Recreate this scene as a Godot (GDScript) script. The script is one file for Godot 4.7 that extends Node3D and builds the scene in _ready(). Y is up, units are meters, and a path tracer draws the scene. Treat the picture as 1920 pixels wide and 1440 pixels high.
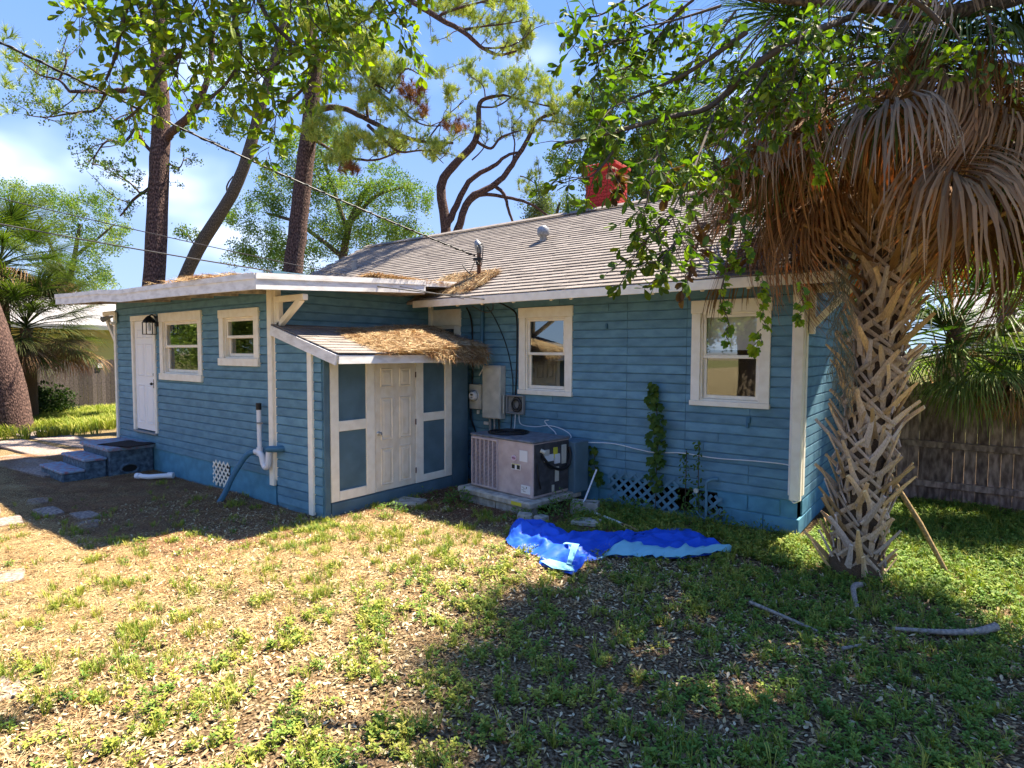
extends Node3D

var rng := RandomNumberGenerator.new()
var taken := {}
var M := {}
const EYE := Vector3(1.624, 2.3, 8.069)

func rf(a: float, b: float) -> float:
	return rng.randf_range(a, b)

func _ready() -> void:
	rng.seed = 4711
	make_camera_and_light()
	make_materials()
	make_ground()
	make_house()
	make_shed()
	make_fixtures()
	make_yard_things()
	make_fences_and_neighbours()
	make_far_trees()
	make_palms()
	make_overhead_oaks()
	make_ground_cover()

# ---------------------------------------------------------------- camera, sky, sun, exposure
func make_camera_and_light() -> void:
	var cam := Camera3D.new()
	cam.name = "camera"
	cam.fov = 65.98
	cam.near = 0.05
	cam.far = 900.0
	cam.transform = Transform3D(Basis(Vector3(0.79388, 0.00385, -0.60806), Vector3(-0.03502, 0.99861, -0.03939), Vector3(0.60706, 0.05257, 0.79291)).orthonormalized(), EYE)
	add_child(cam)
	cam.current = true
	var env := Environment.new()
	env.background_mode = Environment.BG_SKY
	env.tonemap_mode = Environment.TONE_MAPPER_LINEAR
	env.tonemap_exposure = 6.1
	env.sdfgi_enabled = true
	env.ssao_enabled = true
	env.ssil_enabled = true
	var sky := Sky.new()
	var sm := ProceduralSkyMaterial.new()
	sm.sky_top_color = lin(0.030, 0.073, 0.20)
	sm.sky_horizon_color = lin(0.118, 0.158, 0.215)
	sm.sky_curve = 0.22
	sm.ground_bottom_color = Color(0.42, 0.36, 0.28)
	sm.ground_horizon_color = Color(0.60, 0.62, 0.62)
	sm.sky_energy_multiplier = 1.0
	sm.sky_cover = cloud_picture()
	sm.sky_cover_modulate = Color(1, 1, 1, 1)
	sky.sky_material = sm
	env.sky = sky
	var we := WorldEnvironment.new()
	we.name = "world_environment"
	we.environment = env
	add_child(we)
	var sun := DirectionalLight3D.new()
	sun.name = "sun"
	sun.light_energy = 1.04
	sun.light_color = Color(1.0, 0.955, 0.87)
	sun.light_angular_distance = 0.5
	sun.shadow_enabled = true
	add_child(sun)
	sun.look_at_from_position(Vector3(0.175, 1.0, -0.54) * 50.0, Vector3.ZERO, Vector3.UP)

func cloud_picture() -> ImageTexture:
	var n := FastNoiseLite.new()
	n.seed = 325
	n.noise_type = FastNoiseLite.TYPE_SIMPLEX_SMOOTH
	n.frequency = 1.35
	n.fractal_octaves = 5
	n.fractal_gain = 0.52
	var im := Image.create(1024, 512, false, Image.FORMAT_RGBA8)
	for j in 512:
		var el := (0.5 - (j + 0.5) / 512.0) * PI
		for i in 1024:
			var az := ((i + 0.5) / 1024.0 - 0.5) * TAU
			var d := Vector3(sin(az) * cos(el), sin(el), -cos(az) * cos(el))
			var a := 0.0
			if el > 0.0:
				var q := d / (d.y + 0.28) * 0.62
				var v := n.get_noise_3d(q.x + 3.1, d.y * 1.5, q.z + 0.4) + 0.45 * n.get_noise_3d(q.x * 3.0, 5.0, q.z * 3.0)
				a = clampf((v - 0.06) * 1.2, 0.0, 1.0)
				a = a * a * (3.0 - 2.0 * a) * 0.36
			im.set_pixel(i, j, Color(0.76, 0.75, 0.74, a))
	return ImageTexture.create_from_image(im)

# ---------------------------------------------------------------- naming and tagging
func numbered(parent: Node, called: String) -> String:
	var k := "%d/%s" % [parent.get_instance_id(), called]
	var n: int = taken.get(k, 0)
	taken[k] = n + 1
	return called if n == 0 else "%s_%03d" % [called, n]

func place(o: Node3D, called: String, parent: Node) -> Node3D:
	o.name = numbered(parent, called)
	parent.add_child(o, true)
	return o

func thing(called: String, label: String, category: String, at := Vector3.ZERO, turn := 0.0, group := "") -> Node3D:
	var o := Node3D.new()
	place(o, called, self)
	o.position = at
	o.rotation.y = turn
	return tag(o, label, category, group)

func tag(o: Node3D, label: String, category: String, group := "") -> Node3D:
	o.set_meta("label", label)
	o.set_meta("category", category)
	if group != "":
		o.set_meta("group", group)
	return o

func kind(o: Node3D, k: String) -> Node3D:
	o.set_meta("kind", k)
	return o

func node(called: String, parent: Node, at := Vector3.ZERO) -> Node3D:
	var o := Node3D.new()
	place(o, called, parent)
	o.position = at
	return o

func put(b: B, called: String, m: Material, parent: Node = self, at := Vector3.ZERO) -> MeshInstance3D:
	return put_mesh(b.mesh(m), called, parent, Transform3D(Basis(), at))

func put_mesh(mesh: Mesh, called: String, parent: Node, xf := Transform3D()) -> MeshInstance3D:
	var o := MeshInstance3D.new()
	o.mesh = mesh
	place(o, called, parent)
	o.transform = xf
	return o

func scatter(mesh: Mesh, xfs: Array, cols: PackedColorArray, called: String, parent: Node = self) -> MultiMeshInstance3D:
	var mm := MultiMesh.new()
	mm.transform_format = MultiMesh.TRANSFORM_3D
	mm.use_colors = true
	mm.mesh = mesh
	mm.instance_count = xfs.size()
	for i in xfs.size():
		mm.set_instance_transform(i, xfs[i])
		mm.set_instance_color(i, cols[i])
	var o := MultiMeshInstance3D.new()
	o.multimesh = mm
	place(o, called, parent)
	o.set_meta("kind", "stuff")
	return o

# ---------------------------------------------------------------- a mesh being built
class B:
	var v := PackedVector3Array()
	var n := PackedVector3Array()
	var c := PackedColorArray()
	var t := PackedVector2Array()
	var col := Color.WHITE
	func tri(a: Vector3, b: Vector3, d: Vector3, na := Vector3.ZERO, nb := Vector3.ZERO, nd := Vector3.ZERO) -> void:
		if na == Vector3.ZERO:
			na = (d - a).cross(b - a).normalized()
			nb = na
			nd = na
		v.append(a); v.append(b); v.append(d)
		n.append(na); n.append(nb); n.append(nd)
		c.append(col); c.append(col); c.append(col)
		t.append(Vector2.ZERO); t.append(Vector2(1, 0)); t.append(Vector2(1, 1))
	func quad(a: Vector3, b: Vector3, d: Vector3, e: Vector3) -> void:
		# a b d e run clockwise seen from the front
		var na := (d - a).cross(b - e).normalized()
		if na == Vector3.ZERO:
			na = Vector3.UP
		na = na if na.dot((d - a).cross(b - a)) >= 0.0 else -na
		v.append(a); v.append(b); v.append(d); v.append(a); v.append(d); v.append(e)
		for i in 6:
			n.append(na)
			c.append(col)
		t.append(Vector2(0, 0)); t.append(Vector2(1, 0)); t.append(Vector2(1, 1)); t.append(Vector2(0, 0)); t.append(Vector2(1, 1)); t.append(Vector2(0, 1))
	func hull8(p: Array) -> void:
		# p: 0..3 bottom ring, 4..7 top ring, counter-clockwise seen from above
		quad(p[4], p[7], p[6], p[5])
		quad(p[0], p[1], p[2], p[3])
		for i in 4:
			var k := (i + 1) % 4
			quad(p[i], p[i + 4], p[k + 4], p[k])
	func box(ctr: Vector3, s: Vector3, bs := Basis()) -> void:
		var h := s * 0.5
		var p := []
		for y in [-h.y, h.y]:
			for q in [Vector2(-h.x, h.z), Vector2(h.x, h.z), Vector2(h.x, -h.z), Vector2(-h.x, -h.z)]:
				p.append(ctr + bs * Vector3(q.x, y, q.y))
		hull8(p)
	func bev(ctr: Vector3, s: Vector3, r := 0.006, bs := Basis()) -> void:
		# a box with chamfered edges: 6 faces, 12 edge strips, 8 corners
		var h := s * 0.5
		r = minf(r, minf(h.x, minf(h.y, h.z)) * 0.9)
		var g := h - Vector3(r, r, r)
		var ax := [Vector3.RIGHT, Vector3.UP, Vector3.BACK]
		for k in 3:
			var i := (k + 1) % 3
			var j := (k + 2) % 3
			for sg in [-1.0, 1.0]:
				var q := []
				for w in [[-1, -1], [1, -1], [1, 1], [-1, 1]]:
					q.append(ctr + bs * (ax[k] * h[k] * sg + ax[i] * g[i] * w[0] + ax[j] * g[j] * w[1]))
				face(q, bs * (ax[k] * sg))
			for a in [-1.0, 1.0]:
				for b in [-1.0, 1.0]:
					var q2 := []
					for e in [-1.0, 1.0]:
						q2.append(ctr + bs * (ax[k] * g[k] * e + ax[i] * h[i] * a + ax[j] * g[j] * b))
					for e in [1.0, -1.0]:
						q2.append(ctr + bs * (ax[k] * g[k] * e + ax[i] * g[i] * a + ax[j] * h[j] * b))
					face(q2, bs * (ax[i] * a + ax[j] * b))
		for x in [-1.0, 1.0]:
			for y in [-1.0, 1.0]:
				for z in [-1.0, 1.0]:
					var a3 := ctr + bs * Vector3(h.x * x, g.y * y, g.z * z)
					var b3 := ctr + bs * Vector3(g.x * x, h.y * y, g.z * z)
					var c3 := ctr + bs * Vector3(g.x * x, g.y * y, h.z * z)
					if (c3 - a3).cross(b3 - a3).dot(bs * Vector3(x, y, z)) > 0.0:
						tri(a3, b3, c3)
					else:
						tri(a3, c3, b3)
	func face(q: Array, out: Vector3) -> void:
		if (q[2] - q[0]).cross(q[1] - q[0]).dot(out) >= 0.0:
			quad(q[0], q[1], q[2], q[3])
		else:
			quad(q[3], q[2], q[1], q[0])
	func beam(a: Vector3, b: Vector3, w: float, h: float, up := Vector3.UP) -> void:
		var d := (b - a).normalized()
		var x := d.cross(up).normalized()
		box((a + b) * 0.5, Vector3(w, h, a.distance_to(b)), Basis(x, d.cross(x).normalized() * -1.0, d))
	func rows(r: Array, close := false) -> void:
		# smooth sheet through rows of points; normals from the neighbours
		var nr := r.size()
		var nc: int = r[0].size()
		var nm := []
		for i in nr:
			var line := PackedVector3Array()
			for j in nc:
				var du: Vector3 = r[mini(i + 1, nr - 1)][j] - r[maxi(i - 1, 0)][j]
				var jl := (j - 1 + nc) % nc if close else maxi(j - 1, 0)
				var jr := (j + 1) % nc if close else mini(j + 1, nc - 1)
				var dv: Vector3 = r[i][jr] - r[i][jl]
				var q := dv.cross(du)
				line.append(q.normalized() if q.length_squared() > 1e-16 else Vector3.UP)
			nm.append(line)
		for i in nr - 1:
			for j in (nc if close else nc - 1):
				var k := (j + 1) % nc
				var a: Vector3 = r[i][j]
				var b: Vector3 = r[i][k]
				var d: Vector3 = r[i + 1][k]
				var e: Vector3 = r[i + 1][j]
				v.append(a); v.append(e); v.append(d); v.append(a); v.append(d); v.append(b)
				n.append(nm[i][j]); n.append(nm[i + 1][j]); n.append(nm[i + 1][k]); n.append(nm[i][j]); n.append(nm[i + 1][k]); n.append(nm[i][k])
				for q in 6:
					c.append(col)
					t.append(Vector2(float(j) / nc, float(i) / nr))
	func tube(p: Array, r: Array, sides := 8, caps := true) -> void:
		var rr := []
		var up := Vector3.UP
		var d0: Vector3 = (p[1] - p[0]).normalized()
		if absf(d0.dot(up)) > 0.9:
			up = Vector3.RIGHT
		var x := d0.cross(up).normalized()
		for i in p.size():
			var d: Vector3 = (p[mini(i + 1, p.size() - 1)] - p[maxi(i - 1, 0)]).normalized()
			x = (x - d * x.dot(d)).normalized()
			var y := d.cross(x)
			var ra: float = r[mini(i, r.size() - 1)]
			var ring := []
			for k in sides:
				var a := TAU * k / sides
				ring.append(p[i] + (x * cos(a) + y * sin(a)) * ra)
			rr.append(ring)
		rows(rr, true)
		if caps:
			for e in [0, rr.size() - 1]:
				var m: Vector3 = p[e]
				for k in sides:
					var a2: Vector3 = rr[e][k]
					var b2: Vector3 = rr[e][(k + 1) % sides]
					if e == 0:
						tri(m, a2, b2)
					else:
						tri(m, b2, a2)
	func disc(ctr: Vector3, x: Vector3, y: Vector3, sides := 20) -> void:
		for k in sides:
			var a := TAU * k / sides
			var b := TAU * (k + 1) / sides
			tri(ctr, ctr + x * cos(a) + y * sin(a), ctr + x * cos(b) + y * sin(b))
	func mesh(m: Material) -> ArrayMesh:
		var am := ArrayMesh.new()
		if v.size() == 0:
			return am
		var arr := []
		arr.resize(Mesh.ARRAY_MAX)
		arr[Mesh.ARRAY_VERTEX] = v
		arr[Mesh.ARRAY_NORMAL] = n
		arr[Mesh.ARRAY_COLOR] = c
		arr[Mesh.ARRAY_TEX_UV] = t
		am.add_surface_from_arrays(Mesh.PRIMITIVE_TRIANGLES, arr)
		am.surface_set_material(0, m)
		return am

# a smooth curve through points
func curve(p: Array, per := 6) -> Array:
	var out := []
	for i in p.size() - 1:
		var a: Vector3 = p[maxi(i - 1, 0)]
		var b: Vector3 = p[i]
		var d: Vector3 = p[i + 1]
		var e: Vector3 = p[mini(i + 2, p.size() - 1)]
		for k in per:
			out.append(b.cubic_interpolate(d, a, e, float(k) / per))
	out.append(p[p.size() - 1])
	return out

func taper(n: int, a: float, b: float) -> Array:
	var r := []
	for i in n:
		r.append(lerpf(a, b, float(i) / maxf(n - 1, 1)))
	return r

# ---------------------------------------------------------------- materials
func lin(r: float, g: float, b: float) -> Color:
	return Color(r, g, b).linear_to_srgb()

func noise(sd: int, freq: float, oct: int, a: Color, b: Color, size := 512, typ := FastNoiseLite.TYPE_SIMPLEX_SMOOTH, mid := 0.5) -> NoiseTexture2D:
	var f := FastNoiseLite.new()
	f.seed = sd
	f.noise_type = typ
	f.frequency = freq
	f.fractal_octaves = oct
	var g := Gradient.new()
	g.set_color(0, a)
	g.set_color(1, b)
	g.set_offset(0, clampf(mid - 0.28, 0, 1))
	g.set_offset(1, clampf(mid + 0.28, 0, 1))
	var t := NoiseTexture2D.new()
	t.width = size
	t.height = size
	t.seamless = true
	t.generate_mipmaps = false
	t.noise = f
	t.color_ramp = g
	return t

func mat(key: String, c: Color, rough := 0.85, tex: Texture2D = null, sc := Vector3.ONE, bump: Texture2D = null, depth := 1.0, spec := 0.4) -> StandardMaterial3D:
	var m := StandardMaterial3D.new()
	m.resource_name = key
	m.albedo_color = c
	m.roughness = rough
	m.metallic_specular = spec
	if tex or bump:
		m.uv1_triplanar = true
		m.uv1_world_triplanar = true
		m.uv1_scale = sc
	if tex:
		m.albedo_texture = tex
	if bump:
		m.heightmap_enabled = true
		m.heightmap_texture = bump
		m.heightmap_scale = depth
	M[key] = m
	return m

func tinted(key: String, rough := 0.8, back := 0.0, tint := Color.WHITE) -> StandardMaterial3D:
	# colour comes from the vertices and the copies
	var m := mat(key, Color.WHITE, rough, null, Vector3.ONE, null, 1.0, 0.3)
	m.vertex_color_use_as_albedo = true
	if back > 0.0:
		m.backlight_enabled = true
		m.backlight = tint * back
	return m

func make_materials() -> void:
	var g1 := noise(1, 0.012, 5, Color(0.74, 0.74, 0.74), Color(1, 1, 1))
	var soft := noise(19, 0.008, 5, Color(0.9, 0.9, 0.9), Color(1, 1, 1))
	var g2 := noise(2, 0.04, 4, Color(0.62, 0.62, 0.64), Color(1, 1, 1))
	var g3 := noise(3, 0.09, 3, Color(0.5, 0.5, 0.5), Color(1, 1, 1))
	var fine := noise(4, 0.16, 3, Color(0, 0, 0), Color(1, 1, 1))
	var grain := noise(5, 0.03, 4, Color(0.1, 0.1, 0.1), Color(1, 1, 1))
	var wear := noise(6, 0.012, 6, Color(0.83, 0.86, 0.88), Color(1, 1, 1), 512, FastNoiseLite.TYPE_SIMPLEX_SMOOTH, 0.42)
	M["fine"] = fine
	for i in 4:
		var k := [1.0, 0.90, 1.10, 0.96][i] as float
		mat("blue_%d" % i, lin(0.128 * k, 0.272 * k, 0.368 * k), 0.62, wear, Vector3(0.5, 1.0, 0.5), grain, 0.02, 0.45)
	mat("blue_masonry", lin(0.10, 0.285, 0.41), 0.75, soft, Vector3(0.9, 0.9, 0.9), fine, 0.03)
	mat("blue_panel", lin(0.105, 0.18, 0.23), 0.8, soft, Vector3(0.5, 0.5, 0.5))
	mat("blue_pipe", lin(0.05, 0.15, 0.24), 0.55)
	mat("white_trim", lin(0.93, 0.85, 0.72), 0.7, noise(7, 0.012, 6, Color(0.965, 0.955, 0.94), Color(1, 1, 1), 512, FastNoiseLite.TYPE_SIMPLEX_SMOOTH, 0.38), Vector3(0.8, 0.8, 0.8), grain, 0.015)
	mat("fascia_paint", lin(0.84, 0.82, 0.82), 0.7, noise(8, 0.010, 6, Color(0.89, 0.88, 0.87), Color(1, 1, 1), 512, FastNoiseLite.TYPE_SIMPLEX_SMOOTH, 0.34), Vector3(0.6, 1.6, 0.6), grain, 0.02)
	mat("cream_door", lin(0.82, 0.72, 0.58), 0.6, noise(9, 0.012, 6, Color(0.95, 0.93, 0.90), Color(1, 1, 1), 512, FastNoiseLite.TYPE_SIMPLEX_SMOOTH, 0.40), Vector3(0.9, 0.6, 0.9))
	mat("white_door", lin(0.90, 0.87, 0.85), 0.5)
	mat("soffit", lin(0.60, 0.50, 0.40), 0.85, g1, Vector3.ONE)
	var roofg := noise(18, 0.10, 3, Color(0.74, 0.74, 0.74), Color(1, 1, 1))
	for i in 5:
		var k2 := [1.0, 0.86, 1.1, 0.94, 1.04][i] as float
		mat("shingle_%d" % i, lin(0.315 * k2, 0.275 * k2, 0.25 * k2), 0.95, roofg, Vector3(1.2, 1.2, 1.2), fine, 0.1, 0.2)
	mat("roof_dark", lin(0.06, 0.055, 0.055), 0.95)
	mat("black_metal", lin(0.012, 0.012, 0.013), 0.45, null)
	mat("rubber", lin(0.02, 0.02, 0.022), 0.6)
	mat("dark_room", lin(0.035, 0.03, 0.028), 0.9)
	mat("blind", lin(0.62, 0.61, 0.60), 0.8)
	# coated window glass: mirrors a good part of what stands before it
	var gl := ORMMaterial3D.new()
	var orm := Image.create(4, 4, false, Image.FORMAT_RGBA8)
	orm.fill(Color(1.0, 0.02, 1.0))
	gl.orm_texture = ImageTexture.create_from_image(orm)
	gl.albedo_color = Color(0.92, 0.95, 0.95, 0.26)
	gl.transparency = BaseMaterial3D.TRANSPARENCY_ALPHA
	gl.resource_name = "glass"
	M["glass"] = gl
	mat("concrete", lin(0.52, 0.485, 0.42), 0.92, g1, Vector3(0.9, 0.9, 0.9), fine, 0.02)
	mat("block", lin(0.42, 0.40, 0.36), 0.95, g1, Vector3(0.9, 0.9, 0.9), fine, 0.12)
	mat("slab_tan", lin(0.40, 0.31, 0.255), 0.93, g2, Vector3(0.8, 0.8, 0.8), fine, 0.02)
	mat("step_blue", lin(0.115, 0.185, 0.245), 0.7, noise(10, 0.022, 5, Color(1.0, 1.0, 1.0), Color(0.62, 0.62, 0.66)), Vector3(0.7, 0.7, 0.7), fine, 0.06)
	mat("tread_blue", Color(1, 1, 1), 0.75, noise(11, 0.016, 5, Color(0.62, 0.36, 0.36), Color(0.50, 0.60, 0.68), 512, FastNoiseLite.TYPE_SIMPLEX_SMOOTH, 0.33), Vector3(0.9, 0.9, 0.9), fine, 0.06)
	mat("galvanised", lin(0.33, 0.335, 0.345), 0.42, g1, Vector3.ONE * 2.0).metallic = 0.35
	mat("grey_box", lin(0.58, 0.56, 0.49), 0.5, soft, Vector3.ONE)
	mat("grey_side", lin(0.24, 0.24, 0.235), 0.6)
	mat("pvc", lin(0.76, 0.74, 0.75), 0.35)
	mat("rust", lin(0.20, 0.085, 0.045), 0.85, g3, Vector3.ONE * 3.0)
	mat("ac_paint", lin(0.51, 0.43, 0.43), 0.5, noise(12, 0.015, 5, Color(0.90, 0.88, 0.89), Color(1, 1, 1)), Vector3(0.5, 0.5, 0.5))
	mat("ac_side", lin(0.075, 0.075, 0.085), 0.55, g1, Vector3.ONE)
	mat("ac_top", lin(0.17, 0.185, 0.215), 0.5, g1, Vector3.ONE)
	mat("ac_coil", lin(0.10, 0.075, 0.095), 0.6)
	mat("brass", lin(0.5, 0.40, 0.24), 0.3).metallic = 0.9
	mat("steel", lin(0.5, 0.5, 0.5), 0.3).metallic = 0.9
	mat("mat_brown", lin(0.055, 0.04, 0.04), 1.0, g3, Vector3.ONE * 2.0, fine, 0.3)
	mat("label_white", lin(0.66, 0.66, 0.68), 0.5)
	mat("label_yellow", lin(0.55, 0.50, 0.05), 0.5)
	mat("label_black", lin(0.03, 0.03, 0.03), 0.5)
	mat("label_pink", lin(0.55, 0.32, 0.48), 0.5)
	mat("cable_white", lin(0.72, 0.72, 0.74), 0.5)
	mat("cable_grey", lin(0.10, 0.095, 0.09), 0.7)
	mat("cable_dark", lin(0.05, 0.045, 0.05), 0.7)
	mat("brick_red", lin(0.62, 0.05, 0.04), 0.9, g2, Vector3.ONE)
	mat("mortar_red", lin(0.45, 0.04, 0.035), 0.95)
	for i in 5:
		var k3 := [1.0, 0.7, 1.25, 0.85, 1.1][i] as float
		mat("picket_%d" % i, lin(0.24 * k3, 0.19 * k3, 0.18 * k3), 0.95, g3, Vector3(1.4, 0.25, 1.4), grain, 0.06)
		mat("board_%d" % i, lin(0.44 * k3, 0.31 * k3, 0.26 * k3), 0.95, noise(30 + i, 0.012, 5, Color(0.62, 0.60, 0.60), Color(1, 1, 1)), Vector3(1.6, 0.5, 1.6), grain, 0.06)
	mat("yellow_wall", lin(0.78, 0.64, 0.19), 0.8)
	mat("neighbour_roof", lin(0.40, 0.385, 0.38), 0.95, g2, Vector3.ONE)
	mat("white_wall", lin(0.66, 0.67, 0.70), 0.8, g1, Vector3.ONE)
	mat("bark_pine", lin(0.21, 0.125, 0.10), 0.95, noise(13, 0.035, 4, Color(0.30, 0.26, 0.27), Color(1, 1, 1)), Vector3(1.3, 0.55, 1.3), noise(14, 0.05, 3, Color(0, 0, 0), Color(1, 1, 1), 512, FastNoiseLite.TYPE_CELLULAR), 1.6)
	mat("bark_oak", lin(0.24, 0.18, 0.13), 0.95, noise(15, 0.04, 4, Color(0.4, 0.4, 0.4), Color(1, 1, 1)), Vector3(1.6, 0.6, 1.6), fine, 0.3)
	mat("twig", lin(0.085, 0.062, 0.045), 0.9)
	mat("palm_core", lin(0.19, 0.12, 0.07), 1.0, g3, Vector3.ONE * 2.0, fine, 0.5)
	mat("dead_wood", lin(0.42, 0.36, 0.30), 0.9, g2, Vector3.ONE * 1.4, grain, 0.08)
	mat("stick_tan", lin(0.42, 0.28, 0.12), 0.8, g2, Vector3.ONE * 1.4)
	tinted("leaf", 0.6, 0.95, Color(0.82, 1.0, 0.38))
	tinted("leaf_far", 0.6, 0.85, Color(0.85, 1.0, 0.45))
	tinted("needle", 0.6, 0.7, Color(0.95, 1.0, 0.4))
	tinted("frond_dead", 0.8, 0.6, Color(1.0, 0.62, 0.3))
	tinted("frond_green", 0.5, 0.95, Color(0.9, 1.0, 0.45))
	tinted("litter", 0.85, 0.0)
	tinted("weed", 0.6, 0.7, Color(0.85, 1.0, 0.35))
	var bt := tinted("boot", 0.9, 0.0)
	bt.uv1_triplanar = true
	bt.uv1_world_triplanar = true
	bt.uv1_scale = Vector3(6.0, 1.6, 6.0)
	bt.albedo_texture = noise(20, 0.03, 5, Color(0.80, 0.77, 0.75), Color(1, 1, 1))
	tinted("straw", 0.9, 0.4, Color(1.0, 0.85, 0.55))
	tinted("moss", 0.9, 0.4, Color(1, 1, 0.9))
	var gm := tinted("ground", 0.97, 0.0)
	gm.uv1_triplanar = true
	gm.uv1_world_triplanar = true
	gm.uv1_scale = Vector3(0.55, 0.55, 0.55)
	gm.albedo_texture = noise(16, 0.05, 6, Color(0.42, 0.38, 0.34), Color(1, 1, 1), 1024)
	gm.heightmap_enabled = true
	gm.heightmap_texture = noise(17, 0.08, 5, Color(0, 0, 0), Color(1, 1, 1), 1024)
	gm.heightmap_scale = 0.9
	gm.metallic_specular = 0.15
	var tm := mat("tarp_blue", lin(0.014, 0.095, 0.60), 0.55, null)
	tm.backlight_enabled = true
	tm.backlight = Color(0.1, 0.25, 0.5)
	mat("tarp_light", lin(0.20, 0.47, 0.58), 0.6, null)

# ---------------------------------------------------------------- ground
func hills(x: float, z: float) -> float:
	return 0.018 * sin(x * 1.7 + z * 0.6) * sin(z * 1.3 - x * 0.4) + 0.010 * sin(x * 4.1 + 1.0) * sin(z * 3.7 + 0.5) - 0.008

func ground_y(x: float, z: float) -> float:
	return hills(x, z) * clampf(1.4 - absf(z) * 0.0, 0.0, 1.0)

func soil_at(x: float, z: float, n: FastNoiseLite) -> Color:
	var mulch := Color(0.26, 0.185, 0.115)
	var straw := Color(0.38, 0.30, 0.165)
	var needle := Color(0.40, 0.26, 0.155)
	var lawn := Color(0.17, 0.20, 0.06)
	var k := n.get_noise_2d(x, z)
	var c := mulch.lerp(straw, clampf((-1.2 - x) / 4.5 + k * 0.7 + 0.15, 0.0, 1.0))
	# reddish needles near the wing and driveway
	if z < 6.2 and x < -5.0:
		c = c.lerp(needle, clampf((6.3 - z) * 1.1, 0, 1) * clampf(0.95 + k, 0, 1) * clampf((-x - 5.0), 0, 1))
	if x < -12.6:
		c = c.lerp(straw * 1.1, clampf((-12.6 - x) * 0.8, 0, 1) * clampf(0.8 + k, 0, 1))
	if x < -17.5 and z < 4.0:
		c = c.lerp(lawn, clampf((-17.5 - x) * 0.5, 0, 1) * clampf(0.8 + k * 1.3, 0, 1))
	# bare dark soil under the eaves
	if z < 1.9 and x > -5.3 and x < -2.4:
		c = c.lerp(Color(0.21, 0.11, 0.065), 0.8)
	if z < -10.0 or x > 9.0 or x < -30.0:
		c = c.lerp(lawn, 0.7)
	return c

func make_ground() -> void:
	var n := FastNoiseLite.new()
	n.seed = 9
	n.frequency = 0.55
	n.fractal_octaves = 4
	var xs := [-400.0, -200.0, -100.0, -60.0, -45.0]
	var x := -36.0
	while x < 9.0:
		xs.append(x)
		x += 0.5 if x < -13.0 else 0.14
	xs.append_array([9.0, 11.0, 14.0, 20.0, 40.0, 80.0, 200.0, 400.0])
	var zs := [200.0, 100.0, 50.0, 30.0, 20.0, 16.0, 13.0, 11.0]
	var z := 9.5
	while z > -5.0:
		zs.append(z)
		z -= 0.14
	zs.append_array([-5.0, -8.0, -12.0, -20.0, -40.0, -80.0, -200.0, -400.0])
	var b := B.new()
	var nx := xs.size()
	var pts := []
	var cols := []
	for zz in zs:
		for xx in xs:
			pts.append(Vector3(xx, ground_y(xx, zz), zz))
			cols.append(soil_at(xx, zz, n))
	var v := PackedVector3Array(pts)
	var c := PackedColorArray(cols)
	var nn := PackedVector3Array()
	nn.resize(v.size())
	var idx := PackedInt32Array()
	for i in zs.size():
		for j in nx:
			var k := i * nx + j
			var dx := v[i * nx + mini(j + 1, nx - 1)] - v[i * nx + maxi(j - 1, 0)]
			var dz := v[maxi(i - 1, 0) * nx + j] - v[mini(i + 1, zs.size() - 1) * nx + j]
			nn[k] = dz.cross(dx).normalized()
			if i < zs.size() - 1 and j < nx - 1:
				idx.append_array([k, k + nx, k + nx + 1, k, k + nx + 1, k + 1])
	var arr := []
	arr.resize(Mesh.ARRAY_MAX)
	arr[Mesh.ARRAY_VERTEX] = v
	arr[Mesh.ARRAY_NORMAL] = nn
	arr[Mesh.ARRAY_COLOR] = c
	arr[Mesh.ARRAY_INDEX] = idx
	var am := ArrayMesh.new()
	am.add_surface_from_arrays(Mesh.PRIMITIVE_TRIANGLES, arr)
	am.surface_set_material(0, M.ground)
	kind(put_mesh(am, "ground", self), "structure")

# ---------------------------------------------------------------- walls
# rectangles left of u0..u1 x y0..y1 when the openings [u0,u1,y0,y1] are cut out
func around(u0: float, u1: float, y0: float, y1: float, op: Array) -> Array:
	var ys := [y0, y1]
	for o in op:
		for y in [o[2], o[3]]:
			if y > y0 and y < y1 and not ys.has(y):
				ys.append(y)
	ys.sort()
	var out := []
	for i in ys.size() - 1:
		var a: float = ys[i]
		var b: float = ys[i + 1]
		for s in cut(u0, u1, (a + b) * 0.5, op):
			out.append([s[0], s[1], a, b])
	return out

func cut(u0: float, u1: float, y: float, op: Array) -> Array:
	var segs := [[u0, u1]]
	for o in op:
		if y > o[2] and y < o[3]:
			var nx := []
			for s in segs:
				if o[1] <= s[0] or o[0] >= s[1]:
					nx.append(s)
				else:
					if o[0] > s[0]:
						nx.append([s[0], o[0]])
					if o[1] < s[1]:
						nx.append([o[1], s[1]])
			segs = nx
	return segs

func facing(o: Vector3, out: Vector3) -> Transform3D:
	# wall axes: x along the wall to the right as seen from outside, y up, z out of the wall
	return Transform3D(Basis(Vector3.UP.cross(out), Vector3.UP, out), o)

func wall(parent: Node, called: String, xf: Transform3D, u0: float, u1: float, y0: float, y1: float, op: Array, m: Material, thick := 0.1) -> MeshInstance3D:
	var b := B.new()
	for r in around(u0, u1, y0, y1, op):
		b.box(Vector3((r[0] + r[1]) * 0.5, (r[2] + r[3]) * 0.5, -thick * 0.5), Vector3(r[1] - r[0], r[3] - r[2], thick))
	return put_mesh(b.mesh(m), called, parent, xf)

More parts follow.
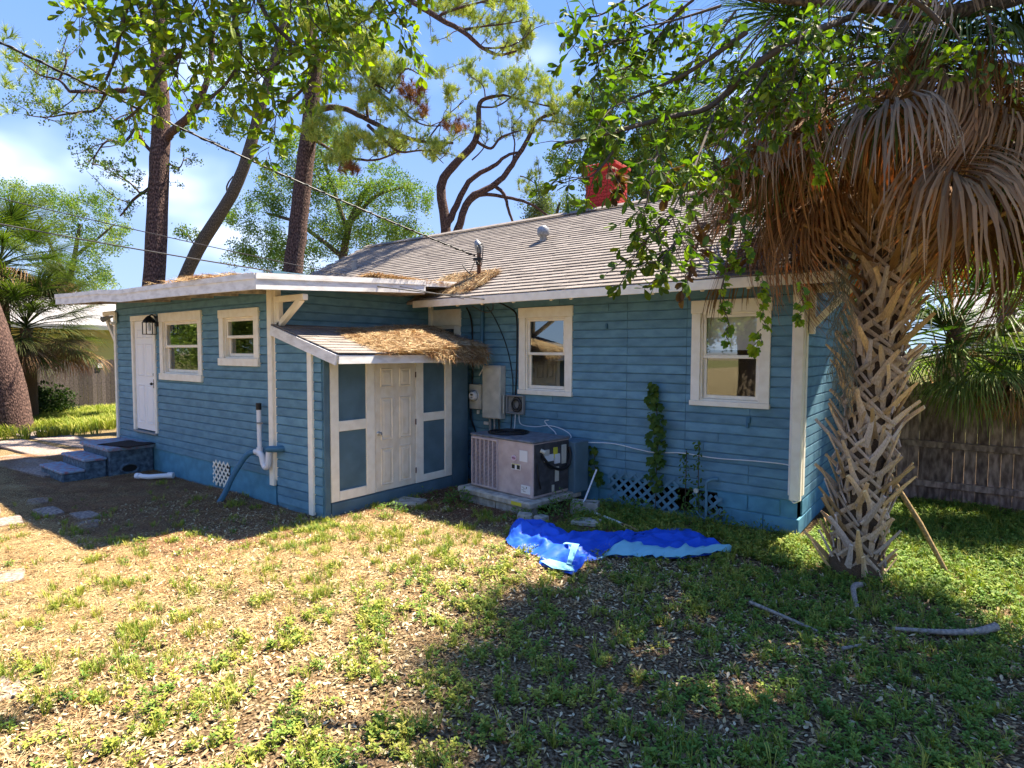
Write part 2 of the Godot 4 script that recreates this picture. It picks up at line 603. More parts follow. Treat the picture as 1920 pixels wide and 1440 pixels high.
# lapped boards as parts of a wall; top(u) gives a sloping upper edge
func siding(w: Node, u0: float, u1: float, y0: float, y1: float, op: Array, seams: Array, step := 0.131, top = null, seed_ := 1) -> void:
	var y := y0
	var row := 0
	while y < y1 - 0.02:
		var h := minf(step, y1 - y)
		var a := u0
		var b_ := u1
		if top != null:
			# the boards stop where the slope cuts them
			b_ = top.call(y + h * 0.6)
			b_ = minf(b_, u1)
		if b_ - a < 0.03:
			break
		for s in cut(a, b_, y + h * 0.55, op):
			var ends := [s[0]]
			for sm in seams:
				if (sm[1] < 0 or absi(row % 7 - sm[1]) == 0 or sm[1] == 99) and sm[0] > s[0] + 0.15 and sm[0] < s[1] - 0.15:
					ends.append(sm[0])
			var x: float = s[0] + rf(1.4, 4.2)
			while x < s[1] - 0.8:
				ends.append(x)
				x += rf(2.2, 4.5)
			ends.append(s[1])
			ends.sort()
			for i in ends.size() - 1:
				var e0: float = ends[i] + (0.0025 if i > 0 else 0.0)
				var e1: float = ends[i + 1] - (0.0025 if i < ends.size() - 2 else 0.0)
				if e1 - e0 < 0.01:
					continue
				var b := B.new()
				var j0 := rf(-0.0015, 0.0015)
				var j1 := j0 + rf(-0.0015, 0.0015)
				var n0 := 0.024 + rf(-0.001, 0.002)
				var yb := y - 0.008
				# wedge with a small worn lower lip
				# drop siding: flat face, then a cove that runs in under the next board
				var yt := y + h
				var p := [[yb + 0.009, n0 - 0.004], [yb + 0.013, n0], [yt - 0.018, n0 - 0.002], [yt - 0.010, 0.004], [yt + 0.004, 0.002]]
				for q in 4:
					b.quad(Vector3(e0, p[q][0] + j0, p[q][1]), Vector3(e0, p[q + 1][0] + j0, p[q + 1][1]), Vector3(e1, p[q + 1][0] + j1, p[q + 1][1]), Vector3(e1, p[q][0] + j1, p[q][1]))
				b.quad(Vector3(e0, p[0][0] + j0, 0.0), Vector3(e0, p[0][0] + j0, p[0][1]), Vector3(e1, p[0][0] + j1, p[0][1]), Vector3(e1, p[0][0] + j1, 0.0))
				b.quad(Vector3(e0, p[0][0], 0.0), Vector3(e0, p[3][0], 0.0), Vector3(e0, p[2][0], p[2][1]), Vector3(e0, p[0][0], p[0][1]))
				b.quad(Vector3(e1, p[0][0], p[0][1]), Vector3(e1, p[2][0], p[2][1]), Vector3(e1, p[3][0], 0.0), Vector3(e1, p[0][0], 0.0))
				put(b, "siding_board", M["blue_%d" % [0, 0, 1, 2, 3, 3][rng.randi() % 6]], w)
		y += step
		row += 1

# a sash window inside its painted casing; local wall axes, outer casing u0..u1, y0..y1
func window(house: Node, xf: Transform3D, u0: float, u1: float, y0: float, y1: float, side: float, head: float, sill: float, meet: float, label := "", cap := 0.02) -> Node3D:
	var w := node("window", house)
	w.transform = xf
	if label != "":
		w.set_meta("label", label)
	var wt: Material = M["white_trim"]
	var c := B.new()
	c.bev(Vector3(u0 + side * 0.5, (y0 + sill + y1 - head) * 0.5, 0.024), Vector3(side, y1 - head - y0 - sill - 0.002, 0.044), 0.004)
	c.bev(Vector3(u1 - side * 0.5, (y0 + sill + y1 - head) * 0.5, 0.024), Vector3(side, y1 - head - y0 - sill - 0.002, 0.044), 0.004)
	put(c, "casing", wt, w)
	var hd := B.new()
	hd.bev(Vector3((u0 + u1) * 0.5, y1 - head * 0.5, 0.028), Vector3(u1 - u0 + cap, head, 0.052), 0.005)
	put(hd, "head_casing", wt, w)
	var sl := B.new()
	sl.bev(Vector3((u0 + u1) * 0.5, y0 + sill * 0.5, 0.034), Vector3(u1 - u0 + cap, sill, 0.066), 0.005)
	put(sl, "sill", wt, w)
	var a := u0 + side
	var b := u1 - side
	var lo := y0 + sill
	var hi := y1 - head
	# jamb lining
	var j := B.new()
	j.box(Vector3(a + 0.012, (lo + hi) * 0.5, -0.045), Vector3(0.024, hi - lo, 0.11))
	j.box(Vector3(b - 0.012, (lo + hi) * 0.5, -0.045), Vector3(0.024, hi - lo, 0.11))
	j.box(Vector3((a + b) * 0.5, hi - 0.012, -0.047), Vector3(b - a - 0.05, 0.024, 0.11))
	j.box(Vector3((a + b) * 0.5, lo + 0.012, -0.043), Vector3(b - a - 0.05, 0.024, 0.11))
	put(j, "jamb", wt, w)
	a += 0.026
	b -= 0.026
	lo += 0.026
	hi -= 0.026
	var mid := lerpf(lo, hi, meet)
	for k in 2:
		var l := lo if k == 0 else mid - 0.018
		var h := mid + 0.018 if k == 0 else hi
		var z := -0.062 if k == 0 else -0.022
		var r := 0.042 if k == 0 else 0.038
		var s := B.new()
		s.bev(Vector3(a + r * 0.5, (l + h) * 0.5, z), Vector3(r, h - l, 0.034), 0.004)
		s.bev(Vector3(b - r * 0.5, (l + h) * 0.5, z), Vector3(r, h - l, 0.034), 0.004)
		s.bev(Vector3((a + b) * 0.5, h - r * 0.45, z + 0.001), Vector3(b - a - r * 2.0 + 0.004, r * 0.9, 0.036), 0.004)
		s.bev(Vector3((a + b) * 0.5, l + r * 0.6, z + 0.001), Vector3(b - a - r * 2.0 + 0.004, r * 1.2, 0.036), 0.004)
		put(s, ["lower_sash", "upper_sash"][k], wt, w)
		var p := B.new()
		p.face([Vector3(a + r, l + r, z), Vector3(b - r, l + r, z), Vector3(b - r, h - r * 0.9, z), Vector3(a + r, h - r * 0.9, z)], Vector3.BACK)
		put(p, "pane", M.glass, w)
	return w

const SLOPE := 0.5325
const EAVE_Y := 3.24
const EAVE_Z := 0.62
const RIDGE_Z := -3.5

func roof_y(z: float) -> float:
	return EAVE_Y + SLOPE * (EAVE_Z - z) if z > RIDGE_Z else EAVE_Y + SLOPE * (EAVE_Z - 2.0 * RIDGE_Z + z)

func make_house() -> void:
	var h := thing("house", "single storey blue clapboard house with white trim, brown shingle roof and flat roofed rear wing", "house")
	var front := facing(Vector3(0, 0, 0), Vector3.BACK)
	var wing := facing(Vector3(0, 0, 3.233), Vector3.BACK)
	var wside := facing(Vector3(-6.52, 0, 0), Vector3.RIGHT)
	var right := facing(Vector3(0, 0, 0), Vector3.RIGHT)
	var w3 := [-1.397, -0.362, 1.587, 3.025]
	var w2 := [-4.38, -3.328, 1.607, 3.054]
	var w4 := [-6.44, -5.72, 1.60, 3.10]
	var w1 := [-10.36, -8.715, 1.778, 3.008]
	var w0 := [-8.10, -6.89, 2.077, 2.976]
	var dr := [-11.655, -10.547, 0.736, 3.0]
	var hole := func(w: Array, s: float) -> Array: return [w[0] + s, w[1] - s, w[2] + s * 0.7, w[3] - s]
	# --- foundation of painted blocks
	var f := wall(h, "foundation", front, -6.5, 0.0, -0.3, 0.44, [[-2.62, -0.93, 0.02, 0.40]], M.blue_masonry, 0.19)
	var col := 0
	for row in 2:
		var x := 0.0 - (0.2 if row == 1 else 0.0)
		while x > -6.3:
			var x0 := maxf(x - 0.395, -6.48)
			var y0 := row * 0.215 + 0.006
			if not (x - 0.02 < -0.93 + 0.3 and x0 > -2.75 and x0 < -0.9):
				var b := B.new()
				b.bev(Vector3((x + x0) * 0.5 + rf(-0.002, 0.002), y0 + 0.10, 0.008 + rf(-0.003, 0.004)), Vector3(x - x0, 0.203, 0.03), 0.007)
				put(b, "block", M.blue_masonry, f)
			x -= 0.405
			col += 1
	var fs := wall(h, "foundation", right, 0.003, 7.197, -0.3, 0.44, [], M.blue_masonry, 0.19)
	for row in 2:
		var x := -0.02 + 0.2 * row
		while x < 6.8:
			var b := B.new()
			b.bev(Vector3(x + 0.197, row * 0.215 + 0.106, 0.008 + rf(-0.002, 0.003)), Vector3(0.395, 0.203, 0.03), 0.007)
			put(b, "block", M.blue_masonry, fs)
			x += 0.405
	wall(h, "foundation", wing, -12.53, -6.54, -0.3, 0.44, [[-8.42, -7.9, 0.1, 0.42]], M.blue_masonry, 0.19)
	wall(h, "foundation", facing(Vector3(-12.53, 0, 0), Vector3.LEFT), -7.2, 3.2, -0.3, 0.44, [], M.blue_masonry, 0.19)
	wall(h, "foundation", facing(Vector3(0, 0, -7.2), Vector3.FORWARD), 0.0, 12.5, -0.3, 0.44, [], M.blue_masonry, 0.19)
	wall(h, "foundation", facing(Vector3(-6.52, 0, 0), Vector3.RIGHT), -3.2, 0.0, -0.3, 0.44, [], M.blue_masonry, 0.19)
	# --- walls
	var ops := [hole.call(w3, 0.09), hole.call(w2, 0.09), hole.call(w4, 0.08)]
	var mw := wall(h, "main_wall", front, -12.5, 0.0, 0.44, 3.36, ops, M.blue_0)
	siding(mw, -6.5, -0.004, 0.44, 3.34, ops, [[-2.38, -1], [-1.47, -1], [-0.6, 1], [-0.6, 2]])
	var wops := [hole.call(w1, 0.09), hole.call(w0, 0.09), [dr[0] + 0.06, dr[1] - 0.06, dr[2], dr[3] - 0.06]]
	var ww := wall(h, "wing_wall", wing, -12.52, -6.52, 0.44, 3.34, wops, M.blue_0)
	siding(ww, -12.50, -6.54, 0.43, 3.2, wops, [[-9.2, 3]])
	var ws := wall(h, "wing_side_wall", wside, -3.23, 0.0, 0.44, 3.5, [], M.blue_0)
	siding(ws, -3.2, -0.03, 0.44, 3.42, [], [])
	var rw := wall(h, "side_wall", right, 0.003, 7.197, 0.44, 3.36, [], M.blue_0)
	siding(rw, 0.01, 7.18, 0.44, 3.36, [], [])
	wall(h, "rear_wall", facing(Vector3(0, 0, -7.2), Vector3.FORWARD), 0.0, 12.5, 0.44, 3.36, [], M.blue_1)
	wall(h, "side_wall", facing(Vector3(-12.52, 0, 0), Vector3.LEFT), -7.2, 3.23, 0.44, 3.36, [], M.blue_1)
	# gable ends
	for e in 2:
		var gx := [-0.05, -12.47][e] as float
		var gb := B.new()
		var ring := [Vector3(gx, 3.36, 0), Vector3(gx, 3.36, -7.2), Vector3(gx, roof_y(-7.15) - 0.1, -7.15), Vector3(gx, roof_y(-3.5) - 0.12, -3.5), Vector3(gx, roof_y(-0.05) - 0.1, -0.05)]
		for s in [-0.05, 0.05]:
			for k in range(1, 4):
				var q := [ring[0] + Vector3(s, 0, 0), ring[k] + Vector3(s, 0, 0), ring[k + 1] + Vector3(s, 0, 0)]
				if (s > 0) == ((q[2] - q[0]).cross(q[1] - q[0]).x > 0):
					gb.tri(q[0], q[1], q[2])
				else:
					gb.tri(q[0], q[2], q[1])
		var g := put(gb, "gable", M.blue_0, h)
		if e == 0:
			var y := 3.4
			while y < 5.1:
				var zz := (EAVE_Y + SLOPE * EAVE_Z - y - 0.15) / SLOPE
				var b := B.new()
				b.box(Vector3(0.012, y + 0.06, -3.5), Vector3(0.02, 0.128, (3.5 + zz) * 2.0))
				put(b, "siding_board", M["blue_%d" % (rng.randi() % 4)], g)
				y += 0.131
	# ceiling and floor keep the rooms closed
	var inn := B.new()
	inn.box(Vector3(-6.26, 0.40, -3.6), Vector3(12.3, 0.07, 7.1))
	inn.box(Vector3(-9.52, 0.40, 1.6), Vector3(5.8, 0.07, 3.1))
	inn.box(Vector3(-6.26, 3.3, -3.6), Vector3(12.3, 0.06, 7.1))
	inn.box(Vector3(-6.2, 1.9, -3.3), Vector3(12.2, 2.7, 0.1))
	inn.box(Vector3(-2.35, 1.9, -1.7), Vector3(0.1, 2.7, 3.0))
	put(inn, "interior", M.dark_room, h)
	# --- main roof: deck, shingle courses, fascia, rafter tails
	var deck := B.new()
	var t := 0.055
	for s in [[EAVE_Z, RIDGE_Z], [RIDGE_Z, 2.0 * RIDGE_Z - EAVE_Z]]:
		var q := []
		for dy in [-t - 0.02, -0.02]:
			for p in [[-12.75, s[0]], [0.52, s[0]], [0.52, s[1]], [-12.75, s[1]]]:
				q.append(Vector3(p[0], roof_y(p[1]) + dy, p[1]))
		deck.hull8(q)
	var dk := put(deck, "main_roof", M.soffit, h)
	shingles(dk, h)
	var rake := B.new()
	rake.beam(Vector3(0.535, roof_y(EAVE_Z) - 0.07, EAVE_Z + 0.0), Vector3(0.535, roof_y(RIDGE_Z) - 0.07, RIDGE_Z), 0.03, 0.13)
	rake.beam(Vector3(0.535, roof_y(-7.5) - 0.07, -7.5), Vector3(0.535, roof_y(RIDGE_Z) - 0.07, RIDGE_Z), 0.03, 0.13)
	put(rake, "rake_board", M.white_trim, h)
	var rk2 := B.new()
	rk2.beam(Vector3(-12.77, roof_y(EAVE_Z) - 0.07, EAVE_Z), Vector3(-12.77, roof_y(RIDGE_Z) - 0.07, RIDGE_Z), 0.03, 0.13)
	put(rk2, "rake_board", M.white_trim, h)
	var fa := B.new()
	fa.bev(Vector3(-2.9, EAVE_Y - 0.075, EAVE_Z + 0.012), Vector3(6.86, 0.125, 0.025), 0.004)
	put(fa, "fascia", M.white_trim, h)
	var fa2 := B.new()
	fa2.bev(Vector3(-6.1, EAVE_Y - 0.075, -7.5), Vector3(13.2, 0.125, 0.025), 0.004)
	put(fa2, "fascia", M.white_trim, h)
	for x in [-5.97, -5.3, -4.75, -4.1, -3.38, -3.03, -2.38, -1.75, -1.07, -0.5]:
		var b := B.new()
		var z0 := 0.59
		var s0 := roof_y(0.0) - 0.10
		b.beam(Vector3(x, s0 - 0.05, 0.0), Vector3(x, roof_y(z0) - 0.125, z0), 0.045, 0.095)
		put(b, "rafter_tail", M.white_trim, h)
	# --- trim boards
	var cb := B.new()
	cb.bev(Vector3(-0.045, 1.87, 0.03), Vector3(0.12, 2.72, 0.055), 0.006)
	cb.bev(Vector3(0.03, 1.87, -0.046), Vector3(0.055, 2.72, 0.10), 0.006)
	put(cb, "corner_board", M.white_trim, h)
	var wc := B.new()
	wc.bev(Vector3(-6.565, 1.76, 3.263), Vector3(0.115, 2.92, 0.055), 0.006)
	wc.bev(Vector3(-6.48, 1.80, 3.2), Vector3(0.05, 2.84, 0.10), 0.006)
	put(wc, "corner_board", M.white_trim, h)
	var wl := B.new()
	wl.bev(Vector3(-12.49, 1.78, 3.263), Vector3(0.09, 2.72, 0.055), 0.006)
	put(wl, "corner_board", M.white_trim, h)
	var wr := B.new()
	wr.bev(Vector3(-6.455, 2.3, 0.06), Vector3(0.07, 2.1, 0.08), 0.006)
	put(wr, "corner_board", M.white_trim, h)
	# --- brackets under the overhangs
	var br := B.new()
	br.bev(Vector3(-6.12, 3.075, 3.2), Vector3(0.72, 0.085, 0.085), 0.006)
	br.beam(Vector3(-5.86, 3.05, 3.2), Vector3(-6.42, 2.69, 3.2), 0.075, 0.075)
	br.bev(Vector3(-6.42, 2.85, 3.2), Vector3(0.07, 0.38, 0.075), 0.006)
	put(br, "bracket", M.white_trim, h)
	var bl := B.new()
	bl.bev(Vector3(-12.9, 3.11, 3.2), Vector3(0.72, 0.085, 0.085), 0.006)
	bl.beam(Vector3(-13.2, 3.08, 3.2), Vector3(-12.58, 2.45, 3.2), 0.075, 0.075)
	put(bl, "bracket", M.white_trim, h)
	var bg := B.new()
	bg.bev(Vector3(0.28, 3.10, -0.07), Vector3(0.5, 0.085, 0.085), 0.006)
	bg.beam(Vector3(0.50, 3.08, -0.07), Vector3(0.09, 2.64, -0.07), 0.07, 0.07)
	bg.bev(Vector3(0.10, 2.86, -0.07), Vector3(0.06, 0.62, 0.09), 0.006)
	put(bg, "bracket", M.white_trim, h)
	# --- windows and door
	window(h, front, w3[0], w3[1], w3[2], w3[3], 0.125, 0.175, 0.07, 0.50, "right hand window of two panes with deep white casing")
	window(h, front, w2[0], w2[1], w2[2], w2[3], 0.13, 0.17, 0.075, 0.50, "middle window with a worn white casing and dark panes")
	window(h, front, w4[0], w4[1], w4[2], w4[3], 0.14, 0.30, 0.08, 0.45, "narrow window half hidden behind the shed roof")
	window(h, wing, w1[0], w1[1], w1[2], w1[3], 0.13, 0.16, 0.12, 0.52, "wide window beside the white back door")
	window(h, wing, w0[0], w0[1], w0[2], w0[3], 0.14, 0.13, 0.12, 0.52, "small window at the wing corner")
	var bd := B.new()
	bd.box(Vector3(-0.86, 2.66, -0.13), Vector3(0.74, 0.62, 0.004))
	put(bd, "blind", M.blind, h)
	door_back(h, wing, dr)
	wing_roof(h)
	chimney(h)
	# roof vents and the mast flashing
	for p in [[-5.18, -1.83, 0], [-10.82, -1.56, 1], [-11.6, 1.2, 2]]:
		var vb := B.new()
		var y := roof_y(p[1]) if p[2] < 2 else 3.48
		if p[2] == 0:
			vb.tube([Vector3(p[0], y - 0.05, p[1]), Vector3(p[0], y + 0.10, p[1]), Vector3(p[0], y + 0.11, p[1]), Vector3(p[0], y + 0.25, p[1]), Vector3(p[0], y + 0.30, p[1])], [0.075, 0.07, 0.125, 0.12, 0.04], 12)
		else:
			vb.tube([Vector3(p[0], y - 0.1, p[1]), Vector3(p[0], y + 0.2, p[1]), Vector3(p[0], y + 0.205, p[1]), Vector3(p[0], y + 0.24, p[1])], [0.07, 0.07, 0.085, 0.08], 10)
		put(vb, "roof_vent", M.galvanised if p[2] < 1 else M.grey_side, h)
	# small fittings screwed to the boards
	for p in [[-0.61, 1.43, 0.05], [-2.72, 2.71, 0.03], [-0.62, 1.36, 0.03]]:
		var sb := B.new()
		sb.bev(Vector3(p[0], p[1], 0.035), Vector3(p[2], 0.08, 0.05), 0.006)
		put(sb, "wall_fitting", M.blue_pipe, h)

func shingles(dk: Node, h: Node) -> void:
	var along := Vector3(0, -SLOPE, 1).normalized()
	var up := Vector3(0, 1, SLOPE).normalized()
	var bs := Basis(Vector3.RIGHT, up, along)
	var len := Vector2(EAVE_Z - RIDGE_Z, SLOPE * (EAVE_Z - RIDGE_Z)).length()
	var step := 0.142
	var meshes := []
	for k in 5:
		var b := B.new()
		var w := 0.148
		b.hull8([Vector3(-w, -0.004, 0.03), Vector3(w, -0.004, 0.03), Vector3(w, -0.02, -0.15), Vector3(-w, -0.02, -0.15), Vector3(-w, 0.016, 0.03), Vector3(w, 0.016, 0.03), Vector3(w, -0.006, -0.15), Vector3(-w, -0.006, -0.15)])
		meshes.append(b.mesh(M["shingle_%d" % k]))
	var all := []
	var rows := int(len / step)
	for r in rows + 1:
		var d := len - r * step
		var org := Vector3(0, roof_y(RIDGE_Z), RIDGE_Z) + along * (d - 0.02)
		var x := 0.5 - [0.0, 0.15, 0.08, 0.22][r % 4] as float
		while x > -12.75:
			var p := org + Vector3(x - 0.15 + rf(-0.003, 0.003), 0, 0) + up * rf(0.0, 0.004) + along * rf(-0.006, 0.006)
			# the wing roof covers what lies behind it
			if not (p.x < -6.1 and p.z > 0.15):
				all.append([p.distance_to(EYE), p, rng.randi() % 5, rf(-0.012, 0.012)])
			x -= 0.302
	all.sort_custom(func(a, b): return a[0] < b[0])
	var rest := [[], [], [], [], []]
	for i in all.size():
		var xf := Transform3D(bs * Basis(Vector3.RIGHT, all[i][3]), all[i][1])
		if i < 299:
			put_mesh(meshes[all[i][2]], "shingle", dk, xf)
		else:
			rest[all[i][2]].append(xf)
	# the far slope and the rest of the courses in joined fields
	var shared := B.new()
	var prints := [0.315, 0.272, 0.347, 0.297, 0.328]
	for k in 5:
		var g: float = prints[k]
		shared.col = Color(g, g * 0.873, g * 0.794)
		for xf in rest[k]:
			var w := 0.148
			var q := []
			for c in [Vector3(-w, -0.004, 0.03), Vector3(w, -0.004, 0.03), Vector3(w, -0.02, -0.15), Vector3(-w, -0.02, -0.15), Vector3(-w, 0.016, 0.03), Vector3(w, 0.016, 0.03), Vector3(w, -0.006, -0.15), Vector3(-w, -0.006, -0.15)]:
				q.append(xf * c)
			shared.hull8(q)
	var sm := tinted("shingle_field", 0.95)
	sm.uv1_triplanar = true
	sm.uv1_world_triplanar = true
	sm.uv1_scale = Vector3.ONE * 1.2
	sm.albedo_texture = M.shingle_0.albedo_texture
	sm.metallic_specular = 0.2
	kind(put(shared, "shingle_field", sm, h), "stuff")
	var cap := B.new()
	var x := -12.7
	while x < 0.5:
		cap.box(Vector3(x + 0.14, roof_y(RIDGE_Z) + 0.012 + rf(0, 0.006), RIDGE_Z + 0.08), Vector3(0.29, 0.016, 0.17), Basis(Vector3.RIGHT, atan(SLOPE)))
		x += 0.3
	var back := B.new()
	back.box(Vector3(-6.1, (roof_y(-5.5)) + 0.02, -5.5), Vector3(13.25, 0.03, 4.5), Basis(Vector3.RIGHT, -atan(SLOPE)))
	put(back, "rear_slope", M.shingle_1, h)
	kind(put(cap, "ridge_cap", M.shingle_3, h), "stuff")

func wing_top(x: float, z: float) -> float:
	var base := 3.31 + (3.95 - z) * 0.066
	var p := [[-13.7, 0.175], [-12.4, 0.135], [-11.2, 0.115], [-10.2, 0.055], [-8.6, 0.045], [-7.2, 0.025], [-5.6, 0.0]]
	for i in p.size() - 1:
		if x <= p[i + 1][0]:
			return base + lerpf(p[i][1], p[i + 1][1], (x - p[i][0]) / (p[i + 1][0] - p[i][0]))
	return base

func wing_roof(h: Node) -> void:
	var xs := [-13.66, -13.0, -12.4, -11.8, -11.2, -10.7, -10.2, -9.4, -8.6, -7.9, -7.2, -6.4, -5.72]
	var top := B.new()
	var rt := []
	var rb := []
	for z in [3.93, 3.0, 2.0, 1.0, 0.2, -0.25, -0.8]:
		var a := []
		var b := []
		for x in xs:
			a.append(Vector3(x, wing_top(x, z), z))
			b.append(Vector3(x, wing_top(x, z) - 0.11, z))
		rt.append(a)
		b.reverse()
		rb.append(b)
	top.rows(rt)
	top.rows(rb)
	put(top, "wing_roof", M.shingle_1, h)
	for i in xs.size() - 1:
		if i % 4 != 0:
			continue
		var j := mini(i + 4, xs.size() - 1)
		# front fascia in lengths, with a drip strip above
		var b := B.new()
		for k in range(i, j):
			var x0: float = xs[k]
			var x1: float = xs[k + 1] - (0.004 if k == j - 1 else 0.0)
			for s in [[-0.20, -0.062, 0.022, 0.0], [-0.064, 0.012, 0.036, 0.0]]:
				var q := []
				for dy in [s[0], s[1]]:
					for p in [[x0, 3.94 + s[2]], [x1, 3.94 + s[2]], [x1, 3.93], [x0, 3.93]]:
						q.append(Vector3(p[0], wing_top(p[0], 3.95) + dy, p[1]))
				b.hull8(q)
		put(b, "fascia", M.fascia_paint, h)
	var sf := B.new()
	for s in [[-0.20, -0.062, 0.022], [-0.064, 0.012, 0.036]]:
		var q := []
		for dy in [s[0], s[1]]:
			for p in [[-5.72, 3.965], [-5.72 + s[2], 3.965], [-5.72 + s[2], 0.93], [-5.72, 0.93]]:
				q.append(Vector3(p[0], wing_top(-5.7, p[1]) + dy, p[1]))
		sf.hull8(q)
	put(sf, "fascia", M.fascia_paint, h)
	var ch := B.new()
	var q2 := []
	for dy in [-0.09, 0.01]:
		for p in [[-5.74, 0.92], [-5.705, 0.92], [-5.705, -0.1], [-5.74, -0.1]]:
			q2.append(Vector3(p[0], wing_top(-5.7, p[1]) + dy, p[1]))
	ch.hull8(q2)
	put(ch, "fascia", M.fascia_paint, h)
	for x in [-13.2, -12.4, -11.5, -10.7, -9.9, -9.1, -8.3, -7.5, -6.7]:
		var b := B.new()
		b.beam(Vector3(x, wing_top(x, 3.9) - 0.165, 3.9), Vector3(x, wing_top(x, 3.26) - 0.165, 3.26), 0.045, 0.09)
		put(b, "rafter_tail", M.soffit, h)
	var sl := B.new()
	sl.beam(Vector3(-6.1, wing_top(-6, 2.2) - 0.16, 3.85), Vector3(-6.1, wing_top(-6, 2.2) - 0.13, 0.9), 0.7, 0.02)
	put(sl, "soffit", M.soffit, h)

func door_back(h: Node, xf: Transform3D, d: Array) -> void:
	var n := node("door", h)
	n.transform = xf
	n.set_meta("label", "white panelled back door above the blue steps")
	var c := B.new()
	var w := 0.085
	c.bev(Vector3(d[0] + w * 0.5, (d[2] + d[3] - 0.1) * 0.5, 0.024), Vector3(w, d[3] - d[2] - 0.1, 0.05), 0.004)
	c.bev(Vector3(d[1] - w * 0.5, (d[2] + d[3] - 0.1) * 0.5, 0.024), Vector3(w, d[3] - d[2] - 0.1, 0.05), 0.004)
	c.bev(Vector3((d[0] + d[1]) * 0.5, d[3] - 0.05, 0.026), Vector3(d[1] - d[0] + 0.02, 0.1, 0.056), 0.004)
	put(c, "casing", M.white_trim, n)
	var s := B.new()
	var a: float = d[0] + w + 0.004
	var b: float = d[1] - w - 0.004
	s.bev(Vector3((a + b) * 0.5, (d[2] + d[3] - 0.1) * 0.5 + 0.01, -0.012), Vector3(b - a, d[3] - d[2] - 0.13, 0.045), 0.004)
	put(s, "leaf", M.white_door, n)
	for p in [[0.25, 0.84, 0.34, 0.92], [0.25, 0.5, 0.34, 0.79], [0.25, 0.07, 0.34, 0.42]]:
		for k in 2:
			var m := B.new()
			var cx := lerpf(a, b, 0.29 + 0.42 * k)
			var y0: float = lerpf(d[2], d[3] - 0.1, p[1])
			var y1: float = lerpf(d[2], d[3] - 0.1, p[3])
			panel(m, cx, (y0 + y1) * 0.5, 0.30, y1 - y0, 0.0115)
			put(m, "panel", M.white_door, n)
	var th := B.new()
	th.bev(Vector3((a + b) * 0.5, d[2] - 0.02, 0.02), Vector3(b - a + 0.1, 0.035, 0.09), 0.005)
	put(th, "threshold", M.grey_side, n)
	var kn := B.new()
	kn.tube([Vector3(b - 0.07, 1.68, 0.01), Vector3(b - 0.07, 1.68, 0.05), Vector3(b - 0.07, 1.68, 0.055), Vector3(b - 0.07, 1.68, 0.085)], [0.012, 0.012, 0.03, 0.02], 10)
	kn.bev(Vector3(b - 0.07, 1.68, 0.014), Vector3(0.06, 0.17, 0.012), 0.004)
	put(kn, "handle", M.black_metal, n)
	var db := B.new()
	db.tube([Vector3(b - 0.07, 1.86, 0.01), Vector3(b - 0.07, 1.86, 0.03)], [0.03, 0.027], 12)
	put(db, "deadbolt", M.steel, n)

# a raised door panel: moulding ring and a field with sloped sides
func panel(b: B, x: float, y: float, w: float, h: float, z: float) -> void:
	var hw := w * 0.5
	var hh := h * 0.5
	var prof := [[0.0, 0.0], [0.010, 0.014], [0.026, 0.001], [0.065, 0.013]]
	for k in prof.size() - 1:
		var i0: float = prof[k][0]
		var i1: float = prof[k + 1][0]
		var z0: float = z + prof[k][1]
		var z1: float = z + prof[k + 1][1]
		var o := [Vector3(x - hw + i0, y - hh + i0, z0), Vector3(x + hw - i0, y - hh + i0, z0), Vector3(x + hw - i0, y + hh - i0, z0), Vector3(x - hw + i0, y + hh - i0, z0)]
		var q := [Vector3(x - hw + i1, y - hh + i1, z1), Vector3(x + hw - i1, y - hh + i1, z1), Vector3(x + hw - i1, y + hh - i1, z1), Vector3(x - hw + i1, y + hh - i1, z1)]
		for e in 4:
			b.face([o[e], o[(e + 1) % 4], q[(e + 1) % 4], q[e]], Vector3.BACK)
	var l: float = prof[3][0]
	b.face([Vector3(x - hw + l, y - hh + l, z + 0.013), Vector3(x + hw - l, y - hh + l, z + 0.013), Vector3(x + hw - l, y + hh - l, z + 0.013), Vector3(x - hw + l, y + hh - l, z + 0.013)], Vector3.BACK)

func chimney(h: Node) -> void:
	var x0 := -5.5
	var z0 := -4.35
	var b := B.new()
	b.box(Vector3(x0 + 0.36, 5.55, z0), Vector3(0.70, 1.9, 0.62))
	var c := put(b, "chimney", M.mortar_red, h)
	var y := 5.42
	var row := 0
	while y < 6.5:
		for s in 2:
			var x := x0 - (0.11 if row % 2 else 0.0)
			while x < x0 + 0.72:
				var a := maxf(x, x0 - 0.005)
				var e := minf(x + 0.205, x0 + 0.725)
				if e - a > 0.05:
					var k := B.new()
					k.bev(Vector3((a + e) * 0.5, y + 0.032, z0 + (0.31 if s == 0 else -0.31) + rf(-0.002, 0.003)), Vector3(e - a, 0.064, 0.03), 0.004)
					put(k, "brick", M.brick_red, c)
				x += 0.217
		for s in 2:
			var z := z0 - 0.31 + (0.1 if row % 2 else 0.0)
			while z < z0 + 0.28:
				var e2 := minf(z + 0.2, z0 + 0.31)
				if e2 - z > 0.05:
					var k2 := B.new()
					k2.bev(Vector3(x0 + (0.715 if s == 0 else 0.005) + rf(-0.002, 0.002), y + 0.032, (z + e2) * 0.5), Vector3(0.03, 0.064, e2 - z), 0.004)
					put(k2, "brick", M.brick_red, c)
				z += 0.212
		y += 0.075
		row += 1
	var cp := B.new()
	cp.bev(Vector3(x0 + 0.36, 6.56, z0), Vector3(0.85, 0.09, 0.78), 0.015)
	put(cp, "chimney_cap", M.brick_red, c)
	var fl := B.new()
	fl.box(Vector3(x0 + 0.36, 5.30, z0 + 0.1), Vector3(0.76, 0.2, 0.56))
	put(fl, "flashing", M.galvanised, c)

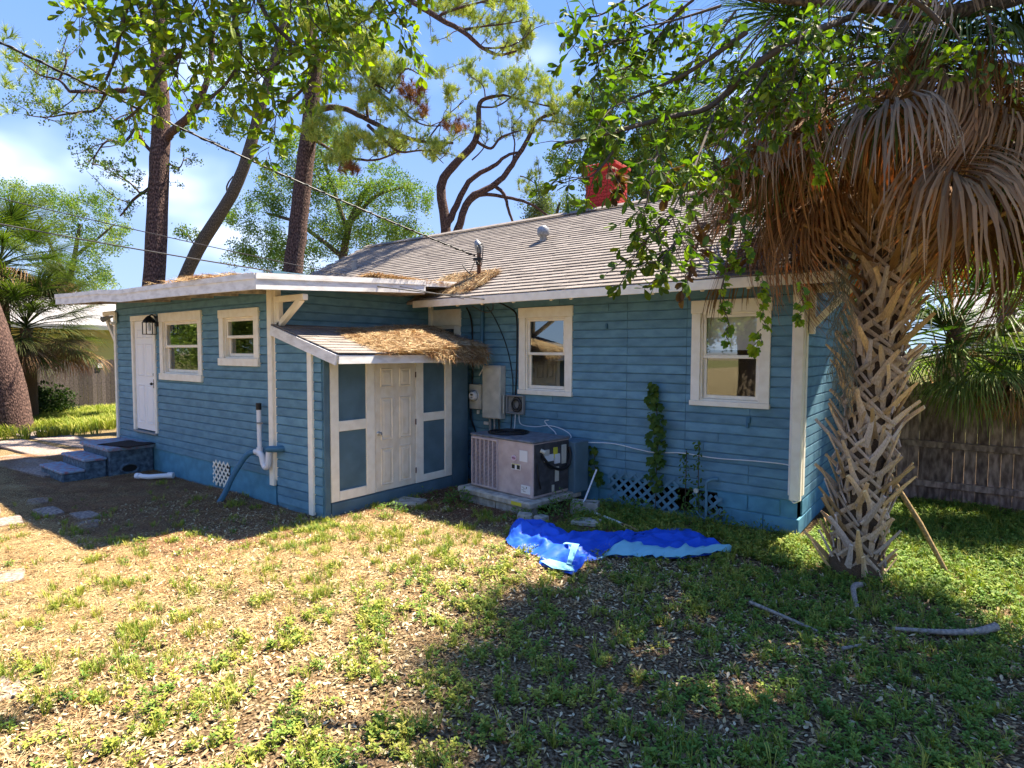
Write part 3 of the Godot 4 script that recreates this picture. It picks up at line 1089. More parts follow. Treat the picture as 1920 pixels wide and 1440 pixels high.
func make_shed() -> void:
	var s := thing("storage_shed", "lean-to blue storage shed with white framed panels and six panel door, built against the wing", "shed")
	var front := facing(Vector3(0, 0, 3.236), Vector3.BACK)
	var side := facing(Vector3(-5.315, 0, 0), Vector3.RIGHT)
	# front wall follows the roof slope
	var ty := func(x: float) -> float: return 2.66 - (x + 6.5) * 0.264
	var b := B.new()
	var q := []
	for z in [3.14, 3.236]:
		q.append_array([Vector3(-6.46, -0.2, z), Vector3(-5.315, -0.2, z), Vector3(-5.315, ty.call(-5.315), z), Vector3(-6.46, ty.call(-6.46), z)])
	b.hull8([q[4], q[5], q[1], q[0], q[7], q[6], q[2], q[3]])
	var fw := put(b, "front_wall", M.blue_0, s)
	var fn := node("front_boards", s)
	fn.transform = front
	siding(fn, -6.455, -5.33, 0.06, 2.62, [], [], 0.131, func(y: float) -> float: return -6.5 + (2.66 - y) / 0.264)
	# the side wall: flat panels, white frame
	var sw := wall(s, "side_wall", side, -3.14, -0.29, -0.2, 2.36, [[-2.371, -1.558, 0.21, 2.16]], M.blue_panel, 0.09)
	wall(s, "rear_wall", facing(Vector3(0, 0, 0.29), Vector3.FORWARD), 5.315, 6.46, -0.2, 2.6, [], M.blue_panel, 0.09)
	var skirt := B.new()
	skirt.bev(Vector3(-1.93, 0.09, 0.014), Vector3(2.42, 0.20, 0.03), 0.005)
	put_mesh(skirt.mesh(M.blue_panel), "skirting_board", s, side)
	var edge := B.new()
	edge.bev(Vector3(-3.20, 1.05, 0.012), Vector3(0.085, 2.5, 0.024), 0.004)
	put_mesh(edge.mesh(M.blue_panel), "edge_board", s, side)
	edge = B.new()
	edge.bev(Vector3(-0.55, 1.15, 0.012), Vector3(0.30, 2.35, 0.022), 0.004)
	put_mesh(edge.mesh(M.blue_panel), "edge_board", s, side)
	var fr := node("frame", s)
	fr.transform = side
	for r in [[-3.145, -3.01, 0.21, 2.19], [-2.53, -2.378, 0.21, 2.19], [-1.552, -1.385, 0.21, 2.19], [-0.885, -0.725, 0.21, 2.19], [-3.006, -2.534, 1.19, 1.335], [-3.006, -2.534, 0.21, 0.345], [-1.381, -0.889, 1.19, 1.325], [-1.381, -0.889, 0.21, 0.325], [-3.006, -2.534, 2.14, 2.19], [-1.381, -0.889, 2.14, 2.19]]:
		var k := B.new()
		k.bev(Vector3((r[0] + r[1]) * 0.5, (r[2] + r[3]) * 0.5, 0.014), Vector3(r[1] - r[0], r[3] - r[2], 0.028), 0.004)
		put(k, "frame_board", M.white_trim, fr)
	var d := node("door", s)
	d.transform = side
	var lf := B.new()
	lf.bev(Vector3(-1.965, 1.185, 0.004), Vector3(0.808, 1.945, 0.038), 0.004)
	put(lf, "leaf", M.cream_door, d)
	for p in [[0.24, 0.80], [0.92, 1.56], [1.72, 2.0]]:
		for k in 2:
			var m := B.new()
			panel(m, -2.15 + 0.37 * k, (p[0] + p[1]) * 0.5 + 0.06, 0.235, p[1] - p[0], 0.0235)
			put(m, "panel", M.cream_door, d)
	var kn := B.new()
	kn.tube([Vector3(-2.31, 1.09, 0.02), Vector3(-2.31, 1.09, 0.03), Vector3(-2.31, 1.09, 0.032), Vector3(-2.31, 1.09, 0.06), Vector3(-2.31, 1.09, 0.062), Vector3(-2.31, 1.09, 0.075), Vector3(-2.31, 1.09, 0.095)], [0.034, 0.032, 0.012, 0.012, 0.026, 0.03, 0.018], 12)
	put(kn, "knob", M.steel, d)
	for y in [0.42, 1.2, 1.95]:
		var hg := B.new()
		hg.bev(Vector3(-1.556, y, 0.028), Vector3(0.02, 0.09, 0.014), 0.003)
		put(hg, "hinge", M.rust, d)
	var po := B.new()
	po.bev(Vector3(-5.565, 1.21, 3.268), Vector3(0.105, 2.38, 0.05), 0.005)
	put(po, "corner_post", M.white_trim, s)
	# roof
	var ry := func(x: float) -> float: return 2.71 - (x + 6.5) * 0.270
	var rb := B.new()
	var rq := []
	for dy in [-0.04, 0.0]:
		for p in [[-6.49, 3.30], [-4.92, 3.30], [-4.92, 0.48], [-6.49, 0.48]]:
			rq.append(Vector3(p[0], ry.call(p[0]) + dy, p[1]))
	rb.hull8(rq)
	var rf_ := put(rb, "roof", M.roof_dark, s)
	var sn := Vector3(0.27, 1, 0).normalized()
	var dn := Vector3(1, -0.27, 0).normalized()
	for r in 11:
		var z := 3.31
		var shift := [0.0, 0.14][r % 2] as float
		while z > 0.5:
			var z1 := maxf(z - 0.302 + (shift if z > 3.3 else 0.0), 0.48)
			var k := B.new()
			var o := Vector3(-4.90, ry.call(-4.90), 0) - dn * (r * 0.148) + sn * 0.006
			k.box(o + Vector3(0, 0, (z + z1) * 0.5) - dn * 0.07 + sn * rf(0.0, 0.004), Vector3(0.165, 0.012, z - z1 - 0.006), Basis(dn, sn, Vector3.BACK) * Basis(Vector3.BACK, 0.06))
			put(k, "shingle", M["shingle_%d" % (rng.randi() % 5)], rf_)
			z = z1
	var rk := B.new()
	rk.beam(Vector3(-6.47, ry.call(-6.47) - 0.085, 3.315), Vector3(-4.905, ry.call(-4.905) - 0.085, 3.315), 0.028, 0.14)
	put(rk, "rake_board", M.fascia_paint, s)
	var ef := B.new()
	ef.bev(Vector3(-4.905, ry.call(-4.9) - 0.075, 1.88), Vector3(0.026, 0.12, 2.82), 0.004)
	put(ef, "fascia", M.fascia_paint, s)

# ---------------------------------------------------------------- things fixed to the house
func line_thing(called: String, label: String, cat: String, pts: Array, r: float, m: Material, group := "", per := 8) -> Node3D:
	var c := curve(pts, per)
	var b := B.new()
	b.tube(c, [r], 6)
	var o := put(b, called, m)
	return tag(o, label, cat, group)

func sag(a: Vector3, b: Vector3, drop: float, n := 24) -> Array:
	var p := []
	for i in n + 1:
		var t := float(i) / n
		p.append(a.lerp(b, t) + Vector3.DOWN * drop * 4.0 * t * (1.0 - t))
	return p

func make_fixtures() -> void:
	# electricity meter
	var me := thing("electric_meter", "small grey electric meter box with round glass dial on blue wall", "electric meter", Vector3(-5.27, 1.3, 0.025))
	var b := B.new()
	b.bev(Vector3(0, 0.22, 0.06), Vector3(0.28, 0.44, 0.12), 0.01)
	put(b, "box", M.grey_box, me)
	b = B.new()
	b.tube([Vector3(0, 0.24, 0.12), Vector3(0, 0.24, 0.14), Vector3(0, 0.24, 0.145), Vector3(0, 0.24, 0.20), Vector3(0, 0.24, 0.215)], [0.095, 0.095, 0.08, 0.078, 0.06], 20)
	put(b, "dial", M.label_white, me)
	b = B.new()
	b.bev(Vector3(0, 0.26, 0.216), Vector3(0.06, 0.03, 0.012), 0.003)
	b.bev(Vector3(0, 0.215, 0.216), Vector3(0.05, 0.012, 0.010), 0.003)
	put(b, "register", M.label_black, me)
	b = B.new()
	b.tube([Vector3(0, 0.24, 0.155), Vector3(0, 0.24, 0.17)], [0.1, 0.1], 20, false)
	put(b, "clamp_ring", M.galvanised, me)
	b = B.new()
	b.bev(Vector3(0.0, -0.06, 0.03), Vector3(0.05, 0.07, 0.04), 0.006)
	put(b, "seal", M.label_white, me)
	# breaker panel
	var pa := thing("breaker_panel", "tall grey breaker panel cabinet with conduits below on blue wall", "breaker panel", Vector3(-4.87, 1.16, 0.025))
	b = B.new()
	b.bev(Vector3(0, 0.46, 0.075), Vector3(0.40, 0.92, 0.15), 0.008)
	put(b, "cabinet", M.grey_box, pa)
	b = B.new()
	b.bev(Vector3(0, 0.45, 0.157), Vector3(0.385, 0.88, 0.016), 0.006)
	put(b, "cover", M.grey_box, pa)
	b = B.new()
	b.beam(Vector3(-0.215, 0.88, 0.10), Vector3(-0.30, 0.74, 0.12), 0.008, 0.02)
	put(b, "hasp", M.label_white, pa)
	for k in 3:
		b = B.new()
		var x := -0.10 + 0.1 * k
		b.tube(curve([Vector3(x, 0.02, 0.07), Vector3(x + 0.01, -0.2, 0.07), Vector3(x + 0.03 * (k - 1), -0.55, 0.10)]), [0.024 - 0.004 * k], 8)
		put(b, "conduit", [M.grey_side, M.galvanised, M.rubber][k], pa)
	# service conduit and mast
	b = B.new()
	b.tube([Vector3(-5.17, 1.72, 0.07), Vector3(-5.17, 3.2, 0.07)], [0.033], 10)
	tag(put(b, "conduit", M.blue_pipe), "blue painted conduit rising from the electric meter to the eave", "conduit")
	var ma := thing("service_mast", "rusty service mast with weatherhead standing on the brown shingle roof", "service mast", Vector3(-5.44, 3.55, -0.16))
	b = B.new()
	b.tube([Vector3(0, -0.3, 0), Vector3(0, 0.6, 0)], [0.038], 12)
	put(b, "pipe", M.rust, ma)
	b = B.new()
	b.tube([Vector3(0, -0.05, 0.0), Vector3(0, 0.04, 0), Vector3(0, 0.12, 0)], [0.16, 0.07, 0.045], 14)
	put(b, "flashing", M.grey_side, ma)
	b = B.new()
	b.tube([Vector3(0, 0.55, 0), Vector3(0, 0.62, 0), Vector3(-0.02, 0.70, 0.01), Vector3(-0.055, 0.75, 0.02), Vector3(-0.07, 0.72, 0.03)], [0.045, 0.065, 0.07, 0.06, 0.03], 12)
	put(b, "weatherhead", M.galvanised, ma)
	b = B.new()
	b.tube([Vector3(0, 0.42, 0), Vector3(0, 0.47, 0)], [0.055, 0.055], 10)
	b.bev(Vector3(-0.07, 0.45, 0.02), Vector3(0.09, 0.05, 0.05), 0.01)
	put(b, "clamp", M.black_metal, ma)
	for k in 3:
		b = B.new()
		var o := Vector3(-0.03 + 0.04 * k, 0.68, 0.04)
		b.tube(curve([o, o + Vector3(0.06 + 0.03 * k, -0.02, 0.05), o + Vector3(0.12, -0.22 - 0.05 * k, 0.08), o + Vector3(0.06, -0.36, 0.05), o + Vector3(0.02 - 0.05 * k, -0.24, 0.04)]), [0.009], 6)
		put(b, "drip_loop", M.black_metal, ma)
	b = B.new()
	b.tube(curve([Vector3(-0.02, 0.16, 0.03), Vector3(-0.12, 0.16, 0.03), Vector3(-0.28, 0.26, 0.02), Vector3(-0.40, 0.37, 0.0)]), [0.011], 6)
	b.tube(curve([Vector3(-0.24, 0.21, 0.02), Vector3(-0.16, 0.26, 0.03), Vector3(-0.07, 0.42, 0.03)]), [0.007], 6)
	put(b, "loose_wire", M.black_metal, ma)
	# overhead lines: end at the mast and at the eave, come from a pole far to the left
	var c1 := sag(Vector3(-5.52, 4.06, -0.14), Vector3(-7.41, 6.4, 8.4), 0.14, 40)
	b = B.new()
	b.tube(c1, [0.013], 6)
	var tw := []
	for i in 241:
		var f := float(i) / 6.0
		var k0 := int(minf(f, 39.0))
		var p: Vector3 = c1[k0].lerp(c1[k0 + 1], f - k0)
		tw.append(p + Vector3(sin(i * 0.9) * 0.016, cos(i * 0.9) * 0.016, 0))
	b.tube(tw, [0.008], 4)
	tag(put(b, "power_cable", M.black_metal), "thick black twisted power cable running from upper left sky to the service mast", "power cable")
	b = B.new()
	b.tube(sag(Vector3(-5.0, 3.18, 0.53), Vector3(-10.16, 4.86, 7.69), 0.08, 40), [0.007], 5)
	tag(put(b, "telephone_cable", M.cable_dark), "thin dark cable, upper of the two parallel wires crossing above wing roof", "cable", "wires to the eave")
	b = B.new()
	b.tube(sag(Vector3(-4.55, 3.16, 0.53), Vector3(-10.3, 4.46, 7.71), 0.14, 40), [0.010], 5)
	b.tube(curve([Vector3(-4.55, 3.16, 0.53), Vector3(-4.75, 3.02, 0.3), Vector3(-5.0, 3.0, 0.2), Vector3(-5.3, 3.12, 0.2)]), [0.008], 5)
	tag(put(b, "telephone_cable", M.cable_grey), "dark grey cable, lower of the two parallel wires, passing under the wing fascia", "cable", "wires to the eave")
	# wall cables
	line_thing("wall_cable", "black cable hanging from eave past the meter to the AC unit", "cable", [Vector3(-5.42, 3.1, 0.2), Vector3(-5.42, 2.8, 0.06), Vector3(-5.41, 1.9, 0.05), Vector3(-5.45, 1.2, 0.05), Vector3(-5.30, 0.9, 0.1), Vector3(-5.05, 0.72, 0.3)], 0.016, M.black_metal, "black cables on the blue wall")
	line_thing("wall_cable", "thin black cable curving from eave behind the breaker panel", "cable", [Vector3(-5.0, 3.1, 0.15), Vector3(-4.9, 2.9, 0.05), Vector3(-4.68, 2.5, 0.045), Vector3(-4.55, 2.1, 0.045), Vector3(-4.5, 1.7, 0.045), Vector3(-4.54, 1.0, 0.045)], 0.008, M.black_metal, "black cables on the blue wall")
	line_thing("wall_cable", "black cable hugging the left casing of the middle window", "cable", [Vector3(-4.65, 3.16, 0.3), Vector3(-4.5, 3.02, 0.05), Vector3(-4.42, 2.85, 0.05), Vector3(-4.415, 2.2, 0.05), Vector3(-4.44, 1.62, 0.05), Vector3(-4.46, 1.48, 0.07)], 0.013, M.black_metal, "black cables on the blue wall")
	# open cable box with coiled wire
	var bx := thing("cable_box", "open grey plastic cable box with coiled wires below the middle window", "cable box", Vector3(-4.42, 1.27, 0.025))
	b = B.new()
	b.bev(Vector3(0, 0.15, 0.02), Vector3(0.36, 0.32, 0.03), 0.012)
	for s in [[0.0, 0.005, 0.36, 0.025], [0.0, 0.30, 0.36, 0.025]]:
		b.bev(Vector3(s[0], s[1], 0.055), Vector3(s[2], s[3], 0.07), 0.008)
	for s in [-0.17, 0.17]:
		b.bev(Vector3(s, 0.152, 0.055), Vector3(0.022, 0.272, 0.068), 0.008)
	put(b, "housing", M.grey_side, bx)
	b = B.new()
	b.bev(Vector3(-0.20, 0.15, 0.10), Vector3(0.02, 0.31, 0.14), 0.006, Basis(Vector3.UP, 0.35))
	put(b, "lid", M.grey_box, bx)
	for k in 4:
		b = B.new()
		var p := []
		for i in 25:
			var a := TAU * i / 24.0
			var r := 0.125 - 0.018 * k
			p.append(Vector3(0.03 + cos(a) * r * 0.85, 0.155 + sin(a) * r, 0.06 + 0.012 * (k % 3) + 0.008 * sin(a * 2.0 + k)))
		b.tube(p, [0.009], 6)
		put(b, "wire_coil", M.cable_grey if k % 2 else M.rubber, bx)
	line_thing("white_wire", "long white wire looping over the AC unit and along the blue wall to the downspout", "wire", [Vector3(-4.34, 1.26, 0.08), Vector3(-4.3, 1.1, 0.08), Vector3(-4.0, 1.08, 0.1), Vector3(-3.72, 1.12, 0.1), Vector3(-3.45, 1.08, 0.1), Vector3(-3.28, 0.98, 0.12), Vector3(-3.26, 0.86, 0.35), Vector3(-3.1, 0.90, 0.12), Vector3(-2.6, 0.93, 0.05), Vector3(-2.14, 0.88, 0.04), Vector3(-1.9, 0.865, 0.05), Vector3(-1.5, 0.90, 0.04), Vector3(-1.04, 0.88, 0.04), Vector3(-0.5, 0.90, 0.04), Vector3(-0.13, 0.90, 0.05), Vector3(-0.10, 0.86, 0.06)], 0.0075, M.cable_white, "", 10)
	line_thing("white_wire", "short white wire dropping from the cable box onto the AC unit", "wire", [Vector3(-4.42, 1.27, 0.08), Vector3(-4.4, 1.08, 0.12), Vector3(-4.3, 0.92, 0.3), Vector3(-4.05, 0.91, 0.5)], 0.0075, M.cable_white)
	line_thing("white_wire", "white wire with a bent tip slanting down to the AC top", "wire", [Vector3(-3.72, 1.21, 0.1), Vector3(-3.80, 1.19, 0.1), Vector3(-3.74, 1.12, 0.1), Vector3(-3.58, 1.02, 0.12), Vector3(-3.42, 0.90, 0.28)], 0.0075, M.cable_white)
	b = B.new()
	b.bev(Vector3(-5.08, 1.055, 0.05), Vector3(0.11, 0.055, 0.05), 0.008)
	tag(put(b, "junction_box", M.label_white), "tiny white junction box below the electric meter", "junction box")
	# porch lantern and flood light
	var la := thing("porch_lantern", "black caged porch lantern beside the white back door", "wall lamp", Vector3(-10.46, 2.62, 3.26))
	b = B.new()
	b.bev(Vector3(0, 0.25, 0.012), Vector3(0.11, 0.2, 0.025), 0.006)
	b.tube(curve([Vector3(0, 0.3, 0.02), Vector3(0, 0.36, 0.08), Vector3(0, 0.34, 0.14)]), [0.012], 6)
	put(b, "bracket", M.black_metal, la)
	b = B.new()
	b.tube([Vector3(0, 0.22, 0.14), Vector3(0, 0.25, 0.14), Vector3(0, 0.31, 0.14), Vector3(0, 0.345, 0.14)], [0.115, 0.11, 0.06, 0.02], 4)
	put(b, "cap", M.black_metal, la)
	b = B.new()
	for x in [-0.085, 0.085]:
		for z in [-0.085, 0.085]:
			b.bev(Vector3(x, 0.11, 0.14 + z), Vector3(0.014, 0.23, 0.014), 0.002)
	for y in [0.0, 0.222]:
		for s in [-0.085, 0.085]:
			b.bev(Vector3(0, y, 0.14 + s), Vector3(0.184, 0.014, 0.014), 0.002)
			b.bev(Vector3(s, y, 0.14), Vector3(0.014, 0.013, 0.158), 0.002)
	put(b, "cage", M.black_metal, la)
	b = B.new()
	b.tube([Vector3(0, 0.06, 0.14), Vector3(0, 0.09, 0.14), Vector3(0, 0.14, 0.14), Vector3(0, 0.19, 0.14), Vector3(0, 0.22, 0.14)], [0.012, 0.028, 0.034, 0.02, 0.015], 10)
	put(b, "bulb", M.label_white, la)
	var fl := thing("flood_light", "small white motion sensor light on the wing left corner board", "flood light", Vector3(-12.42, 2.9, 3.28))
	b = B.new()
	b.bev(Vector3(0.05, 0.1, 0.025), Vector3(0.10, 0.22, 0.05), 0.01)
	put(b, "base", M.white_trim, fl)
	b = B.new()
	b.tube([Vector3(0.0, 0.12, 0.05), Vector3(-0.06, 0.09, 0.12), Vector3(-0.14, 0.05, 0.2)], [0.02, 0.035, 0.06], 10)
	put(b, "lamp_head", M.grey_side, fl)
	b = B.new()
	b.bev(Vector3(0.05, -0.02, 0.07), Vector3(0.1, 0.06, 0.09), 0.012)
	put(b, "sensor", M.white_trim, fl)
	# downspout on the right corner
	b = B.new()
	var prof := []
	for y in [0.47, 0.9, 2.0, 3.08]:
		var ring := []
		for q in [Vector2(-0.065, -0.02), Vector2(-0.065, 0.045), Vector2(-0.05, 0.062), Vector2(0.05, 0.062), Vector2(0.065, 0.045), Vector2(0.065, -0.02)]:
			ring.append(Vector3(-0.01 + q.x, y, 0.082 + q.y))
		ring.reverse()
		prof.append(ring)
	for i in prof.size() - 1:
		for k in 6:
			var m := (k + 1) % 6
			var mid: Vector3 = (prof[i][k] + prof[i][m]) * 0.5
			b.face([prof[i][k], prof[i][m], prof[i + 1][m], prof[i + 1][k]], Vector3(mid.x + 0.01, 0, mid.z - 0.09))
	b.tube(curve([Vector3(-0.06, 0.475, 0.10), Vector3(-0.01, 0.445, 0.135), Vector3(0.045, 0.475, 0.10)]), [0.01], 6)
	tag(put(b, "downspout", M.white_trim), "white downspout with an open bottom end at the right house corner", "downspout")
	# washing machine standpipe on the wing corner
	var pv := thing("drain_standpipe", "white PVC standpipe with trap and blue painted drain hose on wing wall", "drain pipe", Vector3(-6.75, 0.0, 3.30))
	b = B.new()
	b.tube([Vector3(-0.04, 0.82, 0.04), Vector3(-0.05, 1.44, 0.04)], [0.033], 12)
	put(b, "riser", M.pvc, pv)
	b = B.new()
	b.tube([Vector3(-0.05, 1.43, 0.04), Vector3(-0.05, 1.53, 0.04)], [0.04, 0.04], 12)
	put(b, "rubber_cap", M.black_metal, pv)
	b = B.new()
	b.tube(curve([Vector3(-0.16, 0.78, 0.05), Vector3(-0.06, 0.79, 0.05), Vector3(0.03, 0.74, 0.05), Vector3(0.07, 0.64, 0.05), Vector3(0.13, 0.58, 0.05), Vector3(0.2, 0.62, 0.05), Vector3(0.22, 0.74, 0.05), Vector3(0.24, 0.84, 0.05)]), [0.044], 12)
	b.tube([Vector3(-0.05, 0.74, 0.04), Vector3(-0.045, 0.86, 0.04)], [0.045, 0.045], 12)
	put(b, "trap", M.pvc, pv)
	b = B.new()
	b.tube(curve([Vector3(0.22, 0.86, 0.06), Vector3(0.3, 0.87, 0.06), Vector3(0.42, 0.88, 0.02), Vector3(0.46, 0.88, -0.06)]), [0.048], 12)
	put(b, "inlet_pipe", M.blue_pipe, pv)
	b = B.new()
	b.tube(curve([Vector3(-0.14, 0.78, 0.05), Vector3(-0.28, 0.72, 0.12), Vector3(-0.42, 0.42, 0.26), Vector3(-0.5, 0.14, 0.36), Vector3(-0.56, 0.0, 0.42)]), [0.042, 0.042], 12)
	put(b, "drain_pipe", M.blue_pipe, pv)
	b = B.new()
	b.tube([Vector3(-0.035, 1.22, 0.04), Vector3(-0.035, 1.245, 0.04)], [0.042], 12)
	b.bev(Vector3(0.03, 1.235, 0.04), Vector3(0.06, 0.02, 0.02), 0.004)
	put(b, "strap", M.galvanised, pv)
	# crawl space lattices
	lattice("lattice_panel", "small white diamond lattice vent low on the wing foundation", Vector3(-8.43, 0.06, 3.25), 0.54, 0.42, 0.128, 0.034, M.white_trim)
	lattice("lattice_panel", "wide blue lattice panel leaning at the crawl space opening of main wall", Vector3(-2.66, 0.0, 0.035), 1.12, 0.54, 0.152, 0.044, M.blue_1)
	lattice("lattice_panel", "small broken piece of blue lattice beside the tap pipe", Vector3(-1.36, -0.05, 0.06), 0.44, 0.42, 0.152, 0.044, M.blue_1)
	# tap pipe
	var tp := thing("water_pipe", "thin blue standing water pipe with tap at foundation", "water pipe", Vector3(-1.12, 0, 0.13))
	b = B.new()
	b.tube([Vector3(0, -0.1, 0), Vector3(0.01, 0.3, 0), Vector3(0.0, 0.56, 0)], [0.02], 8)
	b.tube(curve([Vector3(0, 0.55, 0), Vector3(0.05, 0.59, -0.02), Vector3(0.13, 0.60, -0.08)]), [0.026], 8)
	put(b, "pipe", M.blue_1, tp)
	b = B.new()
	b.tube([Vector3(-0.13, 0.42, 0.0), Vector3(-0.13, 0.42, 0.03)], [0.035, 0.035], 8)
	put(b, "tap_wheel", M.grey_box, tp)
	b = B.new()
	b.tube(curve([Vector3(-0.13, 0.40, 0.0), Vector3(-0.135, 0.2, 0.02), Vector3(-0.08, 0.1, 0.03), Vector3(0.0, 0.05, 0.03)]), [0.014], 8)
	put(b, "hose", M.blue_1, tp)

func lattice(called: String, label: String, at: Vector3, w: float, h: float, step: float, lath: float, m: Material) -> void:
	var t := thing(called, label, "lattice", at, 0.0, "" )
	for dir in [1.0, -1.0]:
		var s := -h if dir > 0 else 0.0
		while s < (w if dir > 0 else w + h):
			# laths run at 45 degrees: x = s + dir * y
			var y0 := 0.0
			var y1 := h
			if dir > 0:
				y0 = maxf(y0, -s)
				y1 = minf(y1, w - s)
			else:
				y0 = maxf(y0, s - w)
				y1 = minf(y1, s)
			if y1 - y0 > 0.03:
				var b := B.new()
				var p0 := Vector3(s + dir * y0, y0, 0.004 + (0.008 if dir > 0 else 0.0))
				var p1 := Vector3(s + dir * y1, y1, 0.004 + (0.008 if dir > 0 else 0.0))
				var d := (p1 - p0).normalized()
				b.bev((p0 + p1) * 0.5, Vector3(p0.distance_to(p1), lath, 0.0075), 0.002, Basis(d, Vector3.BACK.cross(d), Vector3.BACK))
				put(b, "slat", m, t)
			s += step

# ---------------------------------------------------------------- things standing in the yard
func make_yard_things() -> void:
	# back steps
	var st := thing("back_steps", "blue painted concrete stoop with two steps and worn red patches", "steps", Vector3(-11.5, 0, 3.25))
	var b := B.new()
	b.bev(Vector3(0, 0.14, 0.375), Vector3(1.36, 0.66, 0.74), 0.012)
	put(b, "landing_base", M.step_blue, st)
	b = B.new()
	b.bev(Vector3(0, 0.49, 0.39), Vector3(1.46, 0.07, 0.80), 0.014)
	put(b, "landing_slab", M.tread_blue, st)
	for k in 2:
		b = B.new()
		b.bev(Vector3(-0.02, [0.08, -0.02][k], [0.93, 1.27][k]), Vector3(1.22, [0.44, 0.30][k], 0.34), 0.02)
		put(b, "step", M.step_blue, st)
		b = B.new()
		b.bev(Vector3(-0.02, [0.325, 0.153][k], [0.94, 1.285][k]), Vector3(1.27, 0.05, 0.36), 0.014)
		put(b, "tread", M.tread_blue, st)
	b = B.new()
	var rr := []
	for i in 25:
		var a := TAU * i / 24.0
		rr.append(Vector3(0.69, 0.10 + sin(a) * 0.09, 0.42 + cos(a) * 0.15))
	b.tube(rr, [0.026], 8)
	put(b, "pipe_collar", M.step_blue, st)
	b = B.new()
	b.disc(Vector3(0.688, 0.10, 0.42), Vector3(0, 0.085, 0), Vector3(0, 0, -0.14))
	put(b, "pipe_opening", M.black_metal, st)
	b = B.new()
	var rows_ := []
	for i in 7:
		var ln := []
		for j in 13:
			ln.append(Vector3(-0.42 + j * 0.07, 0.014 + 0.012 * sin(j * 0.8) * absf(i - 3.0) / 3.0, 0.27 - i * 0.09))
		rows_.append(ln)
	b.rows(rows_)
	b.box(Vector3(0, 0.0045, 0), Vector3(0.86, 0.009, 0.56))
	var dm := put(b, "doormat", M.mat_brown, self, Vector3(-11.05, 0.526, 3.62))
	dm.rotation.y = 0.25
	tag(dm, "dark brown doormat lying crooked on the blue stoop", "doormat")
	# air conditioner
	var yaw := deg_to_rad(-7.0)
	var pad := thing("equipment_pad", "pale concrete equipment pad under the AC unit with a yellow sticker", "concrete pad", Vector3(-3.82, 0.106, 0.78), yaw)
	b = B.new()
	b.bev(Vector3(0, 0.05, 0), Vector3(1.56, 0.105, 1.18), 0.022)
	put(b, "slab", M.concrete, pad)
	b = B.new()
	b.box(Vector3(0.52, 0.052, 0.591), Vector3(0.2, 0.05, 0.004))
	put(b, "sticker", M.label_yellow, pad)
	var k2 := 0
	for x in [-0.56, -0.15, 0.26, 0.6]:
		b = B.new()
		b.bev(Vector3(0, 0.0, 0), Vector3(0.395 if k2 < 3 else 0.27, 0.19, 0.19), 0.008)
		var o := put(b, "concrete_block", M.block)
		o.position = Vector3(-3.82, 0.010, 0.78) + Basis(Vector3.UP, yaw) * Vector3(x, 0, 0.46)
		o.rotation.y = yaw
		tag(o, ["concrete block under the left end of the AC pad", "second concrete block from the left under AC pad", "third concrete block from the left under AC pad", "concrete block under the right corner of AC pad"][k2], "concrete block", "blocks under the AC pad")
		k2 += 1
	air_conditioner(Vector3(-3.80, 0.215, 0.80), yaw)
	# hollow block with a pipe leaning on it
	var cb := thing("hollow_block", "grey hollow concrete block standing in weeds right of the AC unit", "concrete block", Vector3(-2.62, 0.0, 0.80), 0.35)
	b = B.new()
	for q in [[0, 0.085, 0.39, 0.03], [0, -0.085, 0.39, 0.03]]:
		b.bev(Vector3(q[0], 0.09, q[1]), Vector3(q[2], 0.2, q[3]), 0.005)
	for x in [-0.18, 0.0, 0.18]:
		b.bev(Vector3(x, 0.088, 0), Vector3(0.03, 0.196, 0.142), 0.005)
	put(b, "shell", M.block, cb)
	b = B.new()
	b.tube([Vector3(-2.66, 0.14, 0.78), Vector3(-2.72, 0.55, 0.30)], [0.014], 8)
	tag(put(b, "white_pipe", M.pvc), "short white plastic pipe leaning on the hollow block", "pipe", "loose white pipes")
	b = B.new()
	b.tube([Vector3(-2.45, 0.06, 0.85), Vector3(-2.05, 0.05, 1.0), Vector3(-1.9, 0.045, 1.06)], [0.022], 8)
	tag(put(b, "white_pipe", M.pvc), "long white plastic pipe lying behind the blue tarp", "pipe", "loose white pipes")
	b = B.new()
	b.tube([Vector3(-1.9, 0.05, 1.06), Vector3(-1.62, 0.04, 1.16)], [0.016], 8)
	tag(put(b, "wooden_stick", M.stick_tan), "thin wooden stick at the end of the long white pipe", "stick")
	slab("flat_stone", "flat pale stone slab in weeds behind the blue tarp", Vector3(-2.33, 0.045, 1.25), Vector3(0.36, 0.05, 0.26), 0.2, M.concrete, 3)
	slab("paving_stone", "single grey paver below the cream shed door", Vector3(-5.02, 0.035, 1.95), Vector3(0.42, 0.05, 0.36), 0.3, M.concrete, 4)
	for k in 2:
		slab("rubble_piece", ["chunk of pale broken concrete left of the tarp", "small concrete chunk behind the tarp left end"][k], [Vector3(-3.08, 0.05, 1.62), Vector3(-2.86, 0.05, 1.55)][k], [Vector3(0.2, 0.12, 0.16), Vector3(0.16, 0.10, 0.14)][k], 0.5 + k, M.concrete, 5 + k)
	# loose drain pipe near the stoop
	var lp := thing("loose_pipe", "white bent plastic pipe lying on dirt before the stoop", "pipe", Vector3(-9.93, 0.05, 3.62), 0.3)
	b = B.new()
	b.tube(curve([Vector3(-0.3, 0.0, 0.06), Vector3(-0.05, 0.0, 0.05), Vector3(0.1, 0.01, 0.0), Vector3(0.3, 0.02, -0.12)]), [0.045], 10)
	put(b, "pipe", M.pvc, lp)
	b = B.new()
	b.tube([Vector3(-0.32, 0, 0.06), Vector3(-0.24, 0, 0.06)], [0.056], 10)
	b.tube([Vector3(0.25, 0.02, -0.10), Vector3(0.34, 0.02, -0.14)], [0.056], 10)
	put(b, "coupling", M.pvc, lp)
	tarp()
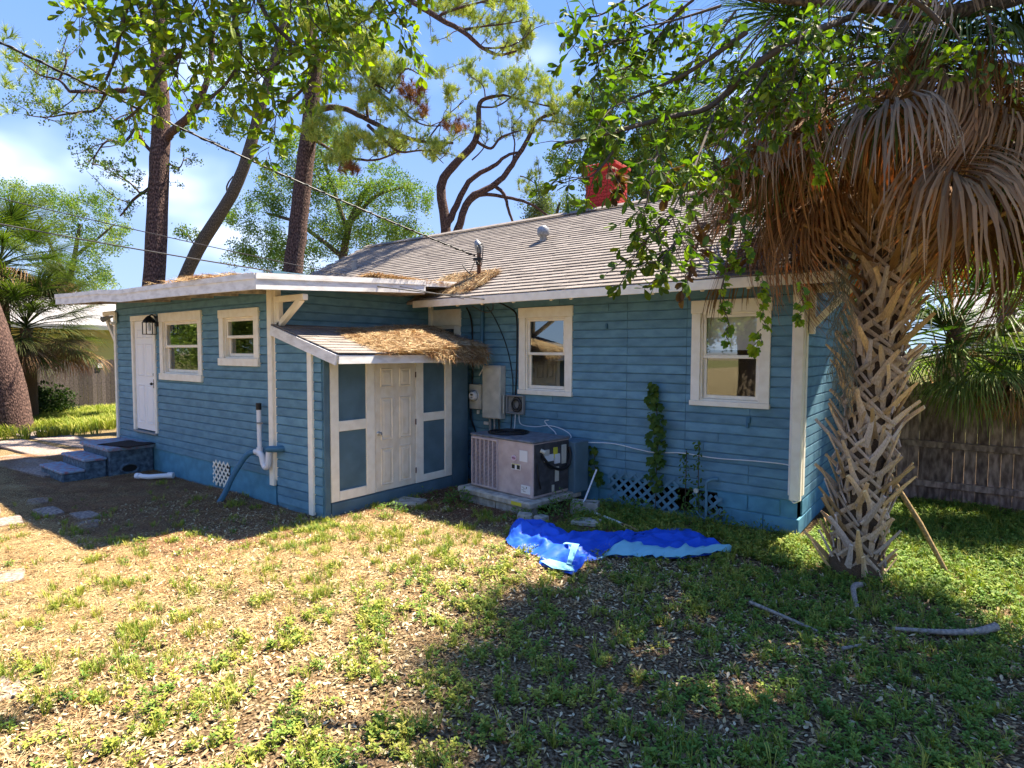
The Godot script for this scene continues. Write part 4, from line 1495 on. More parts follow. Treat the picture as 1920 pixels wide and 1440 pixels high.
	# old pavers in the dirt
	var pv := [[-9.6, 5.35, 0.42, 0.3], [-8.75, 5.45, 0.5, 0.26], [-8.1, 5.2, 0.5, 0.26], [-7.55, 5.35, 0.4, 0.28], [-9.3, 6.0, 0.55, 0.26], [-8.55, 5.95, 0.45, 0.3], [-8.5, 6.75, 0.5, 0.36], [-6.05, 6.5, 0.4, 0.3], [-3.5, 7.1, 0.4, 0.26]]
	var where := ["in the shade nearest the blue steps", "in the middle of the shaded row", "broad, at the shade's middle", "rightmost of the shaded row", "sunlit, crossing the shadow edge", "sunlit, beside the shadow edge", "large, sunlit at the left frame edge", "sunlit with a corner missing, left frame edge", "lowest left, pale and half buried"]
	for i in pv.size():
		slab("paver", "worn pinkish paver sunk in dirt, " + where[i], Vector3(pv[i][0], -0.012 + 0.003 * (i % 3), pv[i][1]), Vector3(pv[i][2], 0.05, pv[i][3]), rf(-0.2, 0.2) - 0.15, M.slab_tan, 20 + i, "old pavers in the dirt")
	# driveway strips
	for k in 3:
		slab("concrete_strip", ["pale sandy driveway strip nearest the steps", "middle pale driveway strip beyond the steps", "far pale driveway strip near the left pine"][k], [Vector3(-13.4, 0.0, 4.6), Vector3(-15.2, 0.0, 3.9), Vector3(-16.8, 0.0, 3.0)][k], [Vector3(3.6, 0.05, 0.8), Vector3(4.2, 0.05, 0.75), Vector3(5.0, 0.05, 0.8)][k], 0.12, M.slab_tan, 50 + k, "driveway strips")
	# sticks and fallen frond stems
	stem("frond_stem", "short grey fallen palm stem below the palm trunk", [Vector3(0.90, 0.03, 1.42), Vector3(0.86, 0.10, 1.75), Vector3(0.93, 0.02, 2.05)], 0.032, 0.018)
	stem("frond_stem", "long curved grey palm stem lying at right", [Vector3(1.22, 0.03, 2.34), Vector3(1.5, 0.04, 2.22), Vector3(1.75, 0.05, 2.06), Vector3(1.9, 0.08, 1.90)], 0.014, 0.036)
	stem("twig_stick", "thin broken stick on green weeds right of the tarp", [Vector3(0.15, 0.05, 2.58), Vector3(0.4, 0.06, 2.70), Vector3(0.74, 0.03, 2.78)], 0.018, 0.012)
	stem("twig_stick", "tiny stick on leaves in the right foreground", [Vector3(0.95, 0.04, 3.0), Vector3(1.06, 0.05, 2.86)], 0.014, 0.010)
	b = B.new()
	b.tube([Vector3(0.98, 1.02, 0.42), Vector3(1.3, 0.5, 0.47), Vector3(1.58, -0.02, 0.55)], [0.026, 0.028, 0.022], 7)
	tag(put(b, "leaning_pole", M.stick_tan), "tan wooden pole leaning against the right side of the palm trunk", "pole")

func stem(called: String, label: String, p: Array, r0: float, r1: float) -> void:
	var c := curve(p, 6)
	var b := B.new()
	b.tube(c, taper(c.size(), r0, r1), 7)
	tag(put(b, called, M.dead_wood), label, "fallen stem", "fallen stems on the lawn")

func slab(called: String, label: String, at: Vector3, s: Vector3, turn: float, m: Material, sd: int, group := "") -> void:
	var r := RandomNumberGenerator.new()
	r.seed = sd
	var ring := []
	var n := 16
	for i in n:
		var a := TAU * i / n
		var sq := 1.0 / maxf(absf(cos(a)), absf(sin(a)))
		sq = minf(sq, 1.36) * r.randf_range(0.93, 1.03)
		ring.append(Vector2(cos(a) * s.x * 0.5 * sq, sin(a) * s.z * 0.5 * sq))
	var b := B.new()
	for i in n:
		var p: Vector2 = ring[i]
		var q: Vector2 = ring[(i + 1) % n]
		var top := s.y * 0.5
		b.face([Vector3(p.x, -top, p.y), Vector3(q.x, -top, q.y), Vector3(q.x, top - 0.01, q.y), Vector3(p.x, top - 0.01, p.y)], Vector3(p.x, 0, p.y))
		b.face([Vector3(p.x, top - 0.01, p.y), Vector3(q.x, top - 0.01, q.y), Vector3(q.x * 0.95, top, q.y * 0.95), Vector3(p.x * 0.95, top, p.y * 0.95)], Vector3(p.x, 1, p.y))
		b.tri(Vector3(0, top + 0.002, 0), Vector3(p.x * 0.95, top, p.y * 0.95), Vector3(q.x * 0.95, top, q.y * 0.95), Vector3.UP, Vector3.UP, Vector3.UP)
	var o := put(b, called, m, self, at)
	o.rotation = Vector3(r.randf_range(-0.03, 0.03), turn, r.randf_range(-0.03, 0.03))
	tag(o, label, "stone" if called == "flat_stone" else "paver" if called != "concrete_strip" else "driveway", group)

func air_conditioner(at: Vector3, yaw: float) -> void:
	var a := thing("air_conditioner", "boxy grey packaged air conditioner with louvred front standing on the concrete pad", "air conditioner", at, yaw)
	var w := 1.32
	var h := 0.80
	var d := 0.80
	var b := B.new()
	b.bev(Vector3(0, h * 0.5, 0), Vector3(w, h, d), 0.012)
	put(b, "cabinet", M.ac_paint, a)
	b = B.new()
	b.bev(Vector3(0, 0.02, 0), Vector3(w - 0.05, 0.06, d - 0.05), 0.01)
	put(b, "base_rail", M.grey_side, a)
	# side panel, right
	b = B.new()
	b.bev(Vector3(w * 0.5 + 0.003, h * 0.5 + 0.01, 0), Vector3(0.02, h - 0.06, d - 0.03), 0.006)
	put(b, "side_panel", M.ac_side, a)
	# lid
	b = B.new()
	b.bev(Vector3(0, h + 0.012, 0), Vector3(w + 0.03, 0.036, d + 0.03), 0.012)
	put(b, "lid", M.ac_top, a)
	b = B.new()
	var c := Vector3(-0.25, h + 0.032, -0.02)
	for i in 9:
		var r := 0.06 + 0.032 * i
		var p := []
		for k in 33:
			p.append(c + Vector3(cos(TAU * k / 32.0) * r, 0.012, sin(TAU * k / 32.0) * r))
		b.tube(p, [0.004 if i < 8 else 0.014], 5, false)
	for k in 8:
		var e := Vector3(cos(TAU * k / 8.0), 0, sin(TAU * k / 8.0))
		b.tube([c + e * 0.05 + Vector3.UP * 0.006, c + e * 0.33 + Vector3.UP * 0.006], [0.005], 5)
	put(b, "fan_guard", M.black_metal, a)
	b = B.new()
	b.disc(c + Vector3(0, 0.001, 0), Vector3(0.32, 0, 0), Vector3(0, 0, -0.32), 28)
	put(b, "fan_well", M.rubber, a)
	# grille of six bays
	var g0 := -w * 0.5 + 0.035
	var gw := 0.565
	b = B.new()
	b.box(Vector3(g0 + gw * 0.5, h * 0.5, d * 0.5 + 0.002), Vector3(gw, h - 0.09, 0.005))
	put(b, "coil", M.ac_coil, a)
	for k in 7:
		b = B.new()
		b.bev(Vector3(g0 + gw * k / 6.0, h * 0.5, d * 0.5 + 0.012), Vector3(0.022, h - 0.06, 0.022), 0.004)
		put(b, "grille_post", M.ac_paint, a)
	b = B.new()
	for y in [0.035, h - 0.035]:
		b.bev(Vector3(g0 + gw * 0.5, y, d * 0.5 + 0.012), Vector3(gw + 0.02, 0.03, 0.024), 0.004)
	put(b, "grille_rail", M.ac_paint, a)
	for k in 6:
		for i in 34:
			b = B.new()
			b.box(Vector3(g0 + gw * (k + 0.5) / 6.0, 0.062 + i * 0.0203, d * 0.5 + 0.009), Vector3(gw / 6.0 - 0.024, 0.003, 0.012), Basis(Vector3.RIGHT, 0.5))
			put(b, "louvre", M.ac_paint, a)
	# plates and stickers
	for s in [[0.28, 0.55, 0.09, 0.06, "label_pink", 0], [0.475, 0.60, 0.155, 0.16, "label_white", 0], [0.325, 0.425, 0.18, 0.085, "label_yellow", 1], [0.52, 0.12, 0.18, 0.12, "label_white", 2]]:
		b = B.new()
		b.box(Vector3(s[0], s[1], d * 0.5 + 0.003), Vector3(s[2], s[3], 0.006))
		var st := put(b, "sticker", M.label_white if s[5] else M[s[4]], a)
		if s[5] == 1:
			for q in [-0.052, 0.052]:
				b = B.new()
				b.box(Vector3(s[0] + q, s[1], d * 0.5 + 0.007), Vector3(0.06, 0.06, 0.003))
				put(b, "symbol", M.label_black, st)
			b = B.new()
			b.box(Vector3(s[0], s[1] + 0.038, d * 0.5 + 0.007), Vector3(0.16, 0.008, 0.003))
			put(b, "stripe", M.label_yellow, st)
		elif s[5] == 2:
			b = B.new()
			for q in 4:
				b.box(Vector3(s[0] - 0.05 + 0.03 * (q % 2), s[1] + 0.03 - 0.02 * q, d * 0.5 + 0.007), Vector3(0.05, 0.005, 0.003))
			b.box(Vector3(s[0] + 0.02, s[1] + 0.03, d * 0.5 + 0.007), Vector3(0.012, 0.03, 0.003))
			put(b, "print", M.label_black, st)
		elif s[4] == "label_pink":
			b = B.new()
			var pl := []
			for k in 25:
				pl.append(Vector3(s[0] + cos(TAU * k / 24.0) * 0.05, s[1] + sin(TAU * k / 24.0) * 0.036, d * 0.5 + 0.006))
			b.tube(pl, [0.004], 5, false)
			put(b, "badge_ring", M.label_white, st)
			b = B.new()
			b.box(Vector3(s[0], s[1], d * 0.5 + 0.008), Vector3(0.06, 0.014, 0.004))
			put(b, "badge_bar", M.ac_coil, st)
	# controls on the right side
	var x := w * 0.5 + 0.014
	for s in [[0.56, 0.10, 0.10, 0.20, "label_white", 0.03], [0.62, -0.05, 0.16, 0.09, "label_yellow", 0.02], [0.53, -0.08, 0.14, 0.11, "label_white", 0.05], [0.58, -0.24, 0.28, 0.10, "grey_box", 0.03], [0.30, -0.09, 0.22, 0.09, "grey_box", 0.008], [0.10, 0.0, 0.10, 0.05, "grey_box", 0.02], [0.64, 0.16, 0.09, 0.13, "grey_box", 0.03]]:
		b = B.new()
		b.bev(Vector3(x, s[0], s[1] - 0.02), Vector3(s[5], s[2], s[3]), 0.003)
		put(b, "service_tag" if s[5] < 0.025 else "control_part", M[s[4]], a)
	b = B.new()
	b.tube([Vector3(x, 0.69, 0.26), Vector3(x + 0.05, 0.66, 0.22)], [0.03, 0.03], 10)
	put(b, "valve", M.grey_box, a)
	b = B.new()
	b.tube(curve([Vector3(x + 0.02, 0.62, 0.25), Vector3(x + 0.06, 0.48, 0.14), Vector3(x + 0.07, 0.38, -0.08), Vector3(x + 0.07, 0.40, -0.28), Vector3(x + 0.05, 0.56, -0.36), Vector3(x + 0.02, 0.68, -0.36)]), [0.022], 8)
	b.tube(curve([Vector3(x + 0.01, 0.5, 0.33), Vector3(x + 0.04, 0.3, 0.34), Vector3(x + 0.02, 0.14, 0.27)]), [0.012], 6)
	put(b, "cable", M.black_metal, a)
	# duct to the wall
	b = B.new()
	b.bev(Vector3(0.32, 0.36, -d * 0.5 - 0.17), Vector3(0.92, 0.78, 0.34), 0.012)
	put(b, "duct", M.blue_panel, a)

func tarp() -> void:
	var n := FastNoiseLite.new()
	n.seed = 5
	n.frequency = 1.15
	n.fractal_type = FastNoiseLite.FRACTAL_RIDGED
	n.fractal_octaves = 3
	# outline of the heap: back edge and front edge, left to right
	var back := curve([Vector3(-2.96, 0, 2.05), Vector3(-2.85, 0, 1.78), Vector3(-2.5, 0, 1.68), Vector3(-2.17, 0, 1.82), Vector3(-1.85, 0, 1.42), Vector3(-1.57, 0, 1.14), Vector3(-1.32, 0, 0.74), Vector3(-1.02, 0, 0.66), Vector3(-0.85, 0, 0.90), Vector3(-0.52, 0, 1.08)], 8)
	var front := curve([Vector3(-2.90, 0, 2.20), Vector3(-2.72, 0, 2.50), Vector3(-2.42, 0, 2.68), Vector3(-2.1, 0, 2.72), Vector3(-1.86, 0, 2.80), Vector3(-1.58, 0, 2.48), Vector3(-1.45, 0, 2.22), Vector3(-1.12, 0, 2.02), Vector3(-0.80, 0, 1.72), Vector3(-0.46, 0, 1.22)], 8)
	var t := thing("tarp", "crumpled bright blue tarp with pale turquoise edge lying before the AC unit", "tarp", Vector3(-1.8, 0, 1.9))
	var org := Vector3(-1.8, 0, 1.9)
	var nj := back.size()
	var ni := 40
	var rr := []
	for i in ni:
		var f := float(i) / (ni - 1)
		var ln := []
		for j in nj:
			var p: Vector3 = front[j].lerp(back[j], f)
			var edge := sin(PI * clampf(f * 0.92 + 0.04, 0, 1)) * minf(1.0, minf(j, nj - 1 - j) / 6.0 + 0.15)
			var r := n.get_noise_2d(p.x * 0.9 + p.z * 1.3, p.z * 0.8 - p.x * 1.1)
			var r2 := n.get_noise_2d(p.x * 2.4 - p.z * 1.7 + 9.0, p.z * 2.2 + p.x * 1.0)
			var y := 0.012 + edge * (0.055 + 0.15 * maxf(r, 0.0) + 0.035 * maxf(r2, 0.0) + 0.04 * f) * lerpf(1.0, 0.6, clampf((p.x + 2.6) / 1.6, 0.0, 1.0))
			p.x += 0.05 * n.get_noise_2d(p.z * 2.0, 7.0 + p.x * 2.0)
			ln.append(Vector3(p.x, maxf(y, 0.012), p.z) - org)
		rr.append(ln)
	var b := B.new()
	b.rows(rr)
	put(b, "sheet", M.tarp_blue, t)
	# the turned back edge that shows the pale side
	b = B.new()
	var fold := []
	for i in 9:
		var f := float(i) / 8.0
		var ln := []
		for j in range(42, nj):
			var q := clampf((j - 42) / 5.0, 0.0, 1.0)
			var base: Vector3 = rr[0][j].lerp(rr[8][j], f * q)
			var r := n.get_noise_2d(base.x * 2.2 + 4.0 - base.z * 2.0, base.z * 4.0 + base.x + f)
			ln.append(base + Vector3(0.01 + 0.012 * r * q, 0.022 + 0.045 * sin(PI * f) * q + 0.045 * maxf(r, 0.0) * q, 0.035 * q * (1.0 - f)))
		fold.append(ln)
	b.rows(fold)
	put(b, "turned_edge", M.tarp_light, t)
	# the loose flap reaching towards the lawn
	b = B.new()
	var fl := []
	for i in 13:
		var f := float(i) / 12.0
		var ln := []
		for j in 11:
			var s := float(j) / 10.0
			var p := Vector3(-2.04 + s * lerpf(0.56, 0.62, f), 0, 2.55 + f * 0.42 + s * 0.08).lerp(Vector3(-1.9 + s * 0.42, 0, 2.95 + s * 0.02), f)
			var y := 0.11 * (1.0 - f) * (1.0 - f) + 0.03 + 0.05 * maxf(0.0, n.get_noise_2d(p.x * 3.1, p.z * 3.1 + 2.0)) * (1.2 - f)
			ln.append(Vector3(p.x, y, p.z) - org)
		fl.append(ln)
	fl.reverse()
	b.rows(fl)
	put(b, "flap", M.tarp_blue, t)
	b = B.new()
	b.rows([[Vector3(-1.92, 0.075, 2.93) - org, Vector3(-1.7, 0.07, 3.02) - org, Vector3(-1.46, 0.06, 2.93) - org], [Vector3(-1.86, 0.085, 2.84) - org, Vector3(-1.68, 0.10, 2.88) - org, Vector3(-1.5, 0.085, 2.82) - org]])
	put(b, "turned_edge", M.tarp_light, t)
	b = B.new()
	b.rows([[Vector3(-1.62, 0.10, 2.88) - org, Vector3(-1.56, 0.10, 2.88) - org], [Vector3(-1.76, 0.19, 2.55) - org, Vector3(-1.68, 0.20, 2.52) - org], [Vector3(-1.95, 0.13, 2.44) - org, Vector3(-1.93, 0.14, 2.40) - org]])
	put(b, "seam_strip", M.tarp_light, t)

# ---------------------------------------------------------------- fences and the houses beyond
func make_fences_and_neighbours() -> void:
	var fl := thing("picket_fence", "tall weathered grey brown picket fence at left before the yellow house", "fence", Vector3(-24.3, 0, 0))
	var z := -6.0
	var b: B
	while z < 9.0:
		b = B.new()
		var h := 1.98 + rf(-0.02, 0.02)
		var w := 0.138
		var t := rf(-0.006, 0.006)
		b.hull8([Vector3(-0.009 + t, -0.05, z + w / 2), Vector3(0.009 + t, -0.05, z + w / 2), Vector3(0.009 + t, -0.05, z - w / 2), Vector3(-0.009 + t, -0.05, z - w / 2), Vector3(-0.009, h - 0.04, z + w / 2), Vector3(0.009, h - 0.04, z + w / 2), Vector3(0.009, h - 0.04, z - w / 2), Vector3(-0.009, h - 0.04, z - w / 2)])
		b.hull8([Vector3(-0.009, h - 0.04, z + w / 2), Vector3(0.009, h - 0.04, z + w / 2), Vector3(0.009, h - 0.04, z - w / 2), Vector3(-0.009, h - 0.04, z - w / 2), Vector3(-0.009, h, z + w / 4), Vector3(0.009, h, z + w / 4), Vector3(0.009, h, z - w / 4), Vector3(-0.009, h, z - w / 4)])
		put(b, "picket", M["picket_%d" % (rng.randi() % 5)], fl)
		z += 0.146
	for y in [0.35, 1.1, 1.75]:
		b = B.new()
		b.box(Vector3(-0.03, y, 1.5), Vector3(0.04, 0.09, 15.0))
		put(b, "rail", M.picket_1, fl)
	b = B.new()
	b.box(Vector3(0.03, 1.76, -0.2), Vector3(0.03, 0.16, 0.16))
	put(b, "fence_box", M.label_white, fl)
	var fr := thing("board_fence", "dark mossy board fence with two rails at right behind the palm", "fence", Vector3(0, 0, -3.4))
	var x := 0.06
	while x < 9.0:
		b = B.new()
		var w2 := 0.1435
		var h2 := 1.86 + rf(-0.015, 0.015)
		b.hull8([Vector3(x, -0.1, 0.0), Vector3(x + w2, -0.1, 0.0), Vector3(x + w2, -0.1, -0.018), Vector3(x, -0.1, -0.018), Vector3(x, h2 - 0.04, 0.0), Vector3(x + w2, h2 - 0.04, 0.0), Vector3(x + w2, h2 - 0.04, -0.018), Vector3(x, h2 - 0.04, -0.018)])
		b.hull8([Vector3(x, h2 - 0.04, 0.0), Vector3(x + w2, h2 - 0.04, 0.0), Vector3(x + w2, h2 - 0.04, -0.018), Vector3(x, h2 - 0.04, -0.018), Vector3(x + 0.035, h2, 0.0), Vector3(x + w2 - 0.035, h2, 0.0), Vector3(x + w2 - 0.035, h2, -0.018), Vector3(x + 0.035, h2, -0.018)])
		put(b, "fence_board", M["board_%d" % (rng.randi() % 5)], fr)
		x += 0.146
	for y in [0.25, 0.88, 1.60]:
		b = B.new()
		b.bev(Vector3(4.5, y, 0.032), Vector3(9.0, 0.10, 0.062), 0.006)
		put(b, "rail", M.board_4, fr)
	for px in [0.9, 3.3, 5.7]:
		b = B.new()
		b.bev(Vector3(px, 0.9, -0.065), Vector3(0.09, 1.9, 0.09), 0.006)
		put(b, "post", M.board_1, fr)
	# yellow house at left
	var yh := thing("neighbour_house", "yellow clapboard house with pale grey roof beyond the left fence", "house", Vector3(-28.6, 0, 0))
	b = B.new()
	b.box(Vector3(-4.0, 1.6, -1.0), Vector3(8.0, 3.6, 16.0))
	var yw := put(b, "wall", M.yellow_wall, yh)
	var y2 := 0.3
	while y2 < 3.35:
		b = B.new()
		b.hull8([Vector3(0.0, y2, 7.0), Vector3(0.035, y2, 7.0), Vector3(0.035, y2, -9.0), Vector3(0.0, y2, -9.0), Vector3(0.0, y2 + 0.2, 7.0), Vector3(0.012, y2 + 0.2, 7.0), Vector3(0.012, y2 + 0.2, -9.0), Vector3(0.0, y2 + 0.2, -9.0)])
		put(b, "siding_board", M.yellow_wall, yw)
		y2 += 0.2
	b = B.new()
	var q := []
	for dy in [-0.12, 0.0]:
		for p in [[0.55, 3.42, 7.6], [0.55, 3.42, -9.6]]:
			q.append(Vector3(p[0], p[1] + dy, p[2]))
		for p in [[-4.0, 5.15, -9.6], [-4.0, 5.15, 7.6]]:
			q.append(Vector3(p[0], p[1] + dy, p[2]))
	b.hull8([q[0], q[1], q[2], q[3], q[4], q[5], q[6], q[7]])
	var rq := []
	for dy in [-0.12, 0.0]:
		for p in [[-4.0, 5.14, 7.6], [-4.0, 5.14, -9.6], [-8.5, 3.42, -9.6], [-8.5, 3.42, 7.6]]:
			rq.append(Vector3(p[0], p[1] + dy, p[2]))
	b.hull8(rq)
	put(b, "roof", M.neighbour_roof, yh)
	b = B.new()
	b.box(Vector3(0.56, 3.3, -1.0), Vector3(0.03, 0.16, 17.2))
	put(b, "fascia", M.grey_side, yh)
	# pale house at right beyond the fence
	var wh := thing("neighbour_house", "pale house with a grey gable roof glimpsed beyond the right fence", "house", Vector3(6.0, 0, -26.0))
	b = B.new()
	b.box(Vector3(0, 1.5, 0), Vector3(9.0, 3.4, 7.0))
	put(b, "wall", M.white_wall, wh)
	b = B.new()
	b.hull8([Vector3(-5, 3.15, 4), Vector3(5, 3.15, 4), Vector3(5, 5.3, 0), Vector3(-5, 5.3, 0), Vector3(-5, 3.3, 4.05), Vector3(5, 3.3, 4.05), Vector3(5, 5.45, 0), Vector3(-5, 5.45, 0)])
	b.hull8([Vector3(-5, 5.3, -0.01), Vector3(5, 5.3, -0.01), Vector3(5, 3.15, -4), Vector3(-5, 3.15, -4), Vector3(-5, 5.44, -0.01), Vector3(5, 5.44, -0.01), Vector3(5, 3.3, -4.05), Vector3(-5, 3.3, -4.05)])
	put(b, "roof", M.neighbour_roof, wh)
	for k in 3:
		b = B.new()
		b.box(Vector3(-3.0 + 3.0 * k, 1.75, 3.52), Vector3(1.0, 1.3, 0.05))
		var wf := put(b, "window", M.white_trim, wh)
		b = B.new()
		b.box(Vector3(-3.0 + 3.0 * k, 1.75, 3.55), Vector3(0.84, 1.14, 0.03))
		put(b, "pane", M.grey_side, wf)
	# the yard behind the camera, seen in the window panes
	var bh := thing("neighbour_house", "white house across the rear yard, seen only as reflection in panes", "house", Vector3(2.0, 0, 34.0))
	b = B.new()
	b.box(Vector3(0, 1.5, 0), Vector3(12.0, 3.4, 6.0))
	put(b, "wall", M.white_wall, bh)
	b = B.new()
	b.hull8([Vector3(-7, 5.2, 0), Vector3(7, 5.2, 0), Vector3(7, 3.1, -4), Vector3(-7, 3.1, -4), Vector3(-7, 5.35, 0), Vector3(7, 5.35, 0), Vector3(7, 3.25, -4), Vector3(-7, 3.25, -4)])
	b.hull8([Vector3(-7, 3.1, 4), Vector3(7, 3.1, 4), Vector3(7, 5.2, 0.01), Vector3(-7, 5.2, 0.01), Vector3(-7, 3.25, 4), Vector3(7, 3.25, 4), Vector3(7, 5.34, 0.01), Vector3(-7, 5.34, 0.01)])
	put(b, "roof", M.neighbour_roof, bh)

# ---------------------------------------------------------------- where the limbs and leaf masses of the trees are (metres)
# limb: first radius, last radius, points; mass: centre, horizontal radius, vertical radius, count
const OAKISH_LIMBS := [
	[0.3, 0.17, [-16.99, 3.2, 0.82, -16.97, 4.12, 0.74, -16.94, 6.26, 0.58, -16.95, 7.8, 0.49, -16.97, 9.33, 0.4, -17.09, 10.4, 0.42, -17.08, 11.47, 0.34, -17.16, 13.61, 0.26]],
	[0.12, 0.06, [-16.88, 8.38, 0.39, -15.91, 8.71, 0.26, -15.09, 9.06, 0.24, -14.89, 9.78, 0.04, -14.84, 10.94, -0.08]],
	[0.1, 0.04, [-17.06, 9.56, 0.46, -17.63, 9.78, 0.87, -18.18, 9.75, 1.3, -18.01, 9.53, 1.81, -17.87, 9.31, 2.35]],
	[0.05, 0.01, [-18.24, 9.75, 1.34, -18.46, 9.24, 1.55, -18.83, 9.16, 1.83, -19.19, 9.09, 2.11, -19.61, 9.01, 2.44, -20.1, 9.08, 2.81]],
	[0.04, 0.01, [-17.87, 9.31, 2.35, -18.11, 9.62, 2.51, -18.52, 9.76, 2.82, -18.99, 10.19, 3.15]],
	[0.03, 0.01, [-18.11, 9.62, 2.51, -17.96, 10.2, 2.36, -18.2, 10.41, 2.53]],
	[0.06, 0.03, [-17, 7.87, 0.52, -17.4, 8.38, 0.79, -17.6, 9.02, 0.9, -17.68, 9.48, 0.93]],
	[0.04, 0.01, [-17.53, 8.79, 0.87, -17.19, 8.15, 1.28, -17.02, 7.97, 1.79, -17.24, 7.61, 1.98, -17.32, 7.29, 2.06]],
	[0.03, 0.01, [-17.19, 8.15, 1.28, -18.03, 8.94, 1.23, -18.34, 9.24, 1.46]],
	[0.05, 0.02, [-17.03, 7.11, 0.59, -17.46, 6.72, 0.95, -17.66, 6.41, 1.12, -17.81, 6.18, 1.25]],
	[0.03, 0.01, [-17.34, 6.8, 0.85, -17.66, 7.18, 1.07, -17.97, 7.41, 1.29]],
	[0.03, 0.01, [-16.88, 7.8, 0.43, -16.52, 7.57, 0.17, -16.41, 7.87, 0.06]],
	[0.03, 0.01, [-16.88, 8.56, 0.38, -16.5, 8.72, 0.08, -16.31, 8.64, -0.06]],
]
const OAKISH_LEAVES := [
	[-19.86, 10.57, 2.91, 0.36, 0.2, 30],
	[-19.4, 10.17, 2.58, 0.48, 0.18, 36],
	[-19.05, 10.51, 2.29, 0.42, 0.3, 40],
	[-18.62, 9.97, 2, 0.39, 0.21, 30],
	[-19.62, 9.67, 2.79, 0.39, 0.14, 22],
	[-19.18, 9.75, 2.44, 0.38, 0.15, 24],
	[-19.68, 8.98, 2.88, 0.3, 0.11, 14],
	[-19.06, 9.07, 2.4, 0.38, 0.15, 22],
	[-19.43, 9.34, 2.66, 0.33, 0.14, 14],
	[-17.99, 9.12, 1.57, 0.42, 0.36, 55],
	[-18.12, 8.67, 1.7, 0.38, 0.3, 45],
	[-18.32, 8.22, 1.88, 0.33, 0.27, 36],
	[-18.03, 7.81, 1.69, 0.27, 0.27, 34],
	[-17.45, 7.51, 1.27, 0.39, 0.3, 48],
	[-17.18, 7.2, 1.08, 0.3, 0.21, 30],
	[-17.68, 7.24, 1.46, 0.33, 0.18, 26],
	[-16.09, 7.73, 0.21, 0.26, 0.27, 30],
	[-16.03, 8.57, 0.11, 0.23, 0.15, 18],
	[-16.2, 7.43, 0.31, 0.23, 0.15, 16],
	[-17.05, 6.82, 1, 0.33, 0.18, 28],
	[-17.47, 6.22, 1.37, 0.38, 0.15, 26],
	[-17.18, 6.42, 1.13, 0.3, 0.15, 20],
	[-17.37, 8.37, 1.14, 0.27, 0.21, 22],
	[-17.67, 8.6, 1.36, 0.27, 0.24, 22],
]
const LEANING_LIMBS := [
	[0.22, 0.15, [-20.66, 3.04, -1.4, -20.5, 4.84, -1.65, -19.95, 6.35, -2.17, -19.25, 7.87, -2.8, -18.85, 9.29, -3.2, -18.6, 10.71, -3.49, -18.28, 12.32, -3.84, -18.03, 13.64, -4.12, -17.88, 15.91, -4.39]],
	[0.04, 0.02, [-19.32, 7.74, -2.74, -19.41, 8.15, -2.7, -19.24, 8.53, -2.85]],
	[0.03, 0.01, [-20.13, 5.88, -2, -20.4, 6.35, -1.82, -20.63, 6.6, -1.66]],
]
const LEANING_LEAVES := [
	[-20.48, 6.5, -1.77, 0.38, 0.17, 20],
	[-20.14, 6.35, -2.02, 0.19, 0.15, 8],
	[-19.27, 10.52, -2.96, 0.57, 0.57, 60],
	[-19.49, 12.5, -2.93, 1.14, 0.95, 120],
	[-18.78, 13.64, -3.55, 1.14, 1.14, 120],
]
const PINE_LIMBS := [
	[0.3, 0.2, [-15.65, 3.33, -2.73, -15.62, 5.04, -2.87, -15.53, 6.41, -3.03, -15.47, 7.78, -3.17, -15.38, 9.14, -3.33, -15.33, 10.34, -3.45, -15.3, 11.54, -3.55, -15.55, 12.91, -3.44, -15.82, 14.79, -3.36]],
	[0.1, 0.04, [-15.22, 10.09, -3.51, -14.23, 9.96, -3.76, -13.31, 9.48, -4.05, -12.4, 8.96, -4.33, -11.75, 8.72, -4.82, -10.98, 8.67, -5.41]],
	[0.05, 0.02, [-13.31, 9.48, -4.05, -13.27, 10.01, -3.99, -12.91, 10.41, -4.04, -12.58, 10.17, -4.28]],
	[0.05, 0.01, [-12.97, 10.33, -3.99, -12.44, 9.85, -4.37, -12.04, 9.44, -4.65, -11.64, 9.2, -4.93, -11, 9.21, -5.43]],
	[0.09, 0.05, [-15.3, 11.37, -3.54, -14.22, 12.13, -3.78, -13.05, 12.76, -4.09, -12.57, 13.66, -4.52]],
	[0.1, 0.03, [-13.23, 13.98, -4.04, -11.78, 12.71, -4.43, -10.99, 12.1, -4.74, -10.15, 11.5, -4.97, -9.7, 11.05, -5.28, -9.33, 10.86, -5.55, -8.93, 10.96, -5.86]],
	[0.05, 0.02, [-10.99, 12.1, -4.74, -10.41, 12.14, -4.81, -9.81, 12.35, -5.28, -9.33, 12.5, -5.66]],
	[0.04, 0.01, [-10.27, 11.56, -4.88, -9.79, 11.66, -5.26, -9.18, 11.75, -5.73, -8.76, 11.85, -6.05]],
	[0.03, 0.01, [-9.7, 11.05, -5.28, -9.16, 11.08, -5.7, -8.74, 11.36, -6.04, -8.62, 11.74, -6.15]],
	[0.06, 0.01, [-13.3, 9.31, -4.05, -12.66, 8.76, -4.13, -12.26, 8.39, -4.41, -11.61, 8.43, -4.9, -11.19, 8.05, -5.2]],
	[0.06, 0.02, [-15.27, 9.15, -3.41, -14.1, 8.47, -3.64, -12.89, 8.14, -3.91, -12.26, 8.42, -4.41]],
	[0.03, 0.01, [-12.58, 10.17, -4.28, -12.22, 10.9, -4.61, -11.82, 10.74, -4.9, -11.51, 10.87, -5.15]],
	[0.03, 0.01, [-11.62, 8.72, -4.92, -11.26, 9.37, -5.24, -10.76, 9.94, -5.65]],
]
